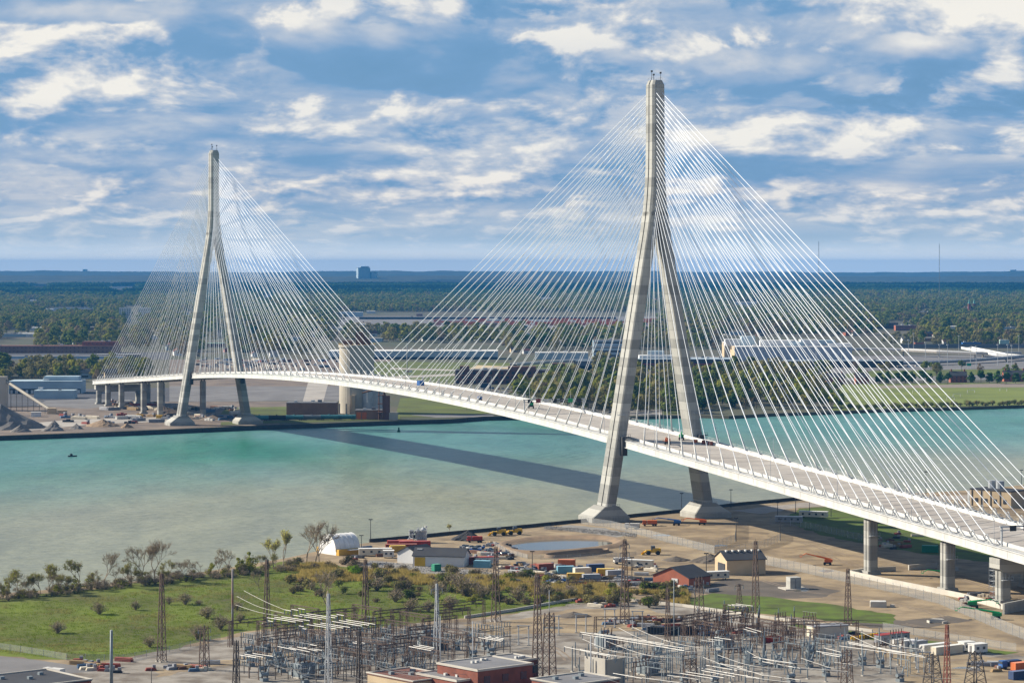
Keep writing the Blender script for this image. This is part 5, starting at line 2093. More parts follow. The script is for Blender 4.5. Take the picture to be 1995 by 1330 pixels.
def cabin(m, L=10.0, Wd=3.0, H=2.8, wins=4):
    o = thing('site_trailer')
    MB().box((0, 0, 0.5), (L, Wd, H - 0.5)).build('body', m, o)
    MB().box((0, 0, H + 0.003), (L + 0.3, Wd + 0.3, 0.16)).build('roof', M_ROOFW, o)
    for i in range(wins):
        MB().box((-L / 2 + (i + 0.6) * L / (wins + 0.2), -Wd / 2 - 0.04, 1.4), (0.9, 0.1, 0.8)).build('window', M_GLASS, o)
    MB().box((-L / 2 - 0.04, 0.2, 0.55), (0.1, 0.9, 1.9)).build('door', M_ROOFG, o)
    b = MB()
    for x in (-L * .35, L * .35):
        for y in (-1.1, 1.1):
            b.box((x, y, 0), (0.3, 0.3, 0.5))
    b.build('support', M_DARK, o)
    return o


def wheels(o, pos, r, w, name='wheel'):
    for x, y in pos:
        MB().tube((x, y - w / 2, r), (x, y + w / 2, r), r, r, 12).build(name, M_TYRE, o)


def boom_lift(m, up=0.15, reach=11.0):
    o = thing('boom_lift')
    MB().box((0, 0, 0.7), (3.6, 2.1, 0.7)).build('chassis', M_DARK, o)
    wheels(o, [(-1.3, -1.05), (1.3, -1.05), (-1.3, 1.05), (1.3, 1.05)], 0.62, 0.5)
    MB().box((0.5, 0, 1.45), (3.8, 2.2, 1.3)).build('turntable', m, o)
    a = Vector((1.6, 0, 2.7))
    b_ = a + Vector((-reach * cos(up), 0, reach * sin(up)))
    b = MB()
    b.tube(a, a.lerp(b_, 0.55), 0.42, 0.42, 4)
    b.tube(a.lerp(b_, 0.5), b_, 0.28, 0.25, 4)
    b.build('boom', m, o)
    MB().tube(b_, b_ + Vector((-1.6, 0, -0.9)), 0.18, 0.18, 4).build('jib', m, o)
    q = b_ + Vector((-2.3, 0, -1.6))
    b = MB()
    b.box((q.x, q.y, q.z), (1.1, 2.2, 0.12))
    for x in (-.5, .5):
        for y in (-1.0, 0, 1.0):
            b.box((q.x + x, q.y + y, q.z), (0.07, 0.07, 1.1))
    b.box((q.x, q.y - 1.05, q.z + 1.05), (1.1, 0.08, 0.08))
    b.box((q.x, q.y + 1.05, q.z + 1.05), (1.1, 0.08, 0.08))
    b.build('basket', m, o)
    return o


def loader(m):
    o = thing('wheel_loader')
    b = MB()
    b.box((1.4, 0, 1.0), (3.6, 2.4, 1.6), taper=0.92)
    b.box((-1.6, 0, 0.9), (2.6, 1.6, 1.0))
    b.build('body', m, o)
    MB().box((0.0, 0, 2.0), (1.7, 1.9, 1.6), taper=0.9).build('cab', M_GLASS, o)
    wheels(o, [(-1.9, -1.2), (1.9, -1.2), (-1.9, 1.2), (1.9, 1.2)], 0.85, 0.6)
    b = MB()
    for y in (-0.7, 0.7):
        b.tube((-0.8, y, 1.9), (-3.6, y, 0.9), 0.2, 0.2, 4)
    b.build('lift_arm', m, o)
    b = MB()
    b.add([(-3.4, -1.5, 1.5), (-3.4, 1.5, 1.5), (-3.6, 1.5, 0.3), (-3.6, -1.5, 0.3), (-4.8, 1.5, 0.25), (-4.8, -1.5, 0.25), (-3.5, -1.5, 1.45), (-3.5, 1.5, 1.45)],
          [(0, 1, 2, 3), (3, 2, 4, 5), (0, 3, 5), (1, 4, 2)])
    b.build('bucket', m, o)
    return o


def truck(m, body=None, L=7.0):
    o = thing('truck')
    MB().box((0, 0, 0.7), (L, 1.0, 0.35)).build('frame', M_DARK, o)
    MB().box((-L / 2 + 1.0, 0, 0.75), (1.9, 2.3, 1.9), taper=0.92).build('cab', m, o)
    MB().box((-L / 2 + 0.6, 0, 1.75), (1.2, 2.2, 0.75), taper=0.9).build('windscreen', M_GLASS, o)
    MB().box((1.1, 0, 1.06), (L - 2.6, 2.4, 1.6)).build('cargo_body', body or m, o)
    wheels(o, [(-L / 2 + 1.1, -1.0), (-L / 2 + 1.1, 1.0), (L * .22, -1.0), (L * .22, 1.0), (L * .38, -1.0), (L * .38, 1.0)], 0.5, 0.4)
    return o


def car(m):
    o = thing('pickup')
    MB().box((0, 0, 0.45), (4.9, 1.85, 0.75)).build('body', m, o)
    MB().box((-0.3, 0, 1.2), (2.2, 1.7, 0.7), taper=0.78).build('cabin_glass', M_GLASS, o)
    wheels(o, [(-1.5, -0.85), (1.5, -0.85), (-1.5, 0.85), (1.5, 0.85)], 0.37, 0.28)
    return o


def put(o, x, y, rz, label, cat, group=None, sc=None, z=0.0):
    o.location = G(x, y, z)
    o.rotation_euler = (0, 0, rz)
    if sc:
        o.scale = (sc,) * 3
    return tag(o, label, cat, group)


M_CREAM = mat('cream_paint', (0.66, 0.60, 0.48), 0.7, (0.58, 0.52, 0.42), 0.3)
M_REDC = mat('container_red_brown', (0.28, 0.07, 0.04), 0.6)
M_ORC = mat('container_orange', (0.55, 0.15, 0.05), 0.6)
M_BLC = mat('container_sky_blue', (0.16, 0.36, 0.46), 0.6)
M_NAVY = mat('container_navy', (0.04, 0.07, 0.16), 0.6)
M_GRC = mat('container_green', (0.03, 0.25, 0.15), 0.6)
M_YEC = mat('container_yellow', (0.60, 0.36, 0.05), 0.6)
M_WHC = mat('container_white', (0.64, 0.63, 0.60), 0.6)
M_GYC = mat('container_grey', (0.30, 0.31, 0.34), 0.6)

for m, x, y, rz, L, lb in (
        (M_REDC, 1061, 1111, 0.5, 6.1, 'red-brown shipping container at the left of the equipment yard'),
        (M_ORC, 1104, 1103, -0.15, 6.1, 'bright orange shipping container behind the equipment yard'),
        (M_CREAM, 1134, 1119, 0.35, 6.1, 'cream container in the middle of the equipment yard'),
        (M_NAVY, 1160, 1112, 0.35, 6.1, 'navy blue container behind the cream one'),
        (M_YEC, 1180, 1121, 0.1, 6.1, 'yellow open-ended container in the equipment yard'),
        (M_GYC, 1198, 1124, 0.3, 6.1, 'grey container right of the yellow one in the equipment yard'),
        (M_BLC, 1102, 1116, 0.2, 6.1, 'small teal container left of the cream one'),
        (M_BLC, 940, 1105, -0.25, 6.1, 'sky-blue container at the right end of the white trailer'),
        (M_REDC, 918, 1098, 0.2, 6.1, 'red container behind the dark-roofed shed'),
        (M_REDC, 782, 1072, 0.1, 12.2, 'long red container in the row behind the twin sheds'),
        (M_RED, 808, 1066, 0.1, 12.2, 'bright red container nearest the grey batch plant'),
        (M_ORC, 790, 1064, 0.1, 6.1, 'orange container between the red ones'),
        (M_RED, 770, 1065, 0.1, 6.1, 'dark red container at the left of the red row'),
        (M_YEC, 1122, 1130, 0.05, 6.1, 'rust and yellow container on the front edge of the equipment yard'),
        (M_GYC, 1152, 1132, 0.2, 6.1, 'grey container on the front edge of the equipment yard'),
        (M_REDC, 1470, 1112, 0.2, 6.1, 'dark red container behind the tan trailer'),
        (M_YEC, 775, 1075, 0.2, 6.1, 'small yellow container beside the white tank box'),
        (M_GRC, 1812, 1075, -0.2, 6.1, 'green container in the shade under the side span'),
        (M_WHC, 1752, 1258, 0.62, 6.1, 'white container at the left end of the row in the switchyard'),
        (M_WHC, 1770, 1261, 0.62, 6.1, 'second white container from the left in the switchyard row'),
        (M_GYC, 1789, 1262, 0.62, 6.1, 'grey-lidded container third from the left in the switchyard row'),
        (M_CREAM, 1845, 1272, 0.62, 12.2, 'long cream container at the right end of the switchyard row'),
        (M_WHC, 1822, 1268, 0.62, 12.2, 'long white container next to the cream one in the switchyard row'),
        (M_NAVY, 1985, 1322, 0.5, 6.1, 'navy skip at the right edge of the switchyard'),
        (M_ORC, 1989, 1305, 0.5, 6.1, 'rust-orange tank box at the right edge of the switchyard'),
        (M_GRC, 850, 1112, 0.5, 2.6, 'small green bin at the end of the dark-roofed shed')):
    put(container(m, L), x, y, rz, lb, 'container', None, 1.15 if y < 1200 else 1.0)
for m, x, y, rz, L, lb in (
        (M_CREAM, 731, 1082, 0.10, 13, 'long cream site trailer right of the white fabric shelter'),
        (M_WHC, 757, 1086, 0.05, 4.2, 'small white box cabin right of the cream trailer'),
        (M_WHC, 948, 1099, 0.2, 9, 'white site trailer with a red roof edge beside the blue container'),
        (M_CREAM, 1245, 1105, -0.35, 11, 'cream site trailer right of the equipment yard'),
        (M_CREAM, 1585, 1008, -0.35, 13, 'long cream site trailer on the green beyond the bridge'),
        (M_GYC, 1537, 1018, -0.25, 12, 'grey site trailer in the bridge shadow'),
        (M_CREAM, 1396, 1128, 0.35, 9, 'tan site trailer left of the tan shed'),
        (M_GYC, 1738, 1252, 0.62, 12, 'red-roofed grey site cabin at the left of the switchyard containers'),
        (M_WHC, 1905, 1272, 0.5, 5, 'small white tank cabin right of the switchyard containers'),
        (M_WHC, 1883, 1268, 0.5, 4, 'small white box between the cream container and the white tank cabin')):
    o = put(cabin(m, L, 3.0, 2.9, max(2, int(L / 3))), x, y, rz, lb, 'trailer', None, 1.1)
    if 'red' in lb:
        for c in children(o):
            if c.name.startswith('roof'):
                c.data.materials[0] = M_RED
for m, x, y, rz, up, rch, lb in (
        (M_ORANGE, 1612, 1100, -0.1, 0.22, 12, 'orange boom lift standing on the bare ground beside the side span'),
        (M_ORANGE, 1368, 1022, -0.15, 0.10, 10, 'orange boom lift parked between the near tower feet'),
        (M_BLUE, 1318, 1023, -0.1, 0.12, 12, 'blue boom lift parked between the near tower feet'),
        (M_GREEN, 1940, 1206, -0.15, 0.14, 15, 'green boom lift with a white boom near the right edge'),
        (M_GREEN, 1848, 1126, -0.1, 0.10, 11, 'green boom lift at the foot of the middle pier'),
        (M_GREEN, 1897, 1184, 3.0, 0.12, 9, 'small green lift by the fence left of the large green one')):
    put(boom_lift(m, up, rch), x, y, rz, lb, 'boom lift', None, 0.9)
for x, y, rz, lb in ((1272, 1080, 0.1, 'yellow wheel loader beside the second pond'), (972, 1043, 0.1, 'yellow loader left of two by the river wall'), (1003, 1041, 0.2, 'yellow loader right of two by the river wall')):
    put(loader(M_YELLOW), x, y, rz, lb, 'loader', None, 1.1)
for m, bd, x, y, rz, lb in ((M_WHC, M_WHC, 1232, 1030, -0.2, 'white flatbed truck in front of the near tower foot'), (M_ORANGE, M_ORANGE, 1266, 1024, 0.0, 'orange box truck beside the near tower foot'), (M_WHC, M_GYC, 1212, 1098, 0.2, 'white-cabbed truck behind the equipment yard'),
                            (M_BLUE, M_NAVY, 1968, 1302, 0.4, 'blue truck loaded with pipes at the right edge of the switchyard'), (M_WHC, M_WHC, 105, 1318, -0.55, 'white box lorry behind the red roof at bottom left'), (M_RED, M_RED, 925, 1056, 0.1, 'red truck beside the black heap')):
    put(truck(m, bd), x, y, rz, lb, 'truck', None, 1.05)
rng = random.Random(3)
CP = {}
for i in range(34):
    k = i % 5
    x, y = ((rng.uniform(905, 1000), 0) if i < 14 else (rng.uniform(1000, 1260), 0))
    y = (1066 + (x - 905) * 0.22 + rng.uniform(-3, 3)) if i < 14 else 1126 + rng.uniform(-4, 14)
    if i >= 14 and i % 3 == 0:
        y = 1106 + rng.uniform(-4, 6)
    m = (M_WHC, M_RED, M_GYC, M_BLUE, M_ROOFD)[k]
    if k not in CP:
        CP[k] = car(m)
        o = put(CP[k], x, y, rng.uniform(-.6, .6), None, None)
    else:
        o = copy_tree(CP[k], G(x, y), rng.uniform(-.6, .6))
    cn = ('white', 'red', 'grey', 'blue', 'black')[k]
    wh = 'along the track below the black heap' if i < 14 else 'in the crowded equipment yard'
    tag(o, cn + ' pickup parked ' + wh, 'pickup', cn + ' pickups ' + wh)
# pallets, pipes and drums of the yard
JM = [M_WHC, M_GYC, M_RUST, mat('timber', (0.36, 0.25, 0.13), 0.8), mat('faded_blue', (0.10, 0.18, 0.30), 0.6), mat('faded_red', (0.30, 0.07, 0.05), 0.6), M_CREAM, M_ROOFD]
jp = {}


def junk(kind, m):
    o = thing('material_stack')
    if kind == 0:
        b = MB()
        for i in range(4):
            for j in range(3 - i % 2):
                b.tube((-3, -0.8 + i * 0.5, 0.25 + j * 0.45), (3, -0.8 + i * 0.5, 0.25 + j * 0.45), 0.22, 0.22, 6)
        b.build('pipes', m, o)
        MB().box((0, 0, 0), (0.3, 2.2, 0.05)).build('bearer', M_RUST, o)
    elif kind == 1:
        for i in range(3):
            MB().box((-1.4 + i * 1.4, 0.1 * i, 0.0), (1.2, 1.3, 0.9 + 0.4 * (i % 2))).build('crate', m, o)
    else:
        b = MB()
        for i in range(3):
            b.box((0, 0, i * 0.32), (3.6 - .3 * i, 1.5, 0.26))
        b.build('planks', m, o)
        MB().box((1.0, 0.2, 0.95), (1.0, 1.0, 0.8)).build('crate', JM[1], o)
    return o


JN = ['white', 'grey', 'rusty', 'timber', 'blue', 'red', 'cream', 'black']
KN = ['pipe stack', 'crate group', 'plank stack']
zones = [((335, 796, 480, 822), 44, 'on the far works ground between the tower feet'), ((205, 784, 330, 800), 34, 'on the ground below the far side-span piers'), ((120, 806, 330, 826), 26, 'on the quarry yard'), ((380, 700, 640, 716), 40, 'on the works ground beyond the far tower'), ((1000, 1100, 1280, 1140), 56, 'in the equipment yard'), ((900, 1058, 1000, 1094), 26, 'beside the track under the black heap'), ((975, 1106, 1060, 1124), 16, 'on the yard edge above the scrub'), ((680, 1066, 830, 1092), 18, 'around the twin sheds'),
         ((1270, 1140, 1400, 1152), 12, 'in front of the red shed'), ((1700, 1040, 1800, 1075), 14, 'in the shade below the side span'), ((1870, 1150, 1990, 1185), 14, 'around the anchor pier foot'), ((1180, 1205, 1330, 1228), 26, 'on the bare ground of the switchyard'),
         ((1330, 1218, 1480, 1240), 14, 'by the black bins of the switchyard'), ((150, 1282, 250, 1312), 16, 'in the corner store at bottom left'), ((290, 1292, 420, 1308), 10, 'beside the first lattice mast'), ((1120, 1168, 1200, 1182), 12, 'along the switchyard wall'),
         ((1890, 1290, 1960, 1310), 8, 'on the ground by the blue truck'), ((1640, 1236, 1720, 1250), 6, 'left of the switchyard cabins')]
rng = random.Random(9)
for (x0, y0, x1, y1), n, wh in zones:
    for i in range(n):
        c = rng.randrange(8)
        k = rng.randrange(3)
        if (c, k) not in jp:
            jp[(c, k)] = junk(k, JM[c])
            o = jp[(c, k)]
            put(o, rng.uniform(x0, x1), rng.uniform(y0, y1), rng.uniform(-.8, .8), None, None)
            if y1 < 850:
                o.scale = (2.2, 2.2, 2.0)
        else:
            o = copy_tree(jp[(c, k)], G(rng.uniform(x0, x1), rng.uniform(y0, y1)), rng.uniform(-.8, .8), (2.2, 2.2, 2.0) if y1 < 850 else (1, 1, 1))
        tag(o, JN[c] + ' ' + KN[k] + ' ' + wh, 'stack', JN[c] + ' ' + KN[k] + 's ' + wh)


# --- sheds
def shed(label, x, y, L, Wd, wall_h, ridge, rz, wall, roof, extra=None, ribs=0, name='shed'):
    o = thing(name, G(x, y), rz, label, 'shed')
    MB().gable((0, 0, 0), (L, Wd, ridge), 0, wall_h, 0.5, 'wall').build('wall', wall, o)
    r = MB().gable((0, 0, 0), (L, Wd, ridge), 0, wall_h, 0.5, 'roof').build('roof', roof, o)
    for i in range(ribs):
        MB().box((-L / 2 + (i + .7) * L / ribs, -0.9, ridge - 0.25), (0.7, 1.6, 0.6)).build('roof_light', M_ROOFW, r)
    for (nm, px_, py_, pz_, s, m) in (extra or []):
        MB().box((px_, py_, pz_), s).build(nm, m, o)
    return o


shed('dark-roofed gabled shed, left one of the twin sheds on the rubble apron', 812, 1094, 13, 11, 4.2, 7.0, 0.95, M_WALLW, M_ROOFD)
shed('long dark-roofed white shed with a yellow door, right one of the twin sheds', 860, 1100, 22, 12, 4.4, 7.2, -0.18, M_WALLW, M_ROOFD, [('door', -8, -6.1, 0, (4.5, 0.3, 3.8), M_YELLOW), ('white_patch', -9, -1.5, 6.6, (2.2, 1.4, 0.3), M_ROOFW)])
shed('red-fronted shed with a wide dark gable roof in front of the tan shed', 1328, 1138, 14, 18, 3.8, 7.4, 0.85, M_BRICKR, M_ROOFD, [('sign', -7.1, -2, 1.6, (0.2, 3.0, 1.6), M_WALLW)])
shed('tall tan shed with a ribbed dark roof beside the side-span fence', 1442, 1115, 17, 14, 6.2, 9.2, 0.28, M_WALLT, M_ROOFD, [('opening', -8.6, -1, 0.0, (0.3, 8, 4.4), M_ROOFD)], ribs=6)


# white fabric shelter with yellow container walls
def shelter():
    p = G(661, 1077)
    o = thing('fabric_shelter', p, 0.67, 'white arched fabric shelter on yellow container walls by the river', 'shelter')
    R, L, z0 = 6.6, 13.0, 1.6
    b = MB()
    n = 18
    for x in (-L / 2, L / 2):
        for i in range(n + 1):
            a = pi * i / n
            b.v.append((x, -cos(a) * R, z0 + sin(a) * R * 1.08))
    for i in range(n):
        b.f.append((i, i + 1, n + 2 + i, n + 1 + i))
        b.mi.append(0)
    b.build('roof_fabric', mat('white_fabric', (0.80, 0.80, 0.80), 0.6), o, True)
    for x in (-L / 2 + 0.2, L / 2 - 0.2):
        e = MB()
        vs = [(x, -cos(pi * i / n) * R, z0 + sin(pi * i / n) * R * 1.06) for i in range(n + 1)]
        e.add(vs + [(x, R, 0), (x, -R, 0)], [tuple(range(n + 3))])
        e.build('end_wall', mat('white_fabric', (0.80, 0.80, 0.80), 0.6), o)
    r = MB()
    for j in range(6):
        x = -L / 2 + j * L / 5
        for i in range(n):
            a, c = pi * i / n, pi * (i + 1) / n
            r.tube((x, -cos(a) * (R + .06), z0 + sin(a) * (R * 1.08 + .06)), (x, -cos(c) * (R + .06), z0 + sin(c) * (R * 1.08 + .06)), 0.09, 0.09, 3, False)
    r.build('ribs', M_ROOFW, o)
    for y in (-R - 1.0, R + 1.0):
        MB().box((0.5, y, 0), (L + 0.5, 2.4, 2.6)).build('container_wall', M_YEC, o)
    MB().box((1, -R - 3.4, 2.3), (6, 2.6, 0.15)).build('awning', M_ROOFW, o)


shelter()
# grey batch plant by the river wall
p = G(812, 1056)
o = thing('batch_plant', p, 0.1, 'grey concrete batch plant silos on the river edge', 'plant')
for i, x in enumerate((0.6, 3.0)):
    MB().tube((x, 0, 0), (x, 0, 5.0 + i), 1.3, 1.3, 12).build('silo', M_GALV, o)
    MB().tube((x, 0, 5.0 + i), (x, 0, 6.0 + i), 1.3, 0.3, 12).build('silo_cap', M_GALV, o)
b = MB()
for x in (-3.4, -1.8, 0.0, 1.8, 4.4):
    for y in (-2.0, 1.4):
        b.tube((x, y, 0), (x, y, 5.8 + (x > 1)), 0.14, n=4)
for z in (1.8, 3.6, 5.4):
    b.box((0.4, -1.9, z), (8.2, 0.9, 0.16))
    b.box((-2.6, 0, z), (2.0, 3.4, 0.16))
for x in (-3.4, 0.0):
    b.tube((x, -2, 0), (x + 1.8, -2, 3.6), 0.1, n=4)
    b.tube((x + 1.8, -2, 3.6), (x, -2, 5.8), 0.1, n=4)
b.tube((-5.5, -2.6, 0.4), (1, -1, 6.8), 0.3, n=4)
b.build('stair_frame', M_GALV, o)
MB().box((-2.4, 0.4, 3.7), (1.8, 2.2, 2.0)).build('hopper', M_ROOFG, o)
MB().tube((4.2, 0, 6.8), (4.2, 0, 7.6), 0.6, 0.5, 8).build('dust_filter', M_WHC, o)
heap('black_heap', 'black cone of fill by the river wall', 912, 1054, 66, 20, mat('black_fill', (0.035, 0.035, 0.038), 0.95), 11)
heap('soil_heap', 'large dark soil heap behind the tan shed', 1386, 1098, 84, 17, M_DARKSOIL, 12)
heap('soil_heap', 'low ragged soil heap left of the large one behind the red shed', 1318, 1094, 60, 9, M_DARKSOIL, 13)
heap('soil_heap', 'dark gravel heap at the back of the switchyard', 1118, 1204, 74, 10, M_DARKSOIL, 14)
# concrete pieces
p = G(1546, 1146)
o = thing('pier_stub', p, 0.3, 'square concrete pier stub standing on dark soil', 'pier stub')
for x in (-1.2, 1.2):
    MB().box((x, 0, 0), (2.2, 4.2, 4.6)).build('column', M_PIER, o)
MB().box((0, 0, -0.2), (10, 8, 0.5)).build('base', M_SLAB, o)
o = thing('concrete_block', G(1711, 1181), -0.1, 'low pale concrete chamber on the bare ground', 'chamber')
MB().box((0, 0, 0), (6.0, 4.4, 2.0)).build('wall', M_SLAB, o)
MB().box((0, 0, 2.0), (5.6, 4.0, 0.12)).build('lid', M_WHC, o)
MB().box((5.2, -0.4, 0), (1.6, 1.2, 0.9)).build('side_box', M_SLAB, o)
o = thing('culvert_mouth', G(1826, 1212), -0.3, 'pale concrete culvert mouth in the dark bank', 'culvert')
MB().prism([(-2.6, -0.6), (2.6, -0.6), (1.6, 1.4), (-1.6, 1.4)], 0, 1.3).build('headwall', M_SLAB, o)
MB().box((-2.9, -1.4, 0), (0.4, 2.6, 0.8), 0.5).build('wing_wall', M_SLAB, o)
MB().box((2.9, -1.4, 0), (0.4, 2.6, 0.8), -0.5).build('wing_wall', M_SLAB, o)


def low_wall(name, label, pts, h, t, m, seg=8.0, cat='wall'):
    P = [G(a, b) for a, b in pts]
    org = P[0].copy()
    o = thing(name, org, 0, label, cat)
    for a, c in zip(P, P[1:]):
        d = c - a
        n = max(1, int(round(d.length / seg)))
        for i in range(n):
            m_ = a.lerp(c, (i + .5) / n) - org
            MB().box((m_.x, m_.y, 0), (d.length / n - 0.08, t, h), atan2(d.y, d.x)).build('wall_panel', m, o)
    return o


low_wall('retaining_wall', 'long pale concrete retaining wall at the foot of the side-span piers', [(1655, 1120), (1720, 1134), (1800, 1150), (1870, 1164), (1960, 1188)], 2.0, 0.6, M_SLAB)
low_wall('retaining_wall', 'short retaining wall returning towards the first pier', [(1655, 1120), (1690, 1114), (1745, 1112)], 2.0, 0.6, M_SLAB)
low_wall('retaining_wall', 'short retaining wall between the first and second piers', [(1770, 1110), (1825, 1106)], 2.2, 0.6, M_SLAB)
low_wall('retaining_wall', 'grey wall behind the anchor pier at the right edge', [(1955, 1196), (1995, 1188), (2060, 1180)], 4.0, 0.8, M_PIER)
low_wall('switchyard_wall', 'low pale wall along the back of the switchyard', [(905, 1204), (1000, 1190), (1100, 1172), (1168, 1164), (1330, 1181), (1500, 1205), (1700, 1231)], 1.0, 0.5, M_SLAB, 10.0)


def mesh_mat():
    m = bpy.data.materials.new('chain_link')
    m.use_nodes = True
    T = NT(m.node_tree)
    b = T.n['Principled BSDF']
    b.inputs['Base Color'].default_value = (0.34, 0.35, 0.35, 1)
    b.inputs['Alpha'].default_value = 0.34
    b.inputs['Roughness'].default_value = 0.6
    return m


M_MESH = mesh_mat()
FP = MB().tube((0, 0, 0), (0, 0, 3.4), 0.075, 0.075, 5).build('post', M_GALV)
COL.objects.unlink(FP)


def fence(label, pts, h=3.3, gap=6.0, smooth=False):
    P = [G(a, b) for a, b in pts]
    o = thing('chain_link_fence', P[0], 0, label, 'fence')
    org = P[0].copy()
    for a, c in zip(P, P[1:]):
        d = c - a
        n = max(1, int(round(d.length / gap)))
        for i in range(n):
            u = a.lerp(c, i / n) - org
            v = a.lerp(c, (i + 1) / n) - org
            k = FP.copy()
            COL.objects.link(k)
            k.parent = o
            k.location = u
            k.scale = (1, 1, h / 3.4)
            b = MB()
            b.add([u + Vector((0, 0, .1)), v + Vector((0, 0, .1)), v + Vector((0, 0, h)), u + Vector((0, 0, h))], [(0, 1, 2, 3)])
            b.build('mesh_panel', M_MESH, o)
    return o


fence('tall grey mesh fence running from the tan shed along the foot of the side-span ground', [(1482, 1098), (1560, 1114), (1650, 1134), (1740, 1154), (1830, 1176), (1900, 1206), (1960, 1232), (2040, 1262)], 4.0)
fence('grey mesh fence from the near tower foot down past the pond', [(1132, 1020), (1190, 1028), (1230, 1038), (1300, 1056), (1350, 1068), (1392, 1078)], 3.6)
fence('curved grey mesh fence enclosing the ground in front of the near tower', [(1350, 1068), (1400, 1066), (1432, 1056), (1434, 1040), (1434, 1022)], 3.6)
fence('curved mesh fence right of the tower compound', [(1392, 1078), (1440, 1076), (1490, 1066), (1520, 1054), (1520, 1036)], 3.6)
fence('low mesh fence around the pond edge', [(960, 1062), (990, 1078), (1028, 1088), (1080, 1090), (1180, 1086), (1240, 1082)], 2.0)
fence('low mesh fence along the meadow edge by the road at bottom left', [(-60, 1255), (40, 1270), (130, 1285), (240, 1287), (330, 1270), (430, 1246)], 2.2)
fence('mesh fence along the right-hand verge of the switchyard', [(1720, 1226), (1800, 1240), (1890, 1254), (1980, 1268)], 2.6)
fence('mesh fence in the shadow under the side span', [(1500, 1020), (1560, 1026), (1640, 1044), (1720, 1062)], 3.2)

# lamp posts and plain poles
def yard_light(h):
    o = thing('yard_light')
    MB().tube((0, 0, 0), (0, 0, h), 0.2, 0.12, 6).build('pole', M_DARK, o)
    b = MB()
    b.box((-0.5, 0, h - .3), (0.9, 0.5, 0.4))
    b.box((0.5, 0, h - .3), (0.9, 0.5, 0.4))
    b.build('floodlight', M_DARK, o)
    return o


YL = None
for x, yb, yt, lb in ((722, 1050, 1011, 'dark floodlight pole on the shore beyond the white shelter'), (704, 1080, 1042, 'dark floodlight pole at the right end of the white shelter'), (1037, 1122, 1073, 'floodlight pole at the left of the equipment yard'), (1231, 1136, 1085, 'floodlight pole left of the red shed'),
                      (1376, 1130, 1077, 'floodlight pole between the red shed and the tan trailer'), (1328, 998, 960, 'floodlight pole on the river wall between the tower feet'), (1424, 989, 953, 'floodlight pole on the river wall right of the near tower'), (1550, 1000, 964, 'dark pole under the deck at the riverside green'),
                      (1515, 1016, 978, 'dark pole left of the grey trailer in the bridge shadow'), (1577, 1002, 975, 'dark pole by the cream trailer on the green'), (1619, 1006, 970, 'grey pole on the green right of the cream trailer'), (1434, 1054, 1008, 'grey pole at the corner of the curved fence'),
                      (1804, 962, 918, 'dark pole on the shore behind the side span'), (1990, 945, 915, 'dark pole at the right edge behind the deck'), (1520, 1053, 1010, 'grey pole where the curved fence meets the bridge shadow')):
    g = G(x, yb)
    h = (yb - yt) * g.y / F
    if YL is None:
        YL = yard_light(10.0)
        YL.location = g
        YL.scale = (1, 1, h / 10)
        o = YL
    else:
        o = copy_tree(YL, g, 0, (1, 1, h / 10))
    tag(o, lb, 'lamp')
# building on the shore at the right edge
o = thing('shore_building', G(1945, 985), -0.8, 'tan brick waterside building with dark roof at the right edge behind the deck', 'building')
MB().box((0, 0, 0), (26, 14, 8.4)).build('wall', M_WALLT, o)
MB().box((0, 0, 8.41), (26.6, 14.6, 0.6)).build('roof', M_ROOFD, o)
for i in range(4):
    MB().box((-9 + i * 6, -7.1, 2.0), (1.8, 0.3, 2.2)).build('window', M_GLASS, o)
for i in range(4):
    MB().box((-11.8 + i * 6.0, -7.15, 0), (0.5, 0.3, 8.2)).build('pilaster', M_DARK, o)
for x in (-15.5,):
    MB().tube((x, -1, 0), (x, -1, 7), 3.0, 3.0, 14).build('tank', M_GALV, o)
for x in (-6, -1):
    MB().tube((x, 3, 9), (x, 3, 13), 2.2, 2.2, 12).build('roof_tank', M_GALV, o)

# scaffold tower and anchor pier platform on the right
o = thing('scaffold_tower', G(1940, 1172), TH, 'grey scaffold stair tower beside the anchor pier', 'scaffold')
b = MB()
for x in (-2, 2):
    for y in (-1.5, 1.5):
        b.tube((x, y, 0), (x, y, 15), 0.09, n=4)
for i in range(8):
    z = i * 2
    for y in (-1.5, 1.5):
        b.tube((-2, y, z), (2, y, z), 0.06, n=4)
        b.tube((-2, y, z), (2, y, min(15, z + 2)), 0.06, n=4)
b.build('tubes', M_GALV, o)
b = MB()
for i in range(7):
    b.box((0, 0, 1.9 + i * 2), (3.8, 2.8, 0.08))
b.build('decks', M_GALV, o)

# machines on the deck
def on_deck(o, l, t, rz, label, cat, sc=1.0):
    o.location = bw(L0 + l, t, zd(t) + 0.02)
    o.rotation_euler = (0, 0, TH + rz)
    o.scale = (sc,) * 3
    return tag(o, label, cat)


on_deck(boom_lift(M_GREEN, 0.3, 7), -2, 167, 1.2, 'green boom lift on the deck left of the sign frame', 'boom lift', 1.2)
on_deck(boom_lift(M_BLUE, 0.2, 5), -12, 222, 1.3, 'blue and white lift on the deck at mid-span', 'boom lift', 1.0)
on_deck(container(M_BLUE, 3.0), 6, 376, 0.3, 'blue box on the deck at mid-span', 'box', 1.2)
on_deck(boom_lift(M_ORANGE, 0.15, 8), -6, -24, 1.0, 'orange boom lift on the deck right of the near tower', 'boom lift', 1.0)
on_deck(boom_lift(M_GREEN, 0.35, 5), 9, -8, 1.2, 'dark green lift on the deck between the near tower legs', 'boom lift', 1.0)
on_deck(container(M_REDC, 2.4), 13, -26, 0.1, 'dark red box on the deck by the right leg, left of two', 'box', 0.7)
on_deck(container(M_REDC, 2.4), 14, -31, 0.1, 'dark red box on the deck by the right leg, right of two', 'box', 0.7)
on_deck(container(M_ORC, 3.0), 11, -20, 0.3, 'small orange generator on the deck near the right leg', 'generator', 0.6)

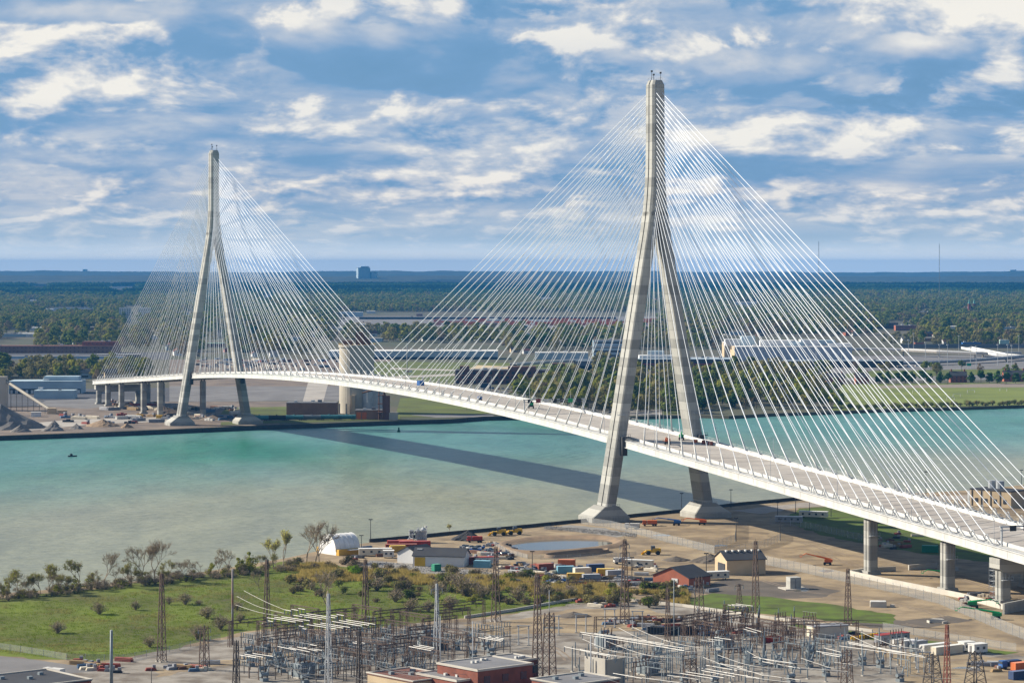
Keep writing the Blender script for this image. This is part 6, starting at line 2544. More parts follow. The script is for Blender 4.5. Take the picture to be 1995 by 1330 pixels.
# ------------------------------------------------------------------ the switchyard
M_STEELB = mat('weathered_brown_steel', (0.135, 0.09, 0.07), 0.8, (0.085, 0.062, 0.052), 0.6)
M_STEELD = mat('dark_lattice_steel', (0.06, 0.055, 0.055), 0.7, (0.09, 0.075, 0.065), 0.4)
M_BLUEST = mat('blue_grey_steel', (0.25, 0.29, 0.31), 0.55, (0.18, 0.21, 0.23), 0.4)
M_INS = mat('grey_insulator', (0.24, 0.29, 0.32), 0.35, (0.18, 0.22, 0.25), 0.8)
M_INSB = mat('brown_insulator', (0.13, 0.075, 0.055), 0.35)
M_ALU = mat('bright_aluminium_tube', (0.60, 0.585, 0.55), 0.45, (0.50, 0.49, 0.46), 0.3)
GA = radians(42.0)
E1 = Vector((cos(GA), sin(GA), 0))
E2 = Vector((sin(GA), -cos(GA), 0))


def lattice(b, p, h, w0, w1, n, r):
    """square lattice column"""
    c = []
    for i in range(n + 1):
        t = i / n
        w = (w0 + (w1 - w0) * t) / 2
        c.append([Vector((p[0] + sx * w, p[1] + sy * w, p[2] + h * t)) for sx, sy in ((-1, -1), (1, -1), (1, 1), (-1, 1))])
    for i in range(n):
        for k in range(4):
            b.tube(c[i][k], c[i + 1][k], r, r, 4, False)
            q = (k + 1) % 4
            if i % 2 == 0:
                b.tube(c[i][k], c[i + 1][q], r * 0.55, r * 0.55, 3, False)
            else:
                b.tube(c[i][q], c[i + 1][k], r * 0.55, r * 0.55, 3, False)
            if i % 2 == 0:
                b.tube(c[i + 1][k], c[i + 1][q], r * 0.5, r * 0.5, 3, False)


def mast(label, x, yt, yb, w0, w1, m, r=0.13, arms=0, name='lattice_mast'):
    g = G(x, yb)
    h = (yb - yt) * g.y / F
    o = thing(name, g, GA, label, 'mast')
    b = MB()
    lattice(b, (0, 0, 0), h * 0.97, w0, w1, max(6, int(h / 2.2)), r * 1.25)
    b.build('lattice', m, o)
    MB().tube((0, 0, h * 0.95), (0, 0, h), 0.1, 0.04, 4).build('spike', m, o)
    b = MB()
    for sx, sy in ((-1, -1), (1, -1), (1, 1), (-1, 1)):
        b.box((sx * w0 / 2, sy * w0 / 2, -0.2), (0.7, 0.7, 0.5))
    b.build('footing', M_SLAB, o)
    for i in range(arms):
        q = MB()
        z = h * (0.9 - 0.09 * i)
        for s in (-1, 1):
            q.tube((0, 0, z), (s * 2.4, 0, z + 0.1), 0.1, 0.06, 4)
            q.tube((0, 0, z + 0.8), (s * 2.4, 0, z + 0.1), 0.06, 0.05, 4)
        q.build('crossarm', m, o)
        for s in (-1, 1):
            MB().tube((s * 2.3, 0, z), (s * 2.3, 0, z - 1.3), 0.13, 0.13, 6).build('insulator', M_INS, o)
    return o


for a in (('brown lattice mast at the left of the switchyard, standing alone before the meadow', 315, 1112, 1288, 2.2, 0.7, M_STEELB, 0.13, 0),
          ('brown lattice mast between the shrubs left of the white bus bars', 520, 1085, 1214, 1.8, 0.6, M_STEELB, 0.13, 0),
          ('brown lattice mast in front of the bright green bush', 712, 1085, 1216, 2.0, 0.7, M_STEELB, 0.14, 0),
          ('grey slim lattice mast behind the left switch racks', 640, 1150, 1334, 1.6, 0.5, M_GALV, 0.12, 0),
          ('pale lattice mast in the middle of the racks above the brick block', 851, 1132, 1290, 1.7, 0.4, M_GALV, 0.13, 1),
          ('brown lattice mast at the meadow corner right of the racks', 966, 1060, 1210, 2.4, 0.7, M_STEELB, 0.13, 0),
          ('tall brown lattice mast right of the brick block', 1047, 1112, 1334, 2.6, 0.8, M_STEELB, 0.14, 0),
          ('brown lattice mast in the equipment yard line of sight below the near tower', 1217, 1045, 1214, 2.4, 0.7, M_STEELB, 0.14, 2),
          ('brown lattice mast left of the blue pole', 1301, 1140, 1248, 1.4, 0.6, M_STEELB, 0.12, 0),
          ('bushy brown lattice mast at the wall left of the far racks', 1362, 1120, 1228, 3.0, 1.4, M_STEELB, 0.13, 3),
          ('brown lattice mast in front of the tan shed', 1472, 1048, 1200, 2.2, 0.7, M_STEELB, 0.13, 0),
          ('small lattice mast on the green verge', 1440, 1136, 1182, 1.8, 0.5, M_STEELB, 0.10, 1),
          ('brown lattice mast on the verge in front of the side-span fence', 1652, 1104, 1216, 2.0, 0.7, M_STEELB, 0.13, 0),
          ('red-brown lattice mast right of the switchyard containers', 1845, 1212, 1338, 1.6, 0.6, mat('red_oxide_steel', (0.24, 0.085, 0.06), 0.7), 0.13, 0),
          ('brown lattice stub mast behind the left racks', 700, 1225, 1334, 1.4, 0.7, M_STEELD, 0.14, 0),
          ('dark lattice mast left of the left switch racks', 460, 1244, 1336, 1.6, 0.9, M_STEELD, 0.14, 0)):
    mast(*a)
for a in (('dark lattice pylon with a square head right of the red-brown mast', 1900, 1266, 1344, 5.2, 2.2, M_STEELD, 0.15, 1), ('dark lattice pylon with a square head left of the red-brown mast', 1817, 1272, 1344, 4.6, 2.2, M_STEELD, 0.15, 1),
          ('dark lattice pylon standing close to the tall brown mast', 1070, 1188, 1345, 3.2, 1.9, M_STEELB, 0.15, 2), ('bushy brown pylon in the front centre of the switchyard', 1345, 1280, 1345, 3.4, 2.0, M_STEELB, 0.14, 2),
          ('brown lattice pylon left of the long cable rack', 398, 1216, 1304, 2.4, 1.6, M_STEELB, 0.13, 1), ('brown front pylon below the control house', 1650, 1262, 1345, 2.8, 1.8, M_STEELB, 0.13, 1)):
    mast(*a, name='lattice_pylon')
for x, yt, yb, r, m, lb in ((217, 1228, 1345, 0.55, M_BLUEST, 'thick blue-grey tubular pole at bottom left'), (453, 1110, 1256, 0.42, mat('rusting_pole', (0.20, 0.10, 0.065), 0.8, (0.26, 0.29, 0.31), 0.08), 'rusty tubular pole on the meadow edge'),
                            (1313, 1130, 1258, 0.20, M_BLUEST, 'slim blue-grey lightning pole in the switchyard centre'), (1151, 1238, 1345, 0.22, M_GALV, 'slim grey pole in the front centre'), (295, 1302, 1345, 0.12, M_DARK, 'thin dark pole at the bottom left'),
                            (1070, 1150, 1232, 0.13, M_GALV, 'thin grey pole behind the bare switchyard ground'), (921, 1210, 1345, 0.18, M_GALV, 'slim grey pole in front of the brick block'), (858, 1200, 1345, 0.14, M_GALV, 'slim grey pole behind the brick block')):
    g = G(x, yb)
    h = (yb - yt) * g.y / F
    o = thing('utility_pole', g, 0, lb, 'pole')
    MB().tube((0, 0, 0), (0, 0, h), r, r * 0.75, 8).build('shaft', m, o, True)
    MB().tube((0, 0, h), (0, 0, h + 0.25), r * 0.8, r * 0.6, 8).build('cap', M_GALV, o)


# --- steel portals with lattice beams
def portal(w, h, m):
    o = thing('switch_portal')
    b = MB()
    for s in (-1, 1):
        c = MB()
        lattice(c, (s * w / 2, 0, 0), h, 1.0, 0.7, 7, 0.09)
        c.build('column', m, o)
    n = max(4, int(w / 1.6))
    for i in range(n):
        x0, x1 = -w / 2 + w * i / n, -w / 2 + w * (i + 1) / n
        for y in (-.4, .4):
            b.tube((x0, y, h), (x1, y, h), 0.08, 0.08, 4, False)
            b.tube((x0, y, h - 1.0), (x1, y, h - 1.0), 0.08, 0.08, 4, False)
            b.tube((x0, y, h - (i % 2)), (x1, y, h - ((i + 1) % 2)), 0.055, 0.055, 3, False)
        b.tube((x0, -.4, h), (x0, .4, h), 0.05, 0.05, 3, False)
    b.build('beam', m, o)
    for i in range(3):
        x = (i - 1) * w * 0.3
        MB().tube((x, 0, h - 1.0), (x, 0, h - 2.6), 0.15, 0.12, 6).build('insulator', M_INSB, o)
    return o


def rack(w, h, n, post, ins):
    """bus support: posts, beam and upright insulators"""
    o = thing('insulator_rack')
    for s in (-1, 1):
        MB().box((s * w * 0.42, 0, 0), (0.22, 0.22, h)).build('post', post, o)
    MB().box((0, 0, h), (w, 0.24, 0.22)).build('beam', post, o)
    for i in range(n):
        x = -w / 2 + (i + .5) * w / n
        b = MB()
        b.tube((x, 0, h + .22), (x, 0, h + 1.7), 0.14, 0.11, 6)
        for k in range(3):
            b.tube((x, 0, h + .5 + k * .4), (x, 0, h + .6 + k * .4), 0.22, 0.22, 6)
        b.build('insulator', ins, o)
    MB().tube((-w / 2, 0, h + 1.75), (w / 2, 0, h + 1.75), 0.04, 0.04, 4).build('blade', M_GALV, o)
    return o


def tpost(h, m):
    """tubular single post with a short cross-bar"""
    o = thing('bus_post')
    MB().tube((0, 0, 0), (0, 0, h), 0.2, 0.18, 6).build('post', m, o)
    MB().box((0, 0, -0.1), (0.9, 0.9, 0.35)).build('footing', M_SLAB, o)
    MB().tube((0, 0, h), (0, 0, h + 1.6), 0.2, 0.14, 6).build('insulator', M_INS, o)
    return o


def breaker():
    o = thing('circuit_breaker')
    MB().box((0, 0, 0), (2.2, 1.6, 1.0)).build('cabinet', M_BLUEST, o)
    MB().tube((-1.5, 0, 2.0), (1.5, 0, 2.0), 0.6, 0.6, 10).build('tank', M_BLUEST, o)
    b = MB()
    for x in (-1, 1):
        b.box((x, 0, 1.0), (0.2, 1.0, 0.7))
    b.build('cradle', M_STEELD, o)
    for x, l in ((-1.1, -0.9), (1.1, 0.9)):
        MB().tube((x, 0, 2.4), (x + l, 0, 4.6), 0.26, 0.16, 7).build('bushing', M_INS, o)
    return o


def transformer():
    o = thing('transformer')
    MB().box((0, 0, 0.4), (6, 3.4, 4.0)).build('tank', M_BLUEST, o)
    for i in range(8):
        for s in (-1, 1):
            MB().box((-2.6 + i * .75, s * 2.2, 0.8), (0.22, 1.0, 3.0)).build('radiator', M_GALV, o)
    MB().tube((-2, 0.8, 5.4), (2, 0.8, 5.4), 0.6, 0.6, 10).build('conservator', M_BLUEST, o)
    for x in (-1.8, 0, 1.8):
        MB().tube((x, -0.8, 4.4), (x, -1.2, 7.0), 0.26, 0.14, 7).build('bushing', M_INSB, o)
    MB().box((0, 0, 0), (6.6, 4.2, 0.4)).build('plinth', M_SLAB, o)
    return o


def inside(x, y):
    """on the switchyard gravel, in view"""
    u, v = pix(x, y)
    return v


LIB = {}
COUNT = {}


def copyput(key, maker, p, rz, label, cat, group):
    if key not in LIB:
        LIB[key] = maker()
        o = LIB[key]
        o.location = p
        o.rotation_euler = (0, 0, rz)
    else:
        o = copy_tree(LIB[key], p, rz)
    return tag(o, label, cat, group)


rng = random.Random(41)


def field(x0, y0, x1, y1, step, fn, keep=1.0, shear=0.0):
    """walk a grid turned with the switchyard; call fn at points whose pixel lies in the window"""
    a, c = G(x0, y1), G(x1, y0)
    cx, cy = (a.x + c.x) / 2, (a.y + c.y) / 2
    n = 0
    for i in range(-40, 41):
        for j in range(-40, 41):
            q = Vector((cx, cy, 0)) + E1 * (i * step[0]) + E2 * (j * step[1])
            if q.y < 300:
                continue
            u, v = pix(q.x, q.y)
            lo = y0 + (0 if not shear else shear * (u - x0))
            if x0 < u < x1 and lo < v < y1 and rng.random() < keep:
                fn(q, i, j)
                n += 1
    return n


def f_left(q, i, j):
    k = rng.random()
    if k < 0.62:
        copyput('rackA', lambda: rack(7.5, 3.4, 6, M_STEELD, M_INS), q, GA + (pi / 2 if j % 3 == 0 else 0), 'dark insulator rack in the crowded left switchyard', 'rack', 'left insulator racks')
    elif k < 0.80:
        copyput('brk', breaker, q, GA, 'blue-grey circuit breaker among the switchyard racks', 'breaker', 'circuit breakers')
    else:
        copyput('rackB', lambda: rack(6.0, 5.0, 4, M_STEELB, M_INS), q, GA + pi / 2, 'tall brown insulator rack in the left part of the switchyard', 'rack', 'tall brown racks left')


field(470, 1262, 830, 1330, (7.4, 5.4), f_left, 0.95)
field(740, 1240, 985, 1285, (7.8, 5.8), f_left, 0.85)
field(520, 1236, 760, 1262, (9.0, 7.5), f_left, 0.7)


def f_portal(q, i, j):
    copyput('portA', lambda: portal(15, 8.6, M_STEELB), q, GA + (pi / 2 if (i + j) % 2 else 0), 'brown lattice-beam steel portal in the left switchyard', 'portal', 'left steel portals')


field(480, 1228, 900, 1318, (17.0, 13.0), f_portal, 0.8)


def f_right(q, i, j):
    k = rng.random()
    if k < 0.45:
        copyput('tpost', lambda: tpost(6.4, M_BLUEST), q, GA, 'slim blue-grey bus post in the right part of the switchyard', 'post', 'right bus posts')
    elif k < 0.75:
        copyput('rackC', lambda: rack(8.0, 5.2, 3, M_BLUEST, M_INS), q, GA + (pi / 2 if rng.random() < .3 else 0), 'blue-grey bus support frame in the right part of the switchyard', 'rack', 'blue-grey bus frames')
    elif k < 0.9:
        copyput('brk', breaker, q, GA, 'blue-grey circuit breaker among the switchyard racks', 'breaker', 'circuit breakers')
    else:
        copyput('rackD', lambda: rack(7.0, 5.0, 5, M_STEELB, M_INSB), q, GA, 'brown insulator rack in the right part of the switchyard', 'rack', 'right brown racks')


field(1110, 1296, 1560, 1336, (7.0, 6.0), f_right, 0.85)
field(1150, 1262, 1330, 1298, (9.5, 8.5), f_right, 0.7)
field(1330, 1272, 1640, 1300, (7.5, 6.5), f_right, 0.85)
field(1560, 1262, 1790, 1330, (8.6, 7.4), f_right, 0.75)


def f_far(q, i, j):
    k = rng.random()
    if k < 0.55:
        copyput('rackE', lambda: rack(6.5, 4.6, 5, M_STEELB, M_INSB), q, GA + (pi / 2 if (i % 2) else 0), 'brown insulator rack in the dense block under the verge', 'rack', 'racks under the verge')
    elif k < 0.8:
        copyput('portB', lambda: portal(11, 7.6, M_STEELB), q, GA + (pi / 2 if (j % 2) else 0), 'brown steel portal in the dense block under the verge', 'portal', 'portals under the verge')
    else:
        copyput('tpost2', lambda: tpost(7.4, M_STEELB), q, GA, 'brown bus post in the dense block under the verge', 'post', 'brown posts under the verge')


field(1352, 1216, 1500, 1268, (6.4, 5.6), f_far, 0.9)
field(1490, 1226, 1590, 1270, (8.0, 6.5), f_far, 0.8)
# paired tube frames on the bare ground and on the right
for x, y, lb in ((1020, 1256, 'grey goal-post frame left of the tall brown mast'), (1079, 1236, 'grey goal-post frame behind the tall brown mast'), (1132, 1232, 'grey goal-post frame in front of the dark gravel heap'), (1188, 1222, 'grey goal-post frame left of the black bins'), (1242, 1226, 'grey goal-post frame by the wooden crates'),
                 (1775, 1302, 'pair of tall grey tube posts left of the dark pylon'), (1800, 1310, 'second pair of tall grey tube posts left of the dark pylon'), (1745, 1298, 'pair of tall grey tube posts in the right corner of the racks')):
    o = thing('tube_frame', G(x, y), -0.12, lb, 'frame')
    for s in (-1, 1):
        MB().tube((s * 1.7, 0, 0), (s * 1.7, 0, 6.4), 0.22, 0.2, 7).build('post', M_GALV, o)
        MB().box((s * 1.7, 0, -0.1), (0.9, 0.9, 0.4)).build('footing', M_SLAB, o)
    MB().tube((-2.3, 0, 6.5), (2.3, 0, 6.5), 0.18, 0.18, 6).build('crossbar', M_GALV, o)
# lattice gantries lying across
for x, y, rz, w, h, lb in ((820, 1232, GA, 26, 9, 'long brown lattice gantry behind the racks, nearest the meadow'), (1255, 1236, 0.12, 34, 6.5, 'long low brown lattice gantry in the middle of the switchyard'), (640, 1240, GA, 24, 9, 'brown lattice gantry left of the grey slim mast'),
                           (1180, 1152, 0.15, 30, 5, 'brown lattice gantry above the scrub by the equipment yard'), (1590, 1262, GA - 0.6, 28, 9, 'brown lattice gantry right of the dense block'), (905, 1222, GA, 18, 9, 'brown lattice gantry at the right end of the meadow edge'),
                           (560, 1262, GA, 20, 9, 'brown lattice gantry among the left racks')):
    o = portal(w, h, M_STEELB)
    o.location = G(x, y)
    o.rotation_euler = (0, 0, rz)
    tag(o, lb, 'gantry')
for x, y, lb in ((590, 1318, 'blue-grey transformer among the left racks'), (835, 1262, 'blue-grey transformer above the brick block'), (1180, 1262, 'large pale transformer in front of the bare ground'), (1262, 1312, 'dark transformer under the sagging lines'), (1408, 1262, 'transformer in the dense block under the verge')):
    o = transformer()
    o.location = G(x, y)
    o.rotation_euler = (0, 0, GA)
    tag(o, lb, 'transformer')
for i in range(13):
    o = container(M_ROOFD, 2.6)
    o.location = G(1268 + i * 6.0, 1236 - abs(i - 6) * 0.4)
    o.rotation_euler = (0, 0, 0.1)
    tag(o, 'black bin in the row in the middle of the switchyard', 'bin', 'row of black bins')
for i in range(9):
    x, y = 1490 + (i % 5) * 7, 1247 + (i // 5) * 4
    o = thing('drum_stack', G(x, y), 0.2, 'bright red cable drum in the cluster right of the dense block', 'drum', 'red drums')
    MB().tube((0, -.6, .8), (0, .6, .8), 0.55, 0.55, 10).build('core', M_RED, o)
    for s in (-.6, .6):
        MB().tube((0, s - .06, .8), (0, s + .06, .8), 0.85, 0.85, 12).build('flange', M_RED, o)
for i in range(10):
    x, y = 1660 + i * 5.5, 1247 - i * 0.9
    o = thing('drum_stack', G(x, y), 0.3, 'yellow drum in the row left of the switchyard cabins', 'drum', 'yellow drums')
    MB().tube((0, 0, 0), (0, 0, 1.2), 0.6, 0.6, 10).build('body', M_YELLOW, o)
    MB().tube((0, 0, 1.2), (0, 0, 1.3), 0.5, 0.5, 10).build('lid', M_YELLOW, o)

# --- bright tubular bus bars (pixel line at the bar's own height)
BARS = []


def bars(lines, z, label, group, r=0.095):
    for x0, y0, x1, y1 in lines:
        a, c = G(x0, y0, z), G(x1, y1, z)
        m = (a + c) / 2
        o = thing('bus_bar', (m.x, m.y, z), 0, label, 'bus bar', group)
        MB().tube(a - m, c - m, r, r, 6).build('tube', M_ALU, o)
        for e in (a - m, c - m, Vector((0, 0, 0))):
            MB().tube(e, e - Vector((0, 0, 1.6)), 0.13, 0.15, 5).build('insulator', M_INS, o)


def zl(ox, oy, s, L):
    return [(ox + a * s, oy + b * s, ox + c * s, oy + d * s) for a, b, c, d in L]


bars(zl(440, 1150, 0.1805, [(445, 290, 755, 338), (525, 284, 832, 330), (600, 278, 906, 322), (730, 264, 1032, 308), (800, 255, 1108, 300), (872, 246, 1182, 293)]), 10.5, 'bright tubular bus bar in the back row by the meadow', 'back bus bars')
bars(zl(440, 1150, 0.1805, [(876, 364, 1195, 412), (948, 355, 1266, 402), (1022, 347, 1340, 395), (1148, 330, 1472, 381), (1222, 320, 1545, 372), (1296, 312, 1612, 362)]), 10.5, 'bright tubular bus bar in the row right of the back one', 'second row bus bars')
bars(zl(440, 1150, 0.1805, [(635, 205, 706, 218), (710, 199, 781, 212), (783, 190, 854, 203), (1198, 254, 1275, 268), (1130, 262, 1205, 276), (455, 322, 510, 334), (790, 378, 842, 386), (830, 408, 870, 414)]), 11, 'short bright bus stub above the meadow edge', 'short bus stubs')
bars(zl(440, 1150, 0.1805, [(135, 690, 332, 723), (200, 682, 405, 716), (295, 676, 512, 708), (560, 600, 760, 640), (680, 610, 905, 660), (770, 605, 990, 650), (840, 612, 1040, 642), (910, 580, 1020, 598), (1370, 560, 1470, 578), (1400, 548, 1500, 566)]), 8, 'bright bus bar low among the left racks', 'low bus bars left')
bars(zl(760, 1150, 0.1855, [(200, 585, 432, 628), (246, 576, 452, 612), (300, 568, 466, 599)]), 9, 'bright bus bar of the group of three behind the brick block', 'three bus bars behind the brick block')
bars(zl(760, 1150, 0.1855, [(930, 490, 1170, 530), (985, 482, 1186, 518), (1035, 475, 1196, 504)]), 9, 'bright bus bar of the group of three beside the bare ground', 'three bus bars by the bare ground')
bars(zl(1130, 1150, 0.2155, [(0, 372, 940, 518), (20, 392, 942, 540), (130, 385, 760, 478), (-140, 505, 320, 604), (0, 530, 330, 590), (60, 560, 560, 612)]), 9.5, 'long bright bus bar in the middle of the switchyard', 'long bus bars')
bars(zl(1130, 1150, 0.2155, [(1100, 448, 1222, 462), (1150, 434, 1292, 452), (1215, 420, 1366, 442), (1338, 128, 1475, 146), (1372, 124, 1510, 142), (1410, 118, 1562, 138), (1500, 330, 1640, 370), (1480, 345, 1600, 380)]), 9, 'short bright bus bar near the dense block', 'bus bars near the dense block')
bars(zl(1130, 1150, 0.2155, [(790, 762, 1070, 800), (905, 745, 1200, 792), (960, 732, 1300, 786), (1060, 690, 1330, 742), (1140, 672, 1420, 720), (1300, 735, 1620, 790), (1420, 690, 1660, 765), (1560, 600, 1960, 660), (1650, 640, 1990, 700), (1100, 720, 1400, 775), (1500, 780, 1900, 826), (1650, 760, 1990, 806), (560, 785, 900, 830), (300, 745, 560, 790), (1200, 650, 1480, 690)]), 7, 'bright bus bar in the front right part of the switchyard', 'front bus bars')
bars(zl(1560, 1150, 0.218, [(345, 492, 1115, 596), (420, 455, 1100, 585), (210, 510, 360, 548), (140, 540, 365, 575), (190, 560, 350, 590), (430, 470, 900, 552), (0, 690, 420, 720), (300, 640, 560, 668)]), 8, 'long bright bus bar at the right of the switchyard', 'right bus bars')


def sag(label, P, z, r=0.07, m=None):
    pts = [G(a, b, z) for a, b in P]
    res = []
    for i in range(len(pts) - 1):
        p0, p1, p2, p3 = pts[max(i - 1, 0)], pts[i], pts[i + 1], pts[min(i + 2, len(pts) - 1)]
        for s in range(6):
            t = s / 6
            res.append(0.5 * ((2 * p1) + (p2 - p0) * t + (2 * p0 - 5 * p1 + 4 * p2 - p3) * t * t + (3 * p1 - p0 - 3 * p2 + p3) * t ** 3))
    res.append(pts[-1])
    o = MB().path(res, r, 4).build('overhead_line', m or M_ALU)
    return tag(o, label, 'cable')


def zp(ox, oy, s, L):
    return [(ox + a * s, oy + b * s) for a, b in L]


sag('top white line of the two curving down from the low gantry', zp(1130, 1150, 0.2155, [(470, 325), (640, 400), (850, 470), (1100, 515), (1430, 520)]), 9)
sag('second white line curving down from the low gantry', zp(1130, 1150, 0.2155, [(350, 335), (520, 420), (760, 505), (1000, 550), (1300, 540)]), 9)
sag('white line curving from the pale transformer to the front pylon', zp(1130, 1150, 0.2155, [(20, 435), (300, 545), (650, 582), (1050, 568)]), 8)
sag('lower white line curving to the front pylon', zp(1130, 1150, 0.2155, [(240, 455), (560, 570), (860, 606), (1100, 580)]), 8)
sag('white line sagging from the front pylon to the right', zp(1130, 1150, 0.2155, [(1110, 600), (1380, 695), (1700, 752), (2000, 738)]), 8)
sag('white line sagging above it to the right', zp(1130, 1150, 0.2155, [(1240, 578), (1500, 665), (1760, 700), (2000, 690)]), 8)
sag('pale line dropping from the dense block to the front right', zp(1130, 1150, 0.2155, [(1510, 545), (1640, 610), (1850, 650), (2060, 660)]), 8)
sag('pale line sagging across the right switchyard', zp(1560, 1150, 0.218, [(0, 600), (150, 650), (300, 690), (480, 650)]), 8)
sag('thin line dropping past the yellow drums', zp(1560, 1150, 0.218, [(440, 395), (620, 480), (800, 540), (1000, 560)]), 9)
sag('thin line sagging past the switchyard cabins', zp(1560, 1150, 0.218, [(540, 370), (700, 440), (850, 490), (1080, 525)]), 9)
sag('top thin yellow line from the rusty pole to the bus stubs', zp(440, 1150, 0.1805, [(195, 0), (420, 115), (640, 208)]), 11, 0.06)
sag('middle thin yellow line from the rusty pole', zp(440, 1150, 0.1805, [(118, 60), (360, 175), (625, 240)]), 11, 0.06)
sag('lowest thin yellow line from the rusty pole', zp(440, 1150, 0.1805, [(105, 152), (330, 225), (560, 270)]), 11, 0.06)


# --- switchyard buildings
# slack dark conductors strung between the portals
rng = random.Random(8)
M_WIRE = mat('weathered_conductor', (0.22, 0.22, 0.22), 0.6)
for i in range(64):
    x0 = rng.uniform(480, 960) if i < 34 else rng.uniform(1110, 1760)
    y0 = rng.uniform(1225, 1320)
    a = G(x0, y0, 8.0)
    d = (E1 if i % 2 else E2) * rng.uniform(16, 34)
    c = a + d
    pts = [a.lerp(c, k / 8) - Vector((0, 0, 1.3 * (1 - (k / 4 - 1) ** 2))) for k in range(9)]
    o = MB().path(pts, 0.055, 3).build('overhead_line', M_WIRE)
    tag(o, 'slack dark conductor among the ' + ('left' if i < 34 else 'right') + ' switchyard racks', 'cable', ('left' if i < 34 else 'right') + ' dark conductors')


M_BRICKC = mat('dull_red_brick', (0.24, 0.082, 0.055), 0.9, (0.17, 0.06, 0.042), 0.3, detail=8)


def brick_block():
    root = thing('brick_control_building', G(905, 1345), 0, 'two-tier red brick control building with flat grey roofs at the bottom', 'building')
    org = root.location
    rot = radians(40)

    def blk(nm, corner, z, L1, L2, m_wall, wins):
        """corner: pixel of the roof's left corner at height z"""
        c = G(corner[0], corner[1], z) - Vector((org.x, org.y, 0))
        e1 = Vector((cos(rot), sin(rot), 0))
        e2 = Vector((sin(rot), -cos(rot), 0))
        P = [c, c + e2 * L2, c + e2 * L2 + e1 * L1, c + e1 * L1]
        MB().prism([(p.x, p.y) for p in P], -0.5, z - 0.6).build('wall', m_wall, root)
        q = [(p - (P[0] + P[2]) / 2) * 1.0 + (P[0] + P[2]) / 2 for p in P]
        r = MB().prism([(p.x, p.y) for p in q], z - 0.597, z - 0.25).build('roof', M_ROOFG, root)
        w = MB()
        for a, b_ in zip(P, P[1:] + P[:1]):
            d = b_ - a
            w.box(((a.x + b_.x) / 2, (a.y + b_.y) / 2, z - 0.58), (d.length + 0.5, 0.55, 0.62), atan2(d.y, d.x))
        w.build('parapet', M_SLAB, r)
        for k in range(wins):
            t = (k + 0.6) / (wins + 0.2)
            p = c + e2 * (L2 * t) - e1 * 0.05
            f = MB().box((p.x, p.y, z - 4.4), (0.25, 2.4, 2.2), rot).build('window', M_GLASS, root)
            MB().box((p.x - 0.1, p.y - 0.08, z - 4.55), (0.3, 2.7, 0.18), rot).build('sill', M_SLAB, f)
        for k in range(3):
            t = (k + 0.5) / 3
            p = c + e2 * L2 + e1 * (L1 * t) + e2 * 0.05
            MB().box((p.x, p.y, z - 4.4), (2.2, 0.25, 2.2), rot).build('window', M_GLASS, root)
        for k in range(4):
            p = c + e2 * (L2 * rng.uniform(.2, .8)) + e1 * (L1 * rng.uniform(.2, .8))
            MB().box((p.x, p.y, z - .25), (0.9, 0.9, 0.7), rot).build('roof_vent', M_WHC, r)
        return P
    blk('upper', (852, 1289), 9.0, 21, 19, M_BRICKC, 0)
    blk('lower', (812, 1309), 6.0, 10, 19, M_BRICKC, 3)
    blk('rear', (960, 1276), 8.4, 8, 12, M_BRICKC, 0)


brick_block()
for lb, px0, py0, z, L1, L2, m, roof in (('tan flat-roofed annexe left of the brick control building', 716, 1312, 4.5, 16, 22, M_WALLT, M_BRICKD), ('flat brick shed at the bottom right of the control building', 1036, 1324, 6.0, 20, 16, M_BRICKC, M_ROOFG), ('red-brick roof with a white edge at bottom left', -60, 1322, 4.5, 26, 26, M_BRICKR, M_ROOFD)):
    c = G(px0, py0, z)
    o = thing('flat_roofed_annexe', (c.x, c.y, 0), radians(40), lb, 'building')
    MB().box((L1 / 2, -L2 / 2, -0.3), (L1, L2, z + 0.3)).build('wall', m, o)
    r = MB().box((L1 / 2, -L2 / 2, z + 0.003), (L1 + .4, L2 + .4, 0.3)).build('roof', roof, o)
    w = MB()
    for x, y, sx, sy in ((0, -L2 / 2, .5, L2 + 1), (L1, -L2 / 2, .5, L2 + 1), (L1 / 2, 0, L1 - .5, .5), (L1 / 2, -L2, L1 - .5, .5)):
        w.box((x, y, z + 0.306), (sx, sy, 0.35))
    w.build('parapet', M_SLAB, r)
    for k in range(3):
        MB().box((L1 * (.25 + .25 * k), -L2 * (.3 + .2 * (k % 2)), z + .31), (1.4, 1.2, 0.8)).build('roof_unit', M_BLUEST, r)
o = thing('concrete_fire_wall', G(1160, 1334), GA, 'tall plain concrete fire wall in the front centre of the switchyard', 'wall')
MB().box((0, 0, 0), (0.6, 9, 8.4)).build('wall_panel', M_SLAB, o)
MB().box((4.2, -4.4, 0), (7.6, 0.6, 8.2)).build('return_panel', M_CONC, o)
o = thing('control_house', G(1612, 1238), 0.35, 'long low pale control house behind the dense block', 'building')
MB().box((0, 0, 0), (13, 6, 3.6)).build('wall', M_CREAM, o)
MB().box((0, 0, 3.603), (13.5, 6.5, 0.35)).build('roof', M_GYC, o)
MB().box((-6.55, 0, 0), (0.2, 1.2, 2.3)).build('door', M_GYC, o)

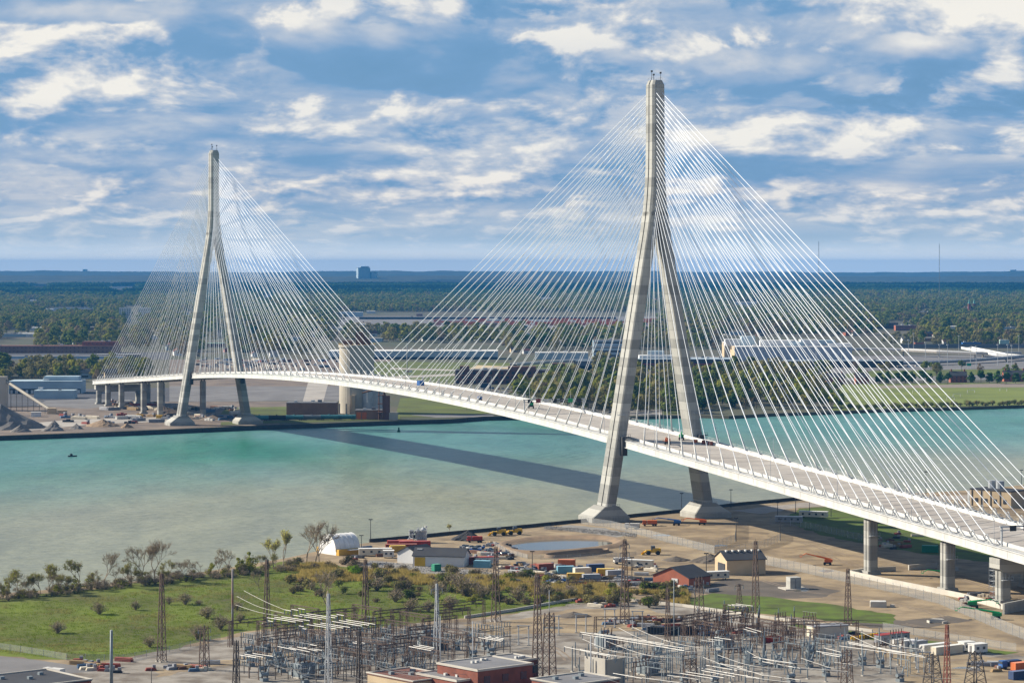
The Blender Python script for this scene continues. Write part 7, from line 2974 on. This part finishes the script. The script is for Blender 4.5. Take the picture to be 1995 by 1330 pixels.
# ------------------------------------------------------------------ near vegetation
rng = random.Random(55)
bare = [(35, 1160, 1108, 'y'), (55, 1159, 1116, 'b'), (78, 1157, 1110, 'y'), (95, 1156, 1094, 'y'), (118, 1153, 1112, 'b'), (130, 1151, 1120, 'b'), (153, 1148, 1087, 'y'), (178, 1145, 1112, 'l'), (202, 1144, 1070, 'b'), (222, 1141, 1102, 'b'),
        (255, 1138, 1090, 'y'), (278, 1135, 1058, 'b'), (302, 1132, 1050, 'B'), (330, 1130, 1088, 'y'), (356, 1128, 1092, 'b'), (392, 1124, 1090, 'b'), (425, 1121, 1078, 'b'), (447, 1118, 1064, 'b'), (468, 1117, 1080, 'l'), (488, 1114, 1070, 'l'),
        (508, 1110, 1078, 'y'), (534, 1108, 1042, 'p'), (551, 1106, 1034, 'p'), (597, 1094, 1012, 'b'), (614, 1096, 1014, 'b'), (622, 1099, 1030, 'b'), (641, 1206, 1108, 'b'), (12, 1166, 1118, 'y'), (5, 1168, 1130, 'b'), (505, 1150, 1112, 'b'), (877, 1041, 1018, 'p')]
mk = {'b': lambda s: make_bare('bare_tree', 200 + s, 12, L_OLIVE, 1, 4, 0.13, 0.58), 'y': lambda s: make_bare('budding_tree', 210 + s, 11, L_SPRING, 2, 4, 0.20, 0.58), 'B': lambda s: make_bare('spreading_bare_tree', 220, 14, L_RUST, 1, 5, 0.14, 0.6),
      'l': lambda s: make_tree('young_green_tree', 230 + s, 9, 3.0, L_SPRING, 260, 0.42, 8, 0.2), 'p': lambda s: make_bare('pale_budding_tree', 240 + s, 12, L_PALE, 2, 4, 0.22, 0.32)}
desc = {'b': 'bare grey-brown tree', 'y': 'tree in yellow-green bud', 'B': 'largest spreading bare tree', 'l': 'young leafy yellow-green tree', 'p': 'pale yellow budding tree'}
for i in range(46):
    x = rng.uniform(-10, 590)
    yb = 1163 - x * 0.1 + rng.uniform(-3, 6)
    bare.append((x, yb, yb - rng.uniform(16, 40), rng.choice('bbyyl')))
for i, (x, yb, yt, k) in enumerate(bare):
    g = G(x, yb)
    h = (yb - yt) * g.y / F
    s = i % 3
    key = 'bt' + k + str(s)
    base = {'b': 11.0, 'y': 10.5, 'B': 14.0, 'l': 9.0, 'p': 11.5}[k]
    if x == 641:
        where = 'standing alone in the meadow behind the bus bars'
    elif x == 877:
        where = 'alone on the river wall beyond the black heap'
    elif x > 590:
        where = 'in the trio left of the white shelter'
    else:
        where = 'on the near shore'
    place(key, lambda: mk[k](s), g, rng.uniform(0, 6.28), h / base, desc[k] + ' ' + where, 'tree', desc[k] + 's ' + where)
# brush along the shore
for i in range(165):
    x = rng.uniform(-20, 575)
    y = 1166 - x * 0.105 + rng.uniform(-6, 6)
    k = rng.choice((0, 0, 1, 2))
    place('br%d' % k, (lambda: make_shrub('shore_brush', 61, 2.8, 3.0, L_RUST, 50, 0.25, 34, M_TWIG), lambda: make_shrub('shore_brush', 62, 3.0, 2.8, L_OLIVE, 90, 0.28, 28, M_TWIG), lambda: make_shrub('shore_brush', 63, 3.2, 2.6, L_SPRING, 110, 0.28, 22))[k], G(x, y),
          rng.uniform(0, 6), rng.uniform(0.35, 1.15), ('bare brown brush', 'olive brush', 'yellow-green brush')[k] + ' in the thicket along the near shore', 'shrub', ('brown', 'olive', 'green')[k] + ' brush along the near shore')
# shrubs on the meadow
for i, (x, y, w, lb) in enumerate(((193, 1196, 38, 'dark rounded shrub on the meadow, second from left'), (264, 1188, 26, 'upright dark shrub in the middle of the meadow'), (112, 1233, 40, 'low wide shrub nearest the left edge of the meadow'), (361, 1177, 36, 'olive shrub behind the lone lattice mast'),
                                   (329, 1177, 22, 'small olive shrub left of the one behind the mast'), (404, 1204, 40, 'dark shrub right of the lone lattice mast'), (292, 1260, 34, 'olive shrub at the front edge of the meadow'), (384, 1246, 40, 'shrub beside the brown lattice pylon'),
                                   (462, 1188, 28, 'shrub behind the rusty pole'), (430, 1226, 44, 'dark shrub left of the rusty pole foot'), (468, 1212, 26, 'small shrub right of the rusty pole'), (388, 1178, 18, 'tiny shrub on the meadow near the thicket'))):
    place('ms%d' % (i % 3), (lambda: make_shrub('meadow_shrub', 71, 3.6, 3.0, L_OLIVE, 110, 0.22, 46, M_TWIG), lambda: make_shrub('meadow_shrub', 72, 4.0, 2.6, L_MID, 110, 0.22, 50, M_TWIG), lambda: make_shrub('meadow_shrub', 73, 3.4, 3.0, L_OLIVE, 90, 0.22, 46, M_TWIG))[i % 3],
          G(x, y), rng.uniform(0, 6), w * mpp(y) / 5.6, lb, 'shrub', None)
# scrub belt below the construction yard
for i in range(165):
    x = rng.uniform(560, 1330)
    top = 1092 + max(0, (x - 640)) * 0.075
    y = top + rng.random() ** 1.5 * (1165 + (x - 640) * 0.02 - top) + (6 if x > 700 else 0)
    k = rng.choice((0, 1, 1, 2, 3, 3))
    place('sb%d' % k, (lambda: make_shrub('scrub_bush', 81, 3.6, 2.8, L_SPRING, 240, 0.34, 16), lambda: make_shrub('scrub_bush', 82, 3.8, 3.0, L_OLIVE, 220, 0.34, 26), lambda: make_shrub('scrub_bush', 83, 4.0, 2.8, L_MID, 260, 0.34, 20), lambda: make_shrub('scrub_bush', 84, 2.6, 2.8, L_RUST, 170, 0.3, 30))[k],
          G(x, y), rng.uniform(0, 6), rng.uniform(0.6, 1.25), ('yellow-green', 'olive', 'green', 'tawny')[k] + ' bush in the scrub belt below the construction yard', 'shrub', ('yellow-green', 'olive', 'green', 'tawny')[k] + ' bushes in the scrub belt')
place('gb', lambda: make_shrub('bright_green_bush', 90, 6.0, 3.4, leaf_mat('leaves_bright', (0.22, 0.36, 0.03), (0.16, 0.28, 0.03)), 700, 0.36, 12), G(692, 1121), 0, 1.0, 'vivid green round bush standing out in front of the white shelter', 'shrub', None)
for i, (x, y, w) in enumerate(((800, 1190, 40), (835, 1192, 34), (878, 1186, 46), (905, 1160, 60), (850, 1168, 50), (770, 1172, 40), (940, 1165, 40), (890, 1148, 50), (735, 1150, 44), (1010, 1170, 44), (1060, 1168, 46), (1110, 1164, 40))):
    place('ms%d' % (i % 3), None, G(x, y), rng.uniform(0, 6), w * mpp(y) / 5.6, 'dark twiggy shrub at the right end of the meadow', 'shrub', 'dark shrubs at the right end of the meadow')


# grass tufts and reeds: uncountable
def tuft(seed, m, h, n, r):
    g = random.Random(seed)
    b = MB()
    for i in range(n):
        a = g.uniform(0, 6.28)
        q = r * sqrt(g.random())
        p = Vector((cos(a) * q, sin(a) * q, -0.02))
        d = Vector((g.uniform(-.35, .35), g.uniform(-.35, .35), 1)).normalized() * h * g.uniform(.6, 1.1)
        s = Vector((cos(a + 1), sin(a + 1), 0)) * h * 0.07
        b.add([p - s, p + s, p + d], [(0, 1, 2)])
    o = b.build('tuft_mass', m)
    COL.objects.unlink(o)
    return o


def in_poly(x, y, poly):
    r = False
    j = len(poly) - 1
    for i in range(len(poly)):
        xi, yi = poly[i]
        xj, yj = poly[j]
        if (yi > y) != (yj > y) and x < (xj - xi) * (y - yi) / (yj - yi) + xi:
            r = not r
        j = i
    return r


MEAD = [(-100, 1182), (0, 1178), (150, 1165), (300, 1149), (450, 1128), (560, 1108), (640, 1102), (700, 1110), (860, 1130), (1000, 1150), (1150, 1160), (1230, 1165), (1050, 1186), (920, 1199), (700, 1220), (520, 1220), (430, 1236), (300, 1268), (190, 1283), (60, 1278), (-100, 1258)]
P1, P2 = [], []
while len(P1) < 9000:
    x, y = rng.uniform(-100, 1230), rng.uniform(1102, 1284)
    if in_poly(x, y, MEAD):
        g = G(x, y)
        (P2 if vnoise(g.x, g.y, 14.0) > 0.62 and vnoise(g.x + 50, g.y, 5.0) > 0.4 else P1).append((g.x, g.y, 0, rng.uniform(0.6, 1.3), rng.uniform(0, 6.28)))
scatter('meadow_grass', 'rough green grass of the meadow', 'grass', P1, tuft(1, leaf_mat('grass_blades', (0.17, 0.24, 0.016), (0.115, 0.175, 0.014)), 0.55, 14, 1.1))
scatter('dry_grass', 'dry straw-coloured grass patches in the meadow', 'grass', P2, tuft(2, leaf_mat('dry_blades', (0.30, 0.27, 0.10), (0.22, 0.22, 0.06)), 0.7, 14, 1.1))
P3 = []
while len(P3) < 3600:
    x = rng.uniform(560, 1340)
    top = 1100 + max(0, (x - 640)) * 0.075
    y = top + rng.random() * 34
    g = G(x, y)
    if vnoise(g.x, g.y, 16.0) > 0.42:
        P3.append((g.x, g.y, 0, rng.uniform(0.7, 1.4), rng.uniform(0, 6.28)))
scatter('reed_bed', 'tawny reeds below the construction yard', 'reeds', P3, tuft(3, leaf_mat('reed_blades', (0.44, 0.33, 0.12), (0.32, 0.27, 0.08)), 1.7, 22, 1.3))
P4 = []
while len(P4) < 2600:
    x, y = (rng.uniform(720, 1240), 0) if len(P4) % 2 else (rng.uniform(1060, 1240), 0)
    y = (1096 + (x - 720) * 0.075 + rng.uniform(-4, 9)) if len(P4) % 2 else 1024 + (x - 1060) * 0.09 + rng.uniform(-1, 6)
    g = G(x, y)
    P4.append((g.x, g.y, 0.0, rng.uniform(0.2, 1.0), rng.uniform(0, 6.28)))


def stone(seed):
    g = random.Random(seed)
    b = MB()
    pts = [(0.5 * g.uniform(.7, 1.2) * cos(i * 1.05), 0.45 * g.uniform(.7, 1.2) * sin(i * 1.05)) for i in range(6)]
    b.prism(pts, -0.1, 0.35, [(a * .6, c * .6) for a, c in pts])
    o = b.build('stone_mass', M_RUBBLE)
    COL.objects.unlink(o)
    return o


scatter('rubble', 'loose grey broken stone on the aprons', 'rubble', P4, stone(4))

# ------------------------------------------------------------------ tell look-alikes apart by their order from the left
def ordinal(n):
    return '%d%s' % (n, 'th' if 10 < n % 100 < 14 else {1: 'st', 2: 'nd', 3: 'rd'}.get(n % 10, 'th'))


same = {}
for o in COL.objects:
    if o.parent is None and 'label' in o and 'category' in o and o.get('kind') is None:
        same.setdefault(o['label'], []).append(o)
for lb, os_ in same.items():
    if 1 < len(os_) <= 110 and len(lb.split()) <= 12:
        os_.sort(key=lambda o: o.location.x / max(1.0, o.location.y))
        for i, o in enumerate(os_):
            o['label'] = lb + ', ' + ordinal(i + 1) + ' from the left'

# ------------------------------------------------------------------ the air
def haze():
    b = MB()
    b.box((0, 21000, -8.0), (60000, 46000, 242.0))
    o = b.build('haze')
    m = bpy.data.materials.new('haze_air')
    m.use_nodes = True
    T = NT(m.node_tree)
    T.n.clear()
    out = T.n.new('ShaderNodeOutputMaterial')
    v = T.n.new('ShaderNodeVolumePrincipled')
    v.inputs['Color'].default_value = (0.06, 0.36, 0.86, 1)
    v.inputs['Density'].default_value = 2.9e-5
    v.inputs['Anisotropy'].default_value = 0.0
    T.l.new(v.outputs[0], out.inputs['Volume'])
    o.data.materials.append(m)
    tag(o, 'thin blue haze in the air over the river and suburbs', 'haze', None, 'stuff')


haze()


# the cloud meshes out of view, added to shade the far suburbs
def shade_cloud(name, cx, cy, z, rx, ry, seed):
    r = random.Random(seed)
    n, k = 40, 9
    b = MB()
    for side in (1, -1):
        for i in range(k + 1):
            t = i / k
            for j in range(n):
                a = 2 * pi * j / n
                e = 1.0 + 0.16 * sin(3 * a + seed) + 0.10 * sin(7 * a + 2 * seed) + 0.06 * sin(13 * a)
                h = sqrt(max(0.0, 1 - t * t)) * (420 if side > 0 else 90) * (1 + 0.5 * (vnoise(cos(a) * rx * t, sin(a) * ry * t, 700.0) - 0.5))
                b.v.append((cos(a) * rx * t * e, sin(a) * ry * t * e, side * h))
    m = n * (k + 1)
    for s in (0, 1):
        for i in range(k):
            for j in range(n):
                q = (j + 1) % n
                f = (s * m + i * n + j, s * m + i * n + q, s * m + (i + 1) * n + q, s * m + (i + 1) * n + j)
                b.f.append(f if s else f[::-1])
                b.mi.append(0)
    o = b.build(name, mat('cloud_white', (0.85, 0.85, 0.86), 1.0), smooth=True)
    o.location = (cx, cy, z)
    o['kind'] = 'structure'


for i, (cx, cy, z, rx, ry) in enumerate(((-7200, 15200, 2500, 1900, 900), (-3600, 14600, 2450, 2300, 1000), (300, 13600, 2400, 2100, 900), (-6000, 18600, 2600, 2400, 1300), (-1400, 17600, 2600, 2200, 1200),
                                         (-9000, 22500, 2800, 2600, 1500), (-4000, 22800, 2800, 2600, 1500), (800, 21500, 2800, 2200, 1400), (-5600, 12500, 2300, 1300, 500), (-900, 15600, 2500, 900, 500))):
    shade_cloud('shade_cloud', cx, cy, z, rx, ry, i + 1)
